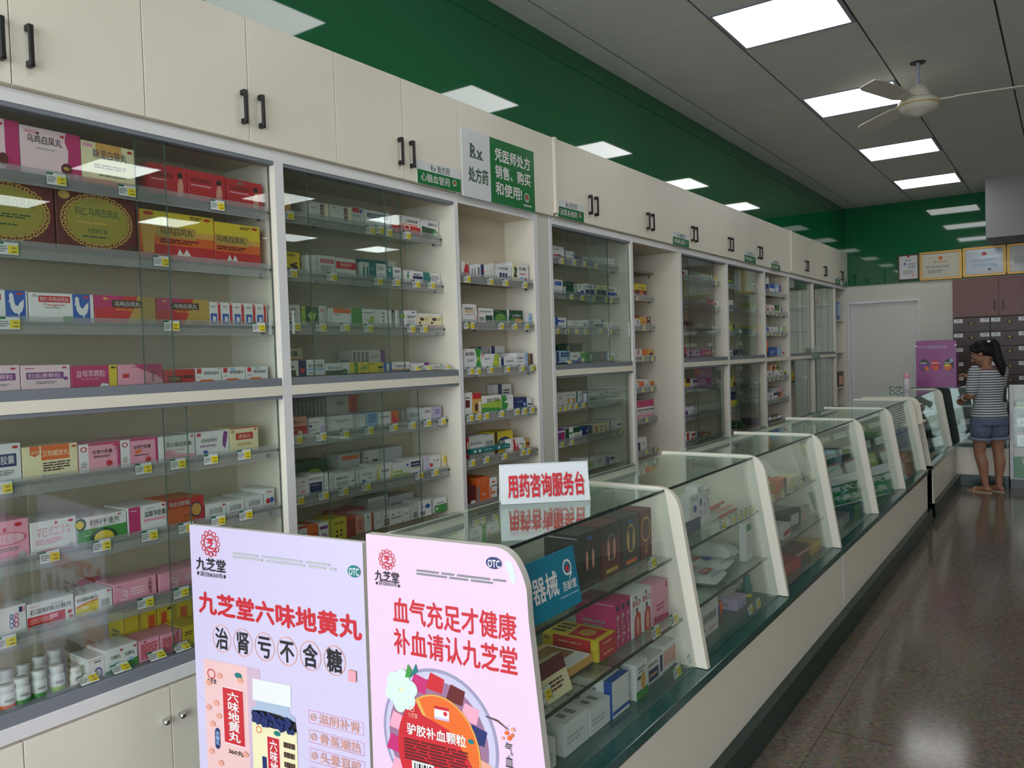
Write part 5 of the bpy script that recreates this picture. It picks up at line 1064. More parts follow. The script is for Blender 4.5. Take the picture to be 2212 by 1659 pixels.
for (z0, z1, tx) in ((.45, .4885, '滋阴补肾'), (.392, .4305, '骨蒸潮热'), (.335, .376, '头晕耳鸣'), (.279, .32, '腰膝酸软')):
    boxes_ += '|r .472 %g .674 %g P|r .472 %g .674 %g P|r .472 %g .4732 %g P|r .6728 %g .674 %g P|o .49 %g .011 .011 .003 S|o .49 %g .004 .004 .002 S|t %s .51 %g .664 %g S .01' % (z0, z0+.0012, z1-.0012, z1, z0, z1, z0, z1, (z0+z1)/2, (z0+z1)/2, tx, z0+.005, z1-.004)
hills = [shape(mat('hill_lilac', (204, 196, 224), .4), [(0.0, .05), (0, .46), (.06, .42), (.14, .36), (.25, .3), (.4, .36), (.52, .31), (.6, .4), (.693, .37), (.693, .05)], .0005)]
pk = [shape('peach_print', [(.036, .1), (.04, .574), (.228, .577), (.222, .1)], .0010), shape(mat('peach_side', (204, 176, 196), .4), [(.222, .1), (.228, .577), (.281, .576), (.275, .1)], .0010)]
blobs = ''.join('|e %g %g %g %g S' % (x, z, .012, .009) for x, z in ((.06, .5), (.09, .44), (.055, .42), (.11, .53), (.2, .53), (.07, .37), (.1, .4), (.06, .28), (.1, .25), (.19, .24), (.21, .3)))
pills = [shape('print_white', [(.251, .545), (.407, .548), (.404, .482), (.248, .479)], .0016), shape(mat('bottle_glass_print', (168, 184, 206), .3), [(.26, .48), (.395, .482), (.398, .462), (.42, .452), (.426, .1), (.238, .1), (.24, .452), (.262, .462)], .0014),
         shape('print_black', [(.243, .446), (.29, .452), (.36, .45), (.42, .44), (.424, .4), (.242, .4)], .0018), shape('print_cream', [(.241, .41), (.33, .404), (.424, .411), (.42, .1), (.24, .1)], .0020)]
pd_ = ''.join('|e %g %g .008 .007 N' % (.252+random.random()*.165, .408+random.random()*.036) for k in range(70))
board((-2.3, 1.462, 0), (.99234, .12351), [(0, .05), (.6935, .05), (.6935, .997), (.69, 1.0), (.003, 1.0), (0, .997)], 'lilac_print', .016, 'advertising_board',
      'lilac advertising board with round medicine bottle and circled characters, beside the pink board',
      hills+[(logo(.0925, .947, .042)+'|t 九芝堂 .025 .86 .158 .9 K .02|t 源自1650年 .04 .84 .145 .856 K 0|e .033 .848 .004 .006 K|e .151 .848 .004 .006 K|l .19 .909 .609 .931 2 e|e .6625 .916 .0225 .017 T|t OTC .645 .905 .68 .927 W', .0006),
             ('t 九芝堂六味地黄丸 .027 .722 .68 .79 R .035'+circ+boxes_+'|r .63 .601 .658 .633 S|r .633 .604 .643 .63 P|r .645 .604 .655 .63 P', .0008)]+pk+
      [('o .072 .53 .018 .016 .004 R|t 九芝堂 .052 .5 .094 .515 K|e .191 .5435 .016 .009 T|r .118 .318 .21 .5 m|r .12 .322 .208 .496 R|T 六味地黄丸 .138 .33 .19 .488 W .02|e .09 .35 .0105 .01 N|e .0875 .302 .0105 .01 N|r .0775 .302 .1 .35 N|T 浓缩丸 .08 .305 .098 .35 b|t 360丸 .135 .29 .2 .303 D'+blobs, .0014)]+pills+
      [(pd_[1:], .0021), ('o .27 .39 .012 .011 .003 O|e .345 .392 .014 .008 T|r .302 .16 .354 .378 m|r .304 .16 .352 .376 R|T 六味地黄丸 .312 .2 .345 .37 W .02|r .28 .27 .298 .31 N|l .37 .2 .415 .38 6 D', .0024)])
petals = []
for k in range(6):
    a = k*math.pi/3+.3; c = (.136, .652)
    petals.append(shape('mint_print', ell(c[0]+.026*math.cos(a), c[1]+.03*math.sin(a), .019+.008*abs(math.cos(a)), .021+.008*abs(math.sin(a)), 16), .0030+.00004*k))
wrap = []
for k, (x, z, c) in enumerate([(.19, .68, 'print_magenta'), (.24, .69, 'print_red'), (.3, .67, 'print_maroon'), (.34, .63, 'print_pink'), (.36, .58, 'print_navy'), (.12, .57, 'print_pink'), (.11, .51, 'print_magenta'), (.12, .45, 'print_pink'), (.37, .5, 'print_salmon'), (.38, .45, 'print_orange')]):
    wrap.append(shape(c, [(x-.028, z-.018), (x+.02, z-.026), (x+.03, z+.012), (x-.012, z+.024)], .0016+.00003*k))
XA = Vector((-1.5133, 1.466, 0))
edge2 = bez((.385, 1.05), (.452, 1.052), (.474, .955), 12)
board((-1.5497, 1.4622, 0), (.99345, .11425), [(.031, .05), (.589, .05)]+[(.544, .539), (.512, .88)]+[(a+.035, b) for a, b in edge2][::-1]+[(.037, 1.05)], 'pink_print', .026, 'advertising_board',
      'pink advertising board with round red product tub and rounded corner, at the counter end',
      [(logo(.104, .9885, .027)+'|t 九芝堂 .063 .931 .142 .958 K .02|t 源自1650年 .074 .92 .136 .932 K 0|e .069 .924 .003 .004 K|e .14 .924 .003 .004 K|l .197 .958 .455 .975 2 d|e .4235 1.011 .0215 .0145 N|t OTC .407 1.001 .441 1.02 W', .0006),
       ('t 血气充足才健康 .116 .828 .48 .893 R .02|t 补血请认九芝堂 .116 .747 .481 .813 R .02', .0008),
       shape('steel_lilac', ell(.247, .545, .173, .18, 56), .0010), shape(mat('tub_rim', (196, 190, 214), .3), ell(.247, .545, .165, .172, 56), .0012), shape(mat('tub_inner', (150, 110, 140), .35), ell(.243, .54, .150, .157, 56), .0014)]+wrap+
      [shape('print_red', ell(.245, .51, .125, .15, 48), .0022), shape('print_tan', ell(.245, .51, .1245, .1495, 40, -.25, 2.2)+[(.2, .6), (.28, .58)], .0024), shape('print_orange', ell(.245, .51, .12, .145, 40, -.2, 2.1)+[(.21, .6), (.28, .575)], .0025),
       ('r .237 .604 .281 .632 W|r .237 .624 .281 .632 R|e .27 .616 .006 .006 R|r .237 .598 .281 .604 v|o .168 .61 .008 .008 .002 S|t 九芝堂 .155 .588 .186 .6 S|t 驴胶补血颗粒 .15 .543 .33 .572 W .02|e .343 .561 .009 .006 T|l .14 .475 .335 .533 7 r|r .163 .42 .231 .476 W|r .17 .42 .174 .472 K|r .178 .42 .18 .472 K|r .184 .42 .19 .472 K|r .194 .42 .196 .472 K|r .2 .42 .206 .472 K|r .21 .42 .212 .472 K|r .217 .42 .223 .472 K', .0027)]+petals+
      [('e .136 .652 .008 .009 y|p .15 .69 .16 .725 .172 .71 .165 .69 G|p .165 .69 .185 .73 .19 .71 T|T 气血双补 .438 .455 .46 .582 K .0|p .387 .632 .42 .626 .45 .61 .45 .612 .42 .63 .387 .634 D|p .44 .612 .46 .63 .442 .615 D|e .445 .603 .006 .005 O|e .462 .614 .006 .005 S|e .452 .592 .006 .006 O|e .46 .6 .004 .005 O|e .434 .588 .004 .004 S', .0030),
       shape('mint_print', [(.452, 1.015), (.47, 1.02), (.482, .985), (.478, .965), (.468, .97)], .0006)])

# blue sign on the slanted front glass of the first bay
zt, zb_ = .985, .835
def gp(y, z): return Vector((XG(z)+.0085, y, z))
s = MB(); sg = Vector((XG(zb_)-XG(zt), 0, zb_-zt)); hgt = sg.length; Vv = -sg.normalized(); Ov = gp(1.548, zb_)
Nn = Vector((0, 1, 0)).cross(Vv); wd = .292
s.add([Ov, Ov+Vector((0, wd, 0)), Ov+Vector((0, wd, 0))+Vv*hgt, Ov+Vv*hgt]+[p_ + Nn*.004 for p_ in (Ov, Ov+Vector((0, wd, 0)), Ov+Vector((0, wd, 0))+Vv*hgt, Ov+Vv*hgt)], [(3, 2, 1, 0), (4, 5, 6, 7), (0, 1, 5, 4), (1, 2, 6, 5), (2, 3, 7, 6), (3, 0, 4, 7)], mat('sign_blue', (0, 122, 150), .25))
s.deco(Ov+Nn*.004, (0, 1, 0), Vv, wd, hgt, 't 疗器械 .04 .3 .66 .72 W .02|t 百龄堂 .72 .3 .96 .46 W .02|l .66 .2 .97 .24 1 b|o .84 .68 .075 .14 .02 W|e .84 .66 .03 .06 R|p .84 .46 .87 .5 .91 .56 .89 .6 W')
tag(s.build('counter_sign', loc=tuple(Ov)), 'teal blue sign reading 医疗器械 on the glass behind the pink board', 'sign')
# tent sign on the counter top
A = Vector((-1.4655, 2.008, 1.0382)); B = Vector((-1.2525, 2.1985, 1.0382)); t = (B-A).normalized(); n = Vector((t.y, -t.x, 0)); Lw = (B-A).length
s = MB(); ap = -n*.035+Vector((0, 0, .122)); bk = -n*.07; tk = .003
for P0, P1 in ((Vector((0, 0, 0)), ap), (ap, bk), (bk, Vector((0, 0, 0)))):
    ax = (P1-P0); nn = ax.cross(t).normalized()*tk if True else 0
    v8 = [A+P0, A+P0+t*Lw, A+P1+t*Lw, A+P1]; s.add(v8+[p_-nn*(-1) for p_ in v8], [(0, 1, 2, 3), (7, 6, 5, 4), (0, 4, 5, 1), (1, 5, 6, 2), (2, 6, 7, 3), (3, 7, 4, 0)], 'sign_white')
Vv = ap.normalized(); s.deco(A+n*.0035, t, Vv, Lw, ap.length, 't 用药咨询服务台 .08 .16 .95 .74 R .03')
tag(s.build('tent_sign', loc=tuple(A)), 'white tent sign with red characters 用药咨询服务台 on the counter top', 'sign')

# goods in the display counters
def good(x, y, z, w_, d_, h, st, label, name='medicine_box', cat='medicine box', group=None, rz=0., **kw):
    s = carton(0, -w_/2, 0, w_, d_, h, st, **kw); o = s.build(name, loc=(0, 0, 0)); o.location = (x, y, z+.0006); o.rotation_euler = (0, 0, rz)
    return tag(o, label, cat, group)
G1c = 'goods in the first bay of the display counter'
for k, y in enumerate((2.05, 2.185, 2.32, 2.433)):
    st = ['K|o .5 .55 .22 .26 .04 D|e .36 .5 .06 .18 S|e .64 .5 .06 .18 S|r .05 .04 .95 .1 D|r .4 .86 .6 .93 B', 'r|r 0 .7 1 1 K|o .5 .55 .24 .26 .03 d|e .36 .5 .06 .2 S|e .64 .5 .06 .2 S|r .2 .08 .8 .16 A', 'K|o .5 .55 .24 .28 .03 o|e .36 .5 .06 .2 o|e .64 .5 .06 .2 A|r .2 .06 .8 .14 O|r .4 .86 .6 .92 B', 'r|o .5 .6 .4 .26 .06 o|e .5 .6 .2 .16 D|T 礼盒 .35 .1 .65 .3 o'][k]
    good(-1.175, y, .808, (.13, .13, .13, .085)[k], .12, .165, st, 'tall dark gift box with gold oval, %s on the upper counter shelf, first bay' % ORD[k], 'gift_box', 'gift box', G1c)
good(-1.13, 1.675, .808, .08, .07, .065, 'o|l .1 .5 .9 .8 3 D|r 0 0 1 .15 R|l .3 .2 .8 .3 1 P', 'orange-gold carton on the upper counter shelf, below the blue sign', group=G1c)
good(-1.13, 1.785, .808, .125, .06, .075, 'W|r 0 0 .08 1 N|p .2 .5 .3 .95 .36 .6 .3 .4 O|p .26 .5 .36 .95 .42 .6 R|l .6 .2 .85 .26 1 d|e .92 .2 .04 .06 S', 'white carton with orange streak beside the blue sign', group=G1c)
for k in range(2):
    good(-1.122, 2.045, .608+.031*k, .115, .19, .03, 'Y|r .08 0 1 1 R|l .3 .3 .8 .7 1 S', ('lower' if k == 0 else 'upper')+' flat red and yellow box of the stacked pair, lower counter shelf', group=G1c, side='r .2 0 .88 1 R|l .3 .35 .8 .6 1 S|l .03 .3 .16 .7 2 D', top='r .42 .12 .9 .86 R|e .66 .5 .14 .26 o|l .08 .2 .36 .9 3 D')
s_ = bpy.data.objects[-1] if False else None
for k in range(3):
    good(-1.125, 2.1225+.034*k, .608, .033, .14, .14, 'M|e .5 .86 .3 .07 N|T BIOMI .25 .05 .75 .74 W', 'slim magenta carton with white vertical letters, %s of three, lower counter shelf' % ORD[k], group=G1c)
for k in range(2):
    good(-1.122, 2.244+.071*k, .608, .07, .14, .135, 'W|e .45 .92 .08 .05 N|t BIO .1 .72 .9 .86 R|p .2 0 .25 .4 .5 .6 .85 .5 .9 0 R|e .56 .25 .16 .22 S|e .5 .62 .1 .06 D', 'white carton with red pomegranate picture, %s of two, lower counter shelf' % ORD[k], group=G1c)
good(-1.118, 2.414, .608, .115, .06, .13, 'P|l .2 .3 .8 .5 2 M|r .85 .8 .95 .95 M|p 0 0 1 0 1 .12 0 .2 M', 'plain pink carton at the far end of the lower counter shelf, first bay', group=G1c)
good(-1.13, 1.895, .608, .15, .17, .03, 'o|r 0 0 1 .3 D', 'open flat brown and white box lying on the lower counter shelf', group=G1c)
tag(MB().box(-1.28, -1.135, 1.835, 1.965, .6392, .642, 'print_white').box(-1.275, -1.18, 1.845, 1.955, .6421, .6424, mat('kraft', (150, 112, 70), .5)).build('leaflet', loc=(-1.21, 1.9, .64)), 'white and brown leaflet lying on the flat box, lower counter shelf', 'leaflet')
s = carton(0, -.06, 0, .12, .03, .1, 'y|r 0 .6 1 1 r|l .2 .2 .8 .5 3 r').build('medicine_box', loc=(0, 0, 0)); s.location = (-1.095, 1.74, .609); s.rotation_euler = (0, -.35, 0)
tag(s, 'maroon and cream carton leaning on the glass, lower counter shelf', 'medicine box', G1c)
dev = 'W|l .1 .3 .8 .6 2 e'
for k, (y, w_, h) in enumerate(((1.655, .07, .075), (1.797, .127, .086), (1.926, .118, .074))):
    o = good(-1.085, y, ZD, w_, .2, h, dev, 'white device box with printed lid, %s on the counter floor, first bay' % ORD[k], 'device_box', 'device box', G1c, top='o .45 .5 .22 .2 .03 d|r .4 .42 .52 .58 d|l .75 .2 .92 .8 2 d|r .12 .1 .2 .3 S')
    me = o.data
for k, (y, w_) in enumerate(((1.81, .135), (1.932, .1))):
    pass
good(-1.08, 2.043, ZD, .105, .17, .108, 'W|r 0 .1 1 .2 B', 'white device box with blue band on the counter floor', 'device_box', 'device box', G1c, side='r .84 0 1 1 B|l .1 .3 .7 .8 4 d|r .6 .3 .75 .6 O', top='r .84 0 1 1 B|r .2 .3 .6 .7 e')
good(-1.076, 2.175, ZD, .08, .05, .11, 'W|r .0 0 1 .25 G|e .6 .45 .2 .25 o|l .2 .7 .8 .9 2 d|r .1 .55 .4 .65 g', 'white and green upright carton with hand picture on the counter floor', group=G1c)
good(-1.22, 2.17, ZD, .11, .05, .14, 'G|e .4 .6 .06 .08 K|l .2 .2 .8 .4 2 g', 'bright green carton standing behind the hand picture carton', group=G1c)
good(-1.095, 2.31, ZD, .12, .16, .075, 'W|r .1 .1 .7 .6 N|l .15 .25 .65 .45 1 S|r .8 .2 .95 .9 N|l .1 .7 .7 .9 1 d', 'white carton with navy and red label on the counter floor', group=G1c)
for k in range(6): good(-1.098, 2.388+.0165*k, ZD, .0155, .18, .085, 'W|r .1 .2 .9 .8 S', 'thin white carton on edge, %s of six on the counter floor' % ORD[k], group=G1c)
put_tag(XG(.655)-.006, 1.625, .66, 'price tag on the lower counter shelf nearest the pink board', -.17)
for n_, (y, z) in enumerate(((2.26, .628), (2.40, .628), (2.315, .828), (2.355, .475), (2.475, .475))):
    put_tag(XG(z)-.006, y, z, 'price tag behind the front glass, %s in the first counter bay' % ORD[n_], -.17)
# second bay
G2c = 'goods in the second bay of the display counter'
for k, (y, w_, h) in enumerate(((2.90, .1, .14), (2.985, .07, .16), (3.05, .06, .12), (3.11, .05, .13))):
    good(-1.19-.01*k, y, .808, w_, .05, h, 'W|e .5 .6 .18 .1 B|T 疗 .38 .15 .62 .42 B|l .2 .82 .8 .94 1 b' if k < 2 else 'W|r 0 .8 1 1 w|l .2 .3 .8 .6 3 e|r .3 .6 .6 .68 B', 'white and blue upright packet, %s on the upper counter shelf, second bay' % ORD[k], 'packet', 'packet', G2c)
good(-1.18, 2.81, .808, .24, .15, .05, 'N|l .1 .4 .5 .6 1 b', 'flat white topped navy box on the upper counter shelf, second bay', group=G2c)
tag(MB().box(-1.325, -1.185, 2.695, 2.925, .8592, .8598, 'print_white').build('lid_card', loc=(-1.25, 2.81, .859)), 'white card on top of the navy box, second bay', 'card')
for k in range(4):
    s = MB(); x = -1.19-.028*k; s.lathe([(.004, 0), (.005, .003), (.005, .2), (.0035, .206)], (x, 3.16+.015*(k % 2), .814+.012*(k % 3)), 'print_salmon' if k % 2 else 'print_red', 10, 'y')
    tag(s.build('thermometer_tube', loc=(x, 3.16, .814)), 'thin red tube lying on the upper counter shelf, %s of four' % ORD[k], 'tube', 'red tubes on the upper counter shelf')
for k, (x, y, rz) in enumerate(((-1.18, 2.92, .12), (-1.22, 3.12, .1))):
    pouch(x, y, .609, .19, .17, .035, mat('pad_white', (206, 212, 212), .4), 'white cotton pad packet with red and blue print, %s on the lower counter shelf' % ORD[k], 'cotton_packet', None, 'packet', 'cotton packets on the lower counter shelf', rz, 20+k)
    s = MB(); O = Vector((x+.07, y-.075, .6475)); s.deco(O, (0, 1, 0), (-1, 0, 0), .15, .13, 'r .05 .02 .95 .04 R|r .05 0 .95 .015 B|r .3 .3 .85 .55 R|l .33 .36 .82 .5 1 W|l .3 .1 .8 .24 2 b|r .05 .7 .45 .95 B|r .6 .8 .9 .95 S' if k == 0 else 'r .05 .02 .95 .04 R|r .05 0 .95 .015 B|p .2 .5 .5 .9 .7 .7 .5 .45 B|r .5 .4 .9 .44 O|l .55 .15 .9 .35 2 b|r .1 .85 .5 .98 R')
    tag(s.build('printed_card', loc=tuple(O)), 'printed red and blue card in cotton packet, %s of two' % ORD[k], 'card', 'cards in the cotton packets')
for k in range(3): pouch(-1.23, 3.17+.055*k, .609, .07, .16, .085-.01*k, mat('bag_white', (196, 204, 198), .3), 'crumpled white plastic bag, %s behind the cotton packets' % ORD[k], 'plastic_bag', None, 'bag', 'white bags on the lower counter shelf', .2*k, 30+k)
good(-1.12, 3.315, .608, .08, .03, .16, 'W|r .1 .78 .8 .96 G|l .2 .3 .8 .7 4 w', 'white leaflet carton with green header, lower counter shelf, second bay', group=G2c)
good(-1.10, 2.785, ZD, .2, .06, .15, 'W|l .2 .75 .7 .95 3 e|r .22 .32 .9 .56 w|t 修阿霉素 .25 .35 .88 .54 K|e .25 .2 .05 .05 R|l .5 .1 .9 .2 1 S', 'white plastic medicine bag with black characters, counter floor, second bay', 'medicine_bag', 'bag', G2c)
for k, c_ in enumerate(('print_blue', 'print_blue', 'print_orange')):
    s = MB().lathe([(.014, 0), (.015, .003), (.015, .04), (.012, .045)], (-1.16, 2.98+.035*k, ZD), c_, 16)
    tag(s.build('ointment_cup', loc=(-1.16, 2.98+.035*k, ZD)), ('orange' if k == 2 else 'blue')+' little cup on the counter floor, %s of three' % ORD[k], 'cup', 'little cups on the counter floor')
good(-1.10, 3.15, ZD, .11, .15, .045, 'v|l .1 .3 .8 .6 1 b', 'lavender open tray on the counter floor, second bay', 'tray', 'tray', G2c)
tag(MB().lathe([(.06, 0), (.085, .045), (.088, .05), (.08, .05), (.056, .006)], (-1.2, 3.26, .4955), mat('clear_tub', (180, 184, 172), .25), 28).build('plastic_bowl', loc=(-1.2, 3.26, .4955)), 'pale plastic bowl resting on the lavender tray', 'bowl')
bpy.data.objects['plastic_bowl'].location.x = -1.2
bpy.data.objects['plastic_bowl'].location.y = 3.15
r = root('teal_bottle', (-1.13, 3.30, ZD), 'teal bottle with yellow base label on the counter floor', 'bottle')
part(MB().lathe([(.02, 0), (.021, .005), (.021, .055), (.012, .068)], (-1.13, 3.30, ZD), 'print_teal', 18).lathe([(.0213, .006), (.0213, .02)], (-1.13, 3.30, ZD), 'print_yellow', 18), 'body', r)
part(MB().lathe([(.0145, .068), (.0145, .094), (.013, .096)], (-1.13, 3.30, ZD), 'print_teal', 16), 'cap', r)
for n_, y in enumerate((2.95, 3.06, 3.13, 3.19, 3.245, 3.305)): put_tag(XG(.828)-.006, y, .828, 'price tag on the upper shelf, %s in the second counter bay' % ORD[n_], -.17)
for n_, y in enumerate((3.075, 3.165)): put_tag(XG(.474)-.006, y, .474, 'price tag near the counter floor, %s of two in the second bay' % ORD[n_], -.17)
# bays further along
BAY = {3: [(2, [('o', .13, .05), ('A|r 0 0 1 .3 O', .12, .06), ('O|r .6 0 1 1 r', .1, .06), ('y', .14, .05), ('w|r 0 0 1 .4 K', .1, .045)]), (1, [('W|r .3 .3 .7 .8 R', .14, .07), ('W|r .1 .2 .9 .6 R', .12, .06), ('g|r .2 .2 .8 .8 w', .14, .09), ('w|r 0 0 .4 1 S', .1, .06)]), (0, [('R|r .2 .4 .8 .6 D', .2, .06), ('R', .16, .05), ('r|r 0 .5 1 .7 S', .16, .07), ('o|r 0 .6 1 1 Y', .12, .05)])],
       4: [(2, [('K|r .2 .2 .8 .8 D', .13, .08), ('g|r .3 .5 .9 .7 Y', .14, .07), ('T', .12, .06), ('b|r 0 .5 1 1 w', .12, .06), ('K', .12, .05)]), (1, [('g', .16, .08), ('K|r .1 .6 .9 .7 L', .14, .06), ('T|r .2 .3 .8 .6 b', .15, .06), ('D', .14, .05)]), (0, [('d', .2, .06), ('w|r .2 .2 .8 .5 d', .2, .05), ('e', .16, .05), ('T|r 0 0 .5 1 G', .16, .08)])],
       5: [(2, [('L|r .2 .2 .8 .6 g', .14, .06), ('Y|r 0 0 1 .4 g', .14, .06), ('g', .12, .05), ('G|r .5 .2 .9 .9 L', .14, .06)]), (1, [('D', .18, .06), ('r', .16, .07), ('D|r .2 .4 .8 .8 d', .16, .06), ('d', .14, .06)]), (0, [('G|r 0 .6 .4 1 R', .15, .09), ('G|r .5 .5 1 1 R|r .1 .1 .4 .4 Y', .15, .09), ('G|r .3 .3 .6 .8 L', .15, .09), ('T|r .2 .2 .6 .6 Y', .15, .08)])],
       6: [(2, [('d|r .2 .2 .8 .6 R', .14, .06), ('w', .14, .06), ('d', .14, .05)]), (1, [('d', .16, .06), ('S|r .2 .2 .5 .8 R', .14, .06), ('w', .14, .05)]), (0, [('G|r .2 .3 .8 .6 T', .18, .08), ('T', .16, .07), ('G', .16, .08), ('g', .14, .07)])],
       7: [(2, [('W', .14, .05), ('g|r .2 .3 .7 .8 w', .16, .08), ('w|r .4 .2 .8 .8 G', .14, .07)]), (1, [('g', .18, .07), ('K', .16, .05), ('d', .16, .06)]), (0, [('g|r .2 .2 .7 .5 w', .18, .07), ('d', .2, .05)])]}
BY = {3: (3.43, 4.35), 4: (4.41, 5.35), 5: (5.40, 6.36), 6: (6.41, 7.40), 7: (7.75, 9.2)}
rnd = random.Random(11)
for bay, rows in BAY.items():
    for lev, items in rows:
        z = {0: ZD, 1: .608, 2: .808}[lev]; a, b = BY[bay]; n_ = len(items); pit = (b-a-.06)/n_
        for k, (st, w_, h) in enumerate(items):
            y = a+.04+pit*(k+.5)
            good(XG(z+h)-.03-rnd.uniform(0, .03), y, z, min(w_*1.25, pit*.94), .16, h, st, '%s, %s on the %s, %s counter bay' % (describe(st), ORD[k], ('counter floor', 'lower counter shelf', 'upper counter shelf')[lev], ORD[bay-1]), group='goods in the %s counter bay' % ORD[bay-1], rz=rnd.uniform(-.08, .08))
        if lev == 2 and bay in (3, 5):
            for k in range(5): put_tag(XG(.828)-.006, a+.15+.15*k, .828, 'price tag on the upper shelf, %s in the %s counter bay' % (ORD[k], ORD[bay-1]), -.17)
for k, (y, z) in enumerate(((3.96, .87), (6.0, .87))):
    s = MB(); s.prism([(-1.20, z), (-1.199, z), (-1.27, z+.075), (-1.271, z+.075)], 'y', y-.06, y+.06, 'print_white')
    tag(s.build('paper_note', loc=(-1.2, y, z)), 'bent white paper note resting on boxes, %s counter bay' % ('third' if k == 0 else 'fifth'), 'note')
# ------------------------------------------------------------------ cross counter at the back
r = root('cross_counter', (-.76, 9.8, 0), 'glass counter facing the viewer behind the woman in the striped shirt', 'display counter')
x0, x1, yf, yb = -1.55, -.515, 9.55, 10.05
part(MB().box(x0, x1, yf+.02, yb, .12, .413, 'cream_board'), 'base_panel', r)
part(MB().box(x0+.003, x1, yf-.02, yb-.03, 0, .121, 'dark_green_board', .002), 'kick_board', r)
part(MB().box(x0, x1, yf-.01, yb, .413, ZD, 'stone_slab', .002), 'stone_slab', r)
part(MB().box(x0, x1, yf+.012, yf+.018, ZD, 1.03, 'case_glass'), 'front_glass', r)
part(MB().box(x0, x1, yf, yb, 1.03, 1.038, 'top_glass').box(x0, x1, yf-.003, yf, 1.029, 1.039, 'dark_edge'), 'top_glass', r)
part(MB().box(x0, x1, yb-.016, yb, ZD, 1.028, 'dark_green_board'), 'back_board', r)
for z in (.82, .645): part(MB().box(x0, x1, yf+.03, yb-.02, z-.008, z, 'shelf_glass').box(x0, x1, yf+.026, yf+.03, z-.009, z, 'dark_edge'), 'shelf', r)
for lev, (z, sts) in enumerate(((.82, ['g|r .1 .2 .9 .5 w', 'W|r .2 .3 .8 .6 R', 'W|l .2 .3 .8 .7 2 d']), (.645, ['e|r .1 .1 .4 .8 w', 'W|r .2 .3 .8 .7 e', 'e']), (ZD, ['w|r .1 .5 .9 .8 e', 'W', 'w|r .3 .2 .7 .6 d']))):
    for k, st in enumerate(sts):
        s = MB(); w_, h = .125, (.055, .06, .1)[lev]; x = -.955+.15*k; a = st.split('|', 1)
        s.box(x, x+w_, yf+.06, yf+.22, z+.0006, z+h, pm(a[0]), .001)
        if len(a) > 1: s.deco((x, yf+.06, z), (1, 0, 0), (0, 0, 1), w_, h, a[1])
        tag(s.build('medicine_box', loc=(x+w_/2, yf+.06, z)), '%s, %s on the %s of the cross counter' % (describe(st), ORD[k], ('upper shelf', 'lower shelf', 'floor')[lev]), 'medicine box', 'cartons in the cross counter')
tag(MB().box(-.95, -.72, 9.60, 9.86, 1.0386, 1.0392, 'print_white').build('paper_sheet', loc=(-.8, 9.7, 1.0386)), 'white paper sheet lying on the cross counter glass', 'paper')
# white framed counter beyond the woman
r = root('white_counter', (.1, 9.8, 0), 'white framed glass counter with green sign at the right of the woman', 'display counter')
a, b = -.505, .62
part(MB().box(a, a+.035, 9.53, 9.57, .1, 1.065, 'white_edge', .002).box(b-.035, b, 9.53, 9.57, .1, 1.065, 'white_edge', .002).box(a+.035, b-.035, 9.53, 9.56, 1.035, 1.065, 'white_edge').box(a+.035, b-.035, 9.53, 9.56, .39, .43, 'white_edge').box(a+.035, b-.035, 9.53, 9.56, .1, .115, 'white_edge'), 'frame', r)
part(MB().box(a, b, 9.6, 10.05, .0, .1, 'dark_green_board').box(a, b, 9.57, 10.05, .1, .39, 'cream_board').box(a, b, 10.0, 10.05, .39, 1.03, 'dark_green_board'), 'carcass', r)
part(MB().box(a+.035, b-.035, 9.545, 9.55, .43, 1.035, 'case_glass'), 'front_glass', r)
for z in (.83, .64): part(MB().box(a+.035, b-.035, 9.57, 9.98, z-.008, z, 'shelf_glass'), 'shelf', r)
part(MB().box(a, b, 9.57, 10.05, 1.03, 1.05, 'dark_edge'), 'worktop', r)
s = MB().box(a+.035, b-.035, 9.515, 9.5295, .115, .39, 'sign_green', .001); s.deco((a+.035, 9.515, .115), (1, 0, 0), (0, 0, 1), b-a-.07, .275, 'r 0 .8 1 1 W|t 请凭处方购药 .05 .5 .95 .74 W .02|t 药品售出概不退换 .2 .14 .95 .36 W .02')
tag(s.build('counter_sign', loc=(.05, 9.52, .115)), 'green sign with white characters on the foot of the white framed counter', 'sign')
s = MB().box(a+.05, b-.05, 9.538, 9.5435, .945, 1.03, 'sign_white'); s.deco((a+.05, 9.538, .945), (1, 0, 0), (0, 0, 1), b-a-.1, .085, 't 请凭医师处方购买 .06 .2 .9 .8 D .02')
tag(s.build('paper_notice', loc=(.05, 9.54, .945)), 'white paper notice behind glass of the white framed counter', 'notice')
for lev, z in enumerate((.83, .64, .43)):
    for k in range(5):
        st = [['w|r 0 0 1 .3 L', 'L|r .2 .3 .8 .6 w', 'W|r 0 .5 1 .7 G'], ['W|l .2 .3 .8 .6 2 d', 'e', 'w|r .2 .2 .8 .6 L'], ['W|r 0 .86 1 1 R|l .2 .2 .8 .6 2 e', 'L|r .1 .3 .9 .6 y', 'W|r 0 .86 1 1 R']][lev][k % 3]
        s = MB(); q = st.split('|', 1); x = a+.06+.2*k; h = (.06, .08, .14)[lev]
        s.box(x, x+.15, 9.6, 9.75, z+.0006, z+h, pm(q[0]), .001)
        if len(q) > 1: s.deco((x, 9.6, z), (1, 0, 0), (0, 0, 1), .15, h, q[1])
        tag(s.build('medicine_box', loc=(x, 9.6, z)), '%s, %s on the %s of the white framed counter' % (describe(st), ORD[k], ('upper shelf', 'lower shelf', 'floor')[lev]), 'medicine box', 'cartons in the white framed counter')
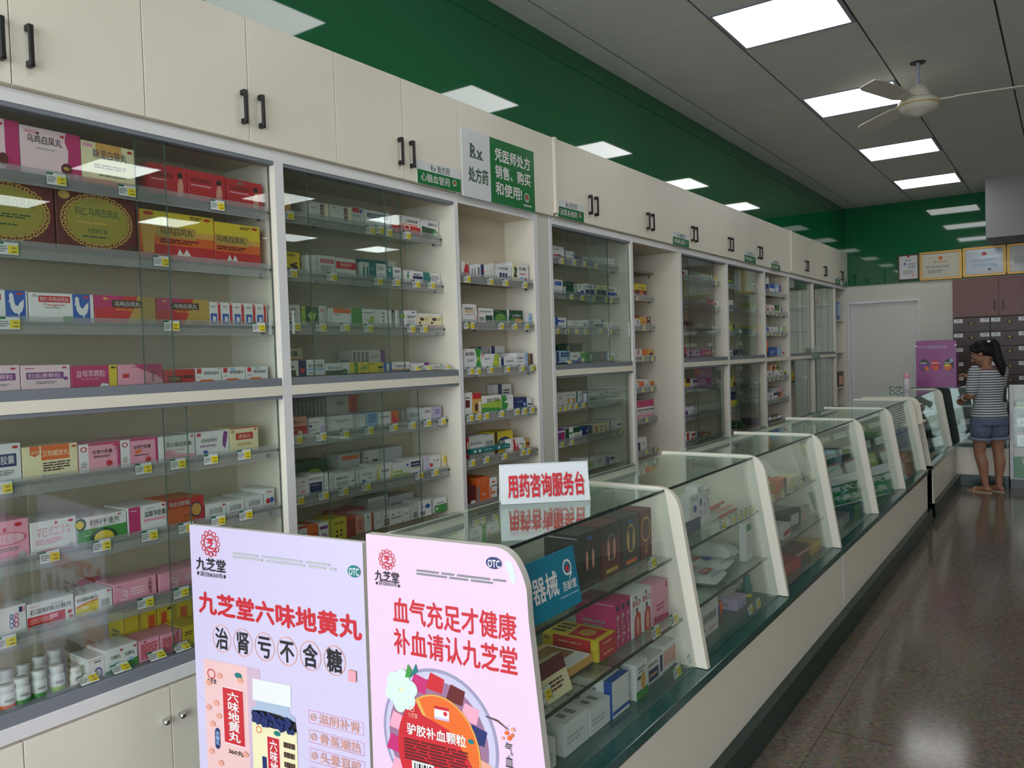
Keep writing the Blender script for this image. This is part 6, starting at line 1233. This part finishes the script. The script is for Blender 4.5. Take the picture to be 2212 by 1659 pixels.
# purple display stand on the corner of the counter
mat('purple_card', (140, 34, 122), .35); mat('purple_dark', (92, 26, 84), .4)
r = root('display_stand', (-1.2, 9.75, 1.0385), 'purple cardboard display stand with three round pictures on the counter corner', 'display stand')
def rrect(x0, x1, z0, z1, q): return [(x0, z0), (x1, z0)]+bez((x1, z1-q), (x1, z1), (x1-q, z1), 5)+bez((x0+q, z1), (x0, z1), (x0, z1-q), 5)
s = MB().prism(rrect(-1.388, -.998, 1.0385, 1.545, .03), 'y', 9.75, 9.762, 'print_lavender', 'purple_card')
s.deco((-1.388, 9.75, 1.0385), (1, 0, 0), (0, 0, 1), .39, .505, 't 妙不可言的避孕安全套 .08 .83 .78 .89 v|e .21 .47 .13 .13 K|e .2 .45 .1 .08 V|e .27 .4 .05 .05 O|l .1 .5 .32 .53 1 W|e .51 .47 .13 .13 V|e .49 .47 .11 .12 R|e .5 .4 .06 .05 O|l .4 .5 .62 .53 1 W|e .82 .47 .13 .13 K|e .8 .42 .1 .07 O|e .78 .46 .07 .03 Y|e .89 .56 .04 .04 b|l .71 .5 .93 .53 1 W')
part(s, 'front_board', r)
for x in (-1.389, -1.011): part(MB().box(x, x+.018, 9.7485, 9.7635, 1.478, 1.497, 'print_white'), 'clip', r)
part(MB().prism([(y, z) for y, z in rrect(9.765, 9.99, 1.0385, 1.51, .06)], 'x', -1.385, -1.378, 'purple_dark'), 'side_board', r)
part(MB().box(-1.37, -1.0, 9.98, 9.99, 1.0385, 1.4, 'purple_dark'), 'back_board', r)
part(MB().box(-1.376, -1.0, 9.765, 9.979, 1.0385, 1.05, 'purple_dark'), 'base', r)
r = root('drink_bottle', (-1.37, 9.0, 1.0375), 'white plastic bottle with pink cap standing on the last display counter', 'bottle')
part(MB().lathe([(.032, 0), (.036, .004), (.036, .09), (.03, .115), (.026, .125)], (-1.37, 9.0, 1.0375), mat('bottle_pinkish', (222, 206, 216), .3), 24), 'body', r)
part(MB().lathe([(.028, .125), (.03, .128), (.029, .165), (.024, .17)], (-1.37, 9.0, 1.0375), 'print_pink', 24), 'cap', r)
r = root('spectacles', (-1.47, 8.96, 1.038), 'folded black spectacles lying on the last display counter', 'spectacles')
for k in (0, 1):
    c = Vector((-1.50+.06*k, 8.95, 1.0605)); part(MB().tube([c+Vector((.024*math.cos(q*math.pi/8), 0, .019*math.sin(q*math.pi/8))) for q in range(17)], .0028, 'black_metal', 6), 'rim', r)
    x = -1.526+.112*k; part(MB().tube([(x, 8.95, 1.064), (x, 9.04, 1.062), (x, 9.085, 1.045)], .0025, 'black_metal', 6), 'temple', r)
part(MB().tube([(-1.478, 8.95, 1.064), (-1.47, 8.948, 1.068), (-1.462, 8.95, 1.064)], .0025, 'black_metal', 6), 'bridge', r)

# ------------------------------------------------------------------ back wall: certificates, brown cupboard, drawer cabinet
mat('gold_frame', (176, 134, 56), .3, .35); mat('maroon_frame', (70, 22, 26), .3); mat('cert_paper', (206, 204, 186), .5); mat('cert_blue', (192, 204, 216), .12, coat=.6); mat('cert_white', (212, 214, 212), .12, coat=.6)
def cert(x0, x1, z0, z1, fm_, pm_, art, label):
    y = YB-.022; q = .03 if fm_ == 'gold_frame' else .016
    r = root('framed_certificate', ((x0+x1)/2, y, z0), label, 'certificate', 'framed certificates on the back wall')
    part(MB().box(x0, x1, y-.022, y-.001, z0, z0+q, fm_, .003).box(x0, x1, y-.022, y-.001, z1-q, z1, fm_, .003).box(x0, x0+q, y-.022, y-.001, z0+q, z1-q, fm_).box(x1-q, x1, y-.022, y-.001, z0+q, z1-q, fm_), 'frame', r)
    s = MB().box(x0+q, x1-q, y-.01, y-.002, z0+q, z1-q, pm_); s.deco((x0+q, y-.01, z0+q), (1, 0, 0), (0, 0, 1), x1-x0-2*q, z1-z0-2*q, art); part(s, 'document', r)
cert(-1.886, -1.634, 2.372, 2.714, 'maroon_frame', 'cert_white', 'e .5 .96 .08 .05 R|l .3 .76 .8 .84 1 d|r .22 .56 .4 .7 b|e .31 .66 .05 .04 K|l .48 .45 .9 .68 4 d|l .2 .2 .8 .38 4 d|e .76 .16 .1 .07 S', 'small upright certificate in dark red frame on the green back wall')
cert(-1.626, -1.132, 2.348, 2.724, 'gold_frame', 'cert_paper', 'r .06 .1 .94 .11 A|r .06 .84 .94 .85 A|r .06 .1 .068 .85 A|r .932 .1 .94 .85 A|e .5 .8 .06 .08 O|t 营业执照 .3 .6 .7 .7 A .02|l .1 .4 .8 .5 2 d|l .15 .18 .6 .34 3 d', 'certificate on cream paper in gold frame, next to the dark red frame')
cert(-1.122, -.646, 2.353, 2.73, 'gold_frame', 'cert_blue', 'p .5 .92 .53 .85 .58 .84 .55 .78 .56 .72 .5 .76 .44 .72 .45 .78 .42 .84 .47 .85 R|l .15 .5 .85 .62 2 b|l .2 .3 .9 .42 2 b|r .6 .12 .68 .22 d|e .8 .3 .05 .06 b', 'certificate on pale blue paper in gold frame with red star')
cert(-.636, -.16, 2.353, 2.73, 'gold_frame', 'cert_white', 'e .5 .82 .06 .08 O|l .1 .3 .8 .6 5 e|t 许可证 .36 .64 .64 .74 A', 'rightmost gold framed certificate, cut by the picture edge')
mat('brown_wood', (110, 62, 54), .4, noise=(5, .18)); mat('drawer_brown', (66, 46, 42), .42, noise=(8, .12)); mat('drawer_dark', (40, 32, 34), .5); mat('brass', (170, 150, 90), .3, .8)
r = root('brown_cupboard', (-.4, 11.68, 1.83), 'reddish brown wall cupboard under the certificates', 'cupboard')
part(MB().box(-1.21, .3, 11.519, YB-.021, 1.83, 2.312, 'brown_wood'), 'carcass', r)
for k in range(3):
    a = -1.21+.5*k; dr = part(MB().box(a+.0015, a+.4985, 11.5, 11.518, 1.833, 2.31, 'brown_wood', .001), 'door', r)
    hx = a+.455 if k % 2 == 0 else a+.045
    part(MB().box(hx-.006, hx+.006, 11.475, 11.5, 1.9, 1.915, 'black_metal', .002).box(hx-.006, hx+.006, 11.475, 11.5, 2.005, 2.02, 'black_metal', .002).box(hx-.005, hx+.005, 11.472, 11.482, 1.905, 2.015, 'black_metal', .002), 'handle', dr)
r = root('drawer_cabinet', (-.4, 11.68, 0), 'dark wooden cabinet of small herb drawers with white labels on the back wall', 'drawer cabinet')
part(MB().box(-1.21, .42, 11.532, YB-.021, .05, 1.829, 'drawer_dark'), 'carcass', r)
for j in range(6):
    for i in range(4):
        a, z = -1.206+.405*i, 1.822-.181*(j+1)
        dr = part(MB().box(a+.002, a+.403, 11.51, 11.531, z+.002, z+.179, 'drawer_brown', .002), 'drawer', r)
        for q in (.008, .295):
            s = MB().box(a+q, a+q+.098, 11.5075, 11.5098, z+.118, z+.166, 'print_white'); s.deco((a+q, 11.5075, z+.118), (1, 0, 0), (0, 0, 1), .098, .048, 'l .3 .55 .9 .85 1 K|l .15 .2 .8 .4 1 d'); part(s, 'label_card', dr)
        part(MB().tube([(a+.165, 11.5095, z+.1), (a+.172, 11.49, z+.112), (a+.2025, 11.484, z+.118), (a+.233, 11.49, z+.112), (a+.24, 11.5095, z+.1)], .004, 'brass', 6).lathe([(.012, 0), (.014, -.004), (.006, -.01)], (a+.2025, 11.5098, z+.105), 'brass', 12, 'y'), 'drawer_pull', dr)

# ------------------------------------------------------------------ ceiling fan
fx, fy = -.834, 6.12
r = root('ceiling_fan', (fx, fy, ZC), 'cream ceiling fan hanging beside the second visible light panel', 'ceiling fan')
part(MB().lathe([(.05, -.004), (.05, 0)], (fx, fy, ZC-.001), 'black_metal', 20), 'ceiling_plate', r)
part(MB().lathe([(.012, -.17), (.012, -.004)], (fx, fy, ZC), 'lamp_frame', 14), 'rod', r)
part(MB().lathe([(.03, -.155), (.045, -.16), (.07, -.2), (.085, -.235), (.09, -.245)], (fx, fy, ZC), 'fan_white', 28), 'canopy', r)
part(MB().lathe([(.09, -.247), (.12, -.255), (.128, -.27), (.132, -.29), (.125, -.3), (.122, -.315), (.1, -.335), (.04, -.352), (.035, -.362), (.0, -.363)], (fx, fy, ZC), 'fan_white', 36), 'motor_housing', r)
part(MB().lathe([(.133, -.296), (.1335, -.288)], (fx, fy, ZC), 'print_gold', 36), 'trim_ring', r)
for k in range(3):
    q = math.radians(12+120*k); d_ = Vector((math.cos(q), math.sin(q), 0)); e_ = Vector((-d_.y, d_.x, 0)); c = Vector((fx, fy, ZC-.262)); s = MB()
    vs = []
    for (t_, w_) in ((.10, .03), (.18, .032), (.24, .06), (.6, .068), (.66, .05)):
        for sg_ in (-1, 1):
            for dz in (-.004, .004): vs.append(c+d_*t_+e_*(w_*sg_)+Vector((0, 0, dz+.012*sg_)))
    fs = [(0, 1, 3, 2), (16, 18, 19, 17)]
    for i in range(4): o_ = i*4; fs += [(o_, o_+2, o_+6, o_+4), (o_+1, o_+5, o_+7, o_+3), (o_, o_+4, o_+5, o_+1), (o_+2, o_+3, o_+7, o_+6)]
    s.add(vs, fs, 'fan_white'); part(s, 'blade', r)

# ------------------------------------------------------------------ the woman at the cross counter
mat('skin', (158, 112, 88), .55); mat('hair_black', (22, 19, 20), .6, spec=.25); mat('denim', (92, 104, 128), .8, noise=(60, .12)); mat('denim_cuff', (122, 132, 150), .8); mat('sandal', (196, 176, 150), .5); mat('eye_white', (220, 218, 212), .3); mat('lip', (150, 84, 78), .5)
st = bpy.data.materials.new('striped_jersey'); st.use_nodes = True; nt = st.node_tree; b_ = nt.nodes['Principled BSDF']; b_.inputs['Roughness'].default_value = .85
tc = nt.nodes.new('ShaderNodeTexCoord'); mp = nt.nodes.new('ShaderNodeSeparateXYZ'); md = nt.nodes.new('ShaderNodeMath'); md.operation = 'FRACT'; ml = nt.nodes.new('ShaderNodeMath'); ml.operation = 'MULTIPLY'; ml.inputs[1].default_value = 1/.0245
gt = nt.nodes.new('ShaderNodeMath'); gt.operation = 'GREATER_THAN'; gt.inputs[1].default_value = .48
mx = nt.nodes.new('ShaderNodeMix'); mx.data_type = 'RGBA'; mx.inputs[6].default_value = (*lin((72, 78, 92)), 1); mx.inputs[7].default_value = (*lin((206, 206, 204)), 1)
nt.links.new(tc.outputs['Object'], mp.inputs[0]); nt.links.new(mp.outputs['Z'], ml.inputs[0]); nt.links.new(ml.outputs[0], md.inputs[0]); nt.links.new(md.outputs[0], gt.inputs[0]); nt.links.new(gt.outputs[0], mx.inputs[0]); nt.links.new(mx.outputs[2], b_.inputs['Base Color'])
MATS['striped_jersey'] = st
F = Vector((-.72, .69, 0)).normalized(); Rt = Vector((F.y, -F.x, 0)); UP_ = Vector((0, 0, 1))
ORGP = Vector((-.672, 9.26, 0))
def BP(f, rr, z): return ORGP+F*f+Rt*rr+UP_*z
def loft(s, rings, n=20, m_='skin'):
    """rings: (centre, axis a vector, axis b vector)"""
    vs = []; fs = []
    for c, a, b in rings:
        for i in range(n): q = 2*math.pi*i/n; vs.append(c+a*math.cos(q)+b*math.sin(q))
    for j in range(len(rings)-1):
        for i in range(n): fs.append((j*n+i, j*n+(i+1) % n, (j+1)*n+(i+1) % n, (j+1)*n+i))
    fs += [tuple(range(n))[::-1], tuple((len(rings)-1)*n+i for i in range(n))]
    return s.add(vs, fs, m_, True)
def limb(s, pts, rad, n=14, m_='skin', sub=4):
    P = [Vector(p) for p in pts]; Q = []; q_ = []
    for i in range(len(P)-1):
        p0, p1, p2, p3 = P[max(i-1, 0)], P[i], P[i+1], P[min(i+2, len(P)-1)]
        for k in range(sub):
            t = k/sub; Q.append(.5*((2*p1)+(p2-p0)*t+(2*p0-5*p1+4*p2-p3)*t*t+(3*p1-p0-3*p2+p3)*t**3)); q_.append(rad[i]+(rad[i+1]-rad[i])*t)
    Q.append(P[-1]); q_.append(rad[-1])
    s.tube(Q, q_, m_, n); ball(s, Q[0], q_[0], m_); ball(s, Q[-1], q_[-1], m_)
def ball(s, c, r_, m_='skin', sx=None, n=12):
    A3 = sx or (Vector((1, 0, 0)), Vector((0, 1, 0)), Vector((0, 0, 1))); vs = []; fs = []; m = 8
    for j in range(1, m):
        for i in range(n):
            a, p = 2*math.pi*i/n, math.pi*j/m; vs.append(Vector(c)+(A3[0]*math.sin(p)*math.cos(a)+A3[1]*math.sin(p)*math.sin(a)+A3[2]*math.cos(p))*r_)
    for j in range(m-2):
        for i in range(n): fs.append((j*n+i, (j+1)*n+i, (j+1)*n+(i+1) % n, j*n+(i+1) % n))
    vs += [Vector(c)+A3[2]*r_, Vector(c)-A3[2]*r_]; k = len(vs)
    for i in range(n): fs.append((k-2, i, (i+1) % n)); fs.append((k-1, (m-2)*n+(i+1) % n, (m-2)*n+i))
    s.add(vs, fs, m_, True)
def remesh(s, name, rt_, vox, m_, smooth=6):
    o = part(s, name, rt_); m1 = o.modifiers.new('r', 'REMESH'); m1.mode = 'VOXEL'; m1.voxel_size = vox; m1.use_smooth_shade = True
    m2 = o.modifiers.new('s', 'SMOOTH'); m2.iterations = smooth; m2.factor = .5
    dg = bpy.context.evaluated_depsgraph_get(); dg.update(); me = bpy.data.meshes.new_from_object(o.evaluated_get(dg)); o.modifiers.clear(); o.data = me
    me.materials.clear(); me.materials.append(MATS[m_]); me.polygons.foreach_set('material_index', [0]*len(me.polygons)); me.polygons.foreach_set('use_smooth', [True]*len(me.polygons))
    return o
wm = root('person', ORGP, 'woman in striped shirt and denim shorts standing at the cross counter, seen from behind', 'person')
# joints: left side of the body is towards the viewer
HIPL, HIPR = BP(-.01, -.085, .74), BP(-.01, .085, .74)
KNL, KNR = BP(.005, -.1, .395), BP(-.02, .095, .395)
ANL, ANR = BP(-.045, -.075, .07), BP(-.05, .075, .07)
SHL, SHR = BP(-.01, -.155, 1.215), BP(-.01, .155, 1.215)
ELL, ELR = BP(-.005, -.2, .985), BP(.07, .2, 1.05)
WRL, WRR = BP(.12, -.17, .945), BP(.25, .03, 1.15)
NECK = BP(.0, 0, 1.25); HEAD = BP(.055, -.02, 1.405)
def torso(s, g, zmax=1.27, zmin=.70, m_='skin'):
    rings = []
    for z, wdt, dep, f in ((.70, .155, .115, -.015), (.76, .168, .125, -.02), (.84, .15, .108, -.01), (.92, .132, .095, 0), (1.0, .14, .098, .0), (1.08, .155, .105, .0), (1.15, .165, .1, -.005), (1.2, .16, .085, -.01), (1.235, .115, .062, -.008), (1.26, .055, .05, 0), (1.27, .04, .042, 0)):
        if zmin-1e-6 <= z <= zmax: rings.append((BP(f, 0, z), Rt*(wdt+g), F*(dep+g)))
    loft(s, rings, 24, m_)
s = MB(); torso(s, 0)
HF = (F*.62+Rt*(-.42)-UP_*.38).normalized()     # where the face points: along the counter and down
HR = HF.cross(UP_).normalized(); HU = HR.cross(HF).normalized()
def HP(a, b_, c): return HEAD+HF*a+HR*b_+HU*c
limb(s, [BP(-.005, 0, 1.22), BP(.015, -.005, 1.28), HP(-.03, 0, -.06)], [.048, .046, .05])
for (a, c, ra, rb, rc) in ((.0, .015, .092, .072, .095), (.035, -.045, .06, .056, .062), (.055, -.085, .032, .034, .028)): ball(s, HP(a, 0, c), 1, 'skin', (HF*ra, HR*rb, HU*rc), 18)
limb(s, [HP(.088, 0, .0), HP(.104, 0, -.025), HP(.112, 0, -.042)], [.009, .010, .012], 8)      # nose
for sg_ in (-1, 1):
    ball(s, HP(.103, .011*sg_, -.044), .0085); ball(s, HP(-.005, .074*sg_, -.012), 1, 'skin', (HF*.018, HR*.008, HU*.03), 10); ball(s, HP(.066, .038*sg_, -.02), .02)
ball(s, HP(.089, 0, -.066), 1, 'skin', (HF*.012, HR*.022, HU*.006), 10); ball(s, HP(.087, 0, -.077), 1, 'skin', (HF*.012, HR*.02, HU*.007), 10)
def hand(s, wr, d_, side, curl, palm):
    """palm ellipsoid and five bent fingers; d_ hand direction, palm = palm normal"""
    d_ = d_.normalized(); sd = d_.cross(palm).normalized(); pn = palm.normalized()
    ball(s, wr+d_*.045, 1, 'skin', (d_*.048, sd*.036, pn*.014), 12)
    for k, (off, ln) in enumerate(((-.027, .062), (-.009, .072), (.009, .068), (.026, .053))):
        b0 = wr+d_*.08+sd*off; p = [wr+d_*.055+sd*off*.9, b0]; a = 0
        for seg in (.42, .33, .25):
            a += curl*(1+.15*k); b0 = b0+(d_*math.cos(a)+pn*math.sin(a))*ln*seg; p.append(b0)
        limb(s, p, [.0095, .009, .0085, .008, .0068], 8, sub=2)
    th = wr+d_*.022+sd*(-.03)*side
    limb(s, [wr+d_*.015, th, th+d_*.03-sd*side*.014+pn*.012, th+d_*.052-sd*side*.006+pn*.026], [.012, .0115, .010, .0075], 8, sub=2)
for sh, el, wr in ((SHL, ELL, WRL), (SHR, ELR, WRR)): limb(s, [sh, sh.lerp(el, .5)+Vector((0, 0, .0)), el, el.lerp(wr, .4), wr], [.05, .042, .036, .037, .024])
hand(s, WRL, (WRL-ELL), 1, .75, Vector((0, 0, -1))+F*.1)
hand(s, WRR, (WRR-ELR), -1, .4, Vector((0, 0, -1)))
for hp, kn, an, fd in ((HIPL, KNL, ANL, F*.85+Vector((-.55, -.1, 0))), (HIPR, KNR, ANR, F*.9+Vector((-.3, 0, 0)))):
    limb(s, [hp, hp.lerp(kn, .5), kn, kn.lerp(an, .32)-F*.014, kn.lerp(an, .7), an], [.083, .07, .05, .052, .036, .03], 16)
    fd = fd.normalized(); sd = Vector((fd.y, -fd.x, 0))
    ball(s, an-fd*.02+Vector((0, 0, -.035)), 1, 'skin', (fd*.035, sd*.028, UP_*.03), 12)
    limb(s, [an-Vector((0, 0, .02)), an+fd*.06-Vector((0, 0, .034)), an+fd*.12-Vector((0, 0, .048)), an+fd*.155-Vector((0, 0, .052))], [.03, .027, .022, .014], 12)
    for k in range(5): 
        c = an+fd*(.155-.008*k)+sd*(.026-.012*k)*(1)-Vector((0, 0, .053)); limb(s, [c-fd*.03, c, c+fd*(.018-.002*k)], [.009, .009, .007], 8, sub=2)
body = remesh(s, 'body', wm, .0045, 'skin', 3)
s = MB()                                        # eyes, brows and mouth
for sg_ in (-1, 1):
    ball(s, HP(.077, .032*sg_, .003), 1, 'eye_white', (HF*.012, HR*.014, HU*.007), 12); ball(s, HP(.0865, .032*sg_, .001), .0055, 'hair_black', n=8)
    limb(s, [HP(.086, .016*sg_, .022), HP(.086, .034*sg_, .027), HP(.074, .05*sg_, .02)], [.003, .0035, .002], 6, 'hair_black', 2)
part(s, 'eye', wm)
s = MB(); limb(s, [HP(.094, -.02, -.07), HP(.101, 0, -.069), HP(.094, .02, -.07)], [.003, .0055, .003], 8, 'lip', 3); part(s, 'mouth', wm)
s = MB(); torso(s, .012, 1.235, .76)
for sh, el in ((SHL, ELL), (SHR, ELR)): limb(s, [sh, sh.lerp(el, .4), sh.lerp(el, .8)], [.062, .06, .058], 16)
loft(s, [(BP(-.015, 0, .755), Rt*.186, F*.143), (BP(-.012, 0, .80), Rt*.178, F*.136), (BP(-.005, 0, .86), Rt*.162, F*.122)], 24)
o = remesh(s, 'striped_shirt', wm, .006, 'striped_jersey', 5); o['label'] = 'white and slate striped short sleeved shirt'
s = MB(); loft(s, [(BP(-.02, 0, .68), Rt*.182, F*.14), (BP(-.02, 0, .74), Rt*.183, F*.14), (BP(-.012, 0, .82), Rt*.168, F*.126)], 24)
for hp, kn in ((HIPL, KNL), (HIPR, KNR)): limb(s, [hp, hp.lerp(kn, .36)], [.102, .100], 18)
o = remesh(s, 'denim_shorts', wm, .006, 'denim', 4); o['label'] = 'blue denim shorts with turned up cuffs'
for hp, kn in ((HIPL, KNL), (HIPR, KNR)):
    d_ = (kn-hp).normalized(); c = hp.lerp(kn, .36); a = F; b2 = d_.cross(a).normalized(); a = b2.cross(d_).normalized(); s = MB()
    loft(s, [(c+d_*(.062), a*.098, b2*.098), (c+d_*.06, a*.106, b2*.106), (c+d_*.088, a*.107, b2*.107), (c+d_*.09, a*.085, b2*.085)], 24, 'denim_cuff'); part(s, 'cuff', o)
s = MB()                                        # hair: cap of hair over the skull, swept into a ponytail
for (a, b_, c, ra, rb, rc) in ((-.022, 0, .028, .094, .083, .096), (-.055, 0, .0, .062, .076, .088), (.03, 0, .068, .055, .062, .045)): ball(s, HP(a, b_, c), 1, 'skin', (HF*ra, HR*rb, HU*rc), 18)
for sg_ in (-1, 1): limb(s, [HP(.05, .055*sg_, .06), HP(.025, .072*sg_, .025), HP(-.02, .078*sg_, .01)], [.02, .018, .02], 10)
limb(s, [HP(-.10, 0, .05), HP(-.145, 0, .03), BP(-.085, .045, 1.34), BP(-.115, .055, 1.26), BP(-.125, .06, 1.18)], [.03, .036, .046, .042, .016], 16)
remesh(s, 'hair', wm, .0055, 'hair_black', 4)
tp = HP(-.112, -.02, .06); part(MB().box(tp.x-.014, tp.x+.014, tp.y-.02, tp.y+.004, tp.z-.006, tp.z+.014, 'print_white', .004), 'hair_clip', wm)
s = MB(); d_ = (WRL-ELL).normalized(); c = WRL-d_*.015; a = d_.orthogonal().normalized(); b2 = d_.cross(a)
s.tube([c+(a*math.cos(q*math.pi/8)+b2*math.sin(q*math.pi/8))*.031 for q in range(17)], .0035, 'print_white', 6); part(s, 'bracelet', wm)
for an, fd in ((ANL, F*.85+Vector((-.55, -.1, 0))), (ANR, F*.9+Vector((-.3, 0, 0)))):
    fd = fd.normalized(); sd = Vector((fd.y, -fd.x, 0)); z0 = .0015; s = MB(); pts = []
    for k in range(24):
        q = 2*math.pi*k/24; e = math.cos(q); p = an+fd*(.065+.125*e)+sd*((.037+.008*e)*math.sin(q)); pts.append((p.x, p.y))
    s.prism(pts, 'z', z0, .012, 'sandal'); p0 = part(s, 'sandal', wm)
    s = MB(); c = an+fd*.1; s.tube([Vector((c.x, c.y, .012))+sd*.036, Vector((c.x, c.y, .05))+sd*.018, Vector((c.x, c.y, .052))-sd*.018, Vector((c.x, c.y, .012))-sd*.036], .005, 'sandal', 8); part(s, 'strap', p0)

bpy.data.objects.remove(_to)
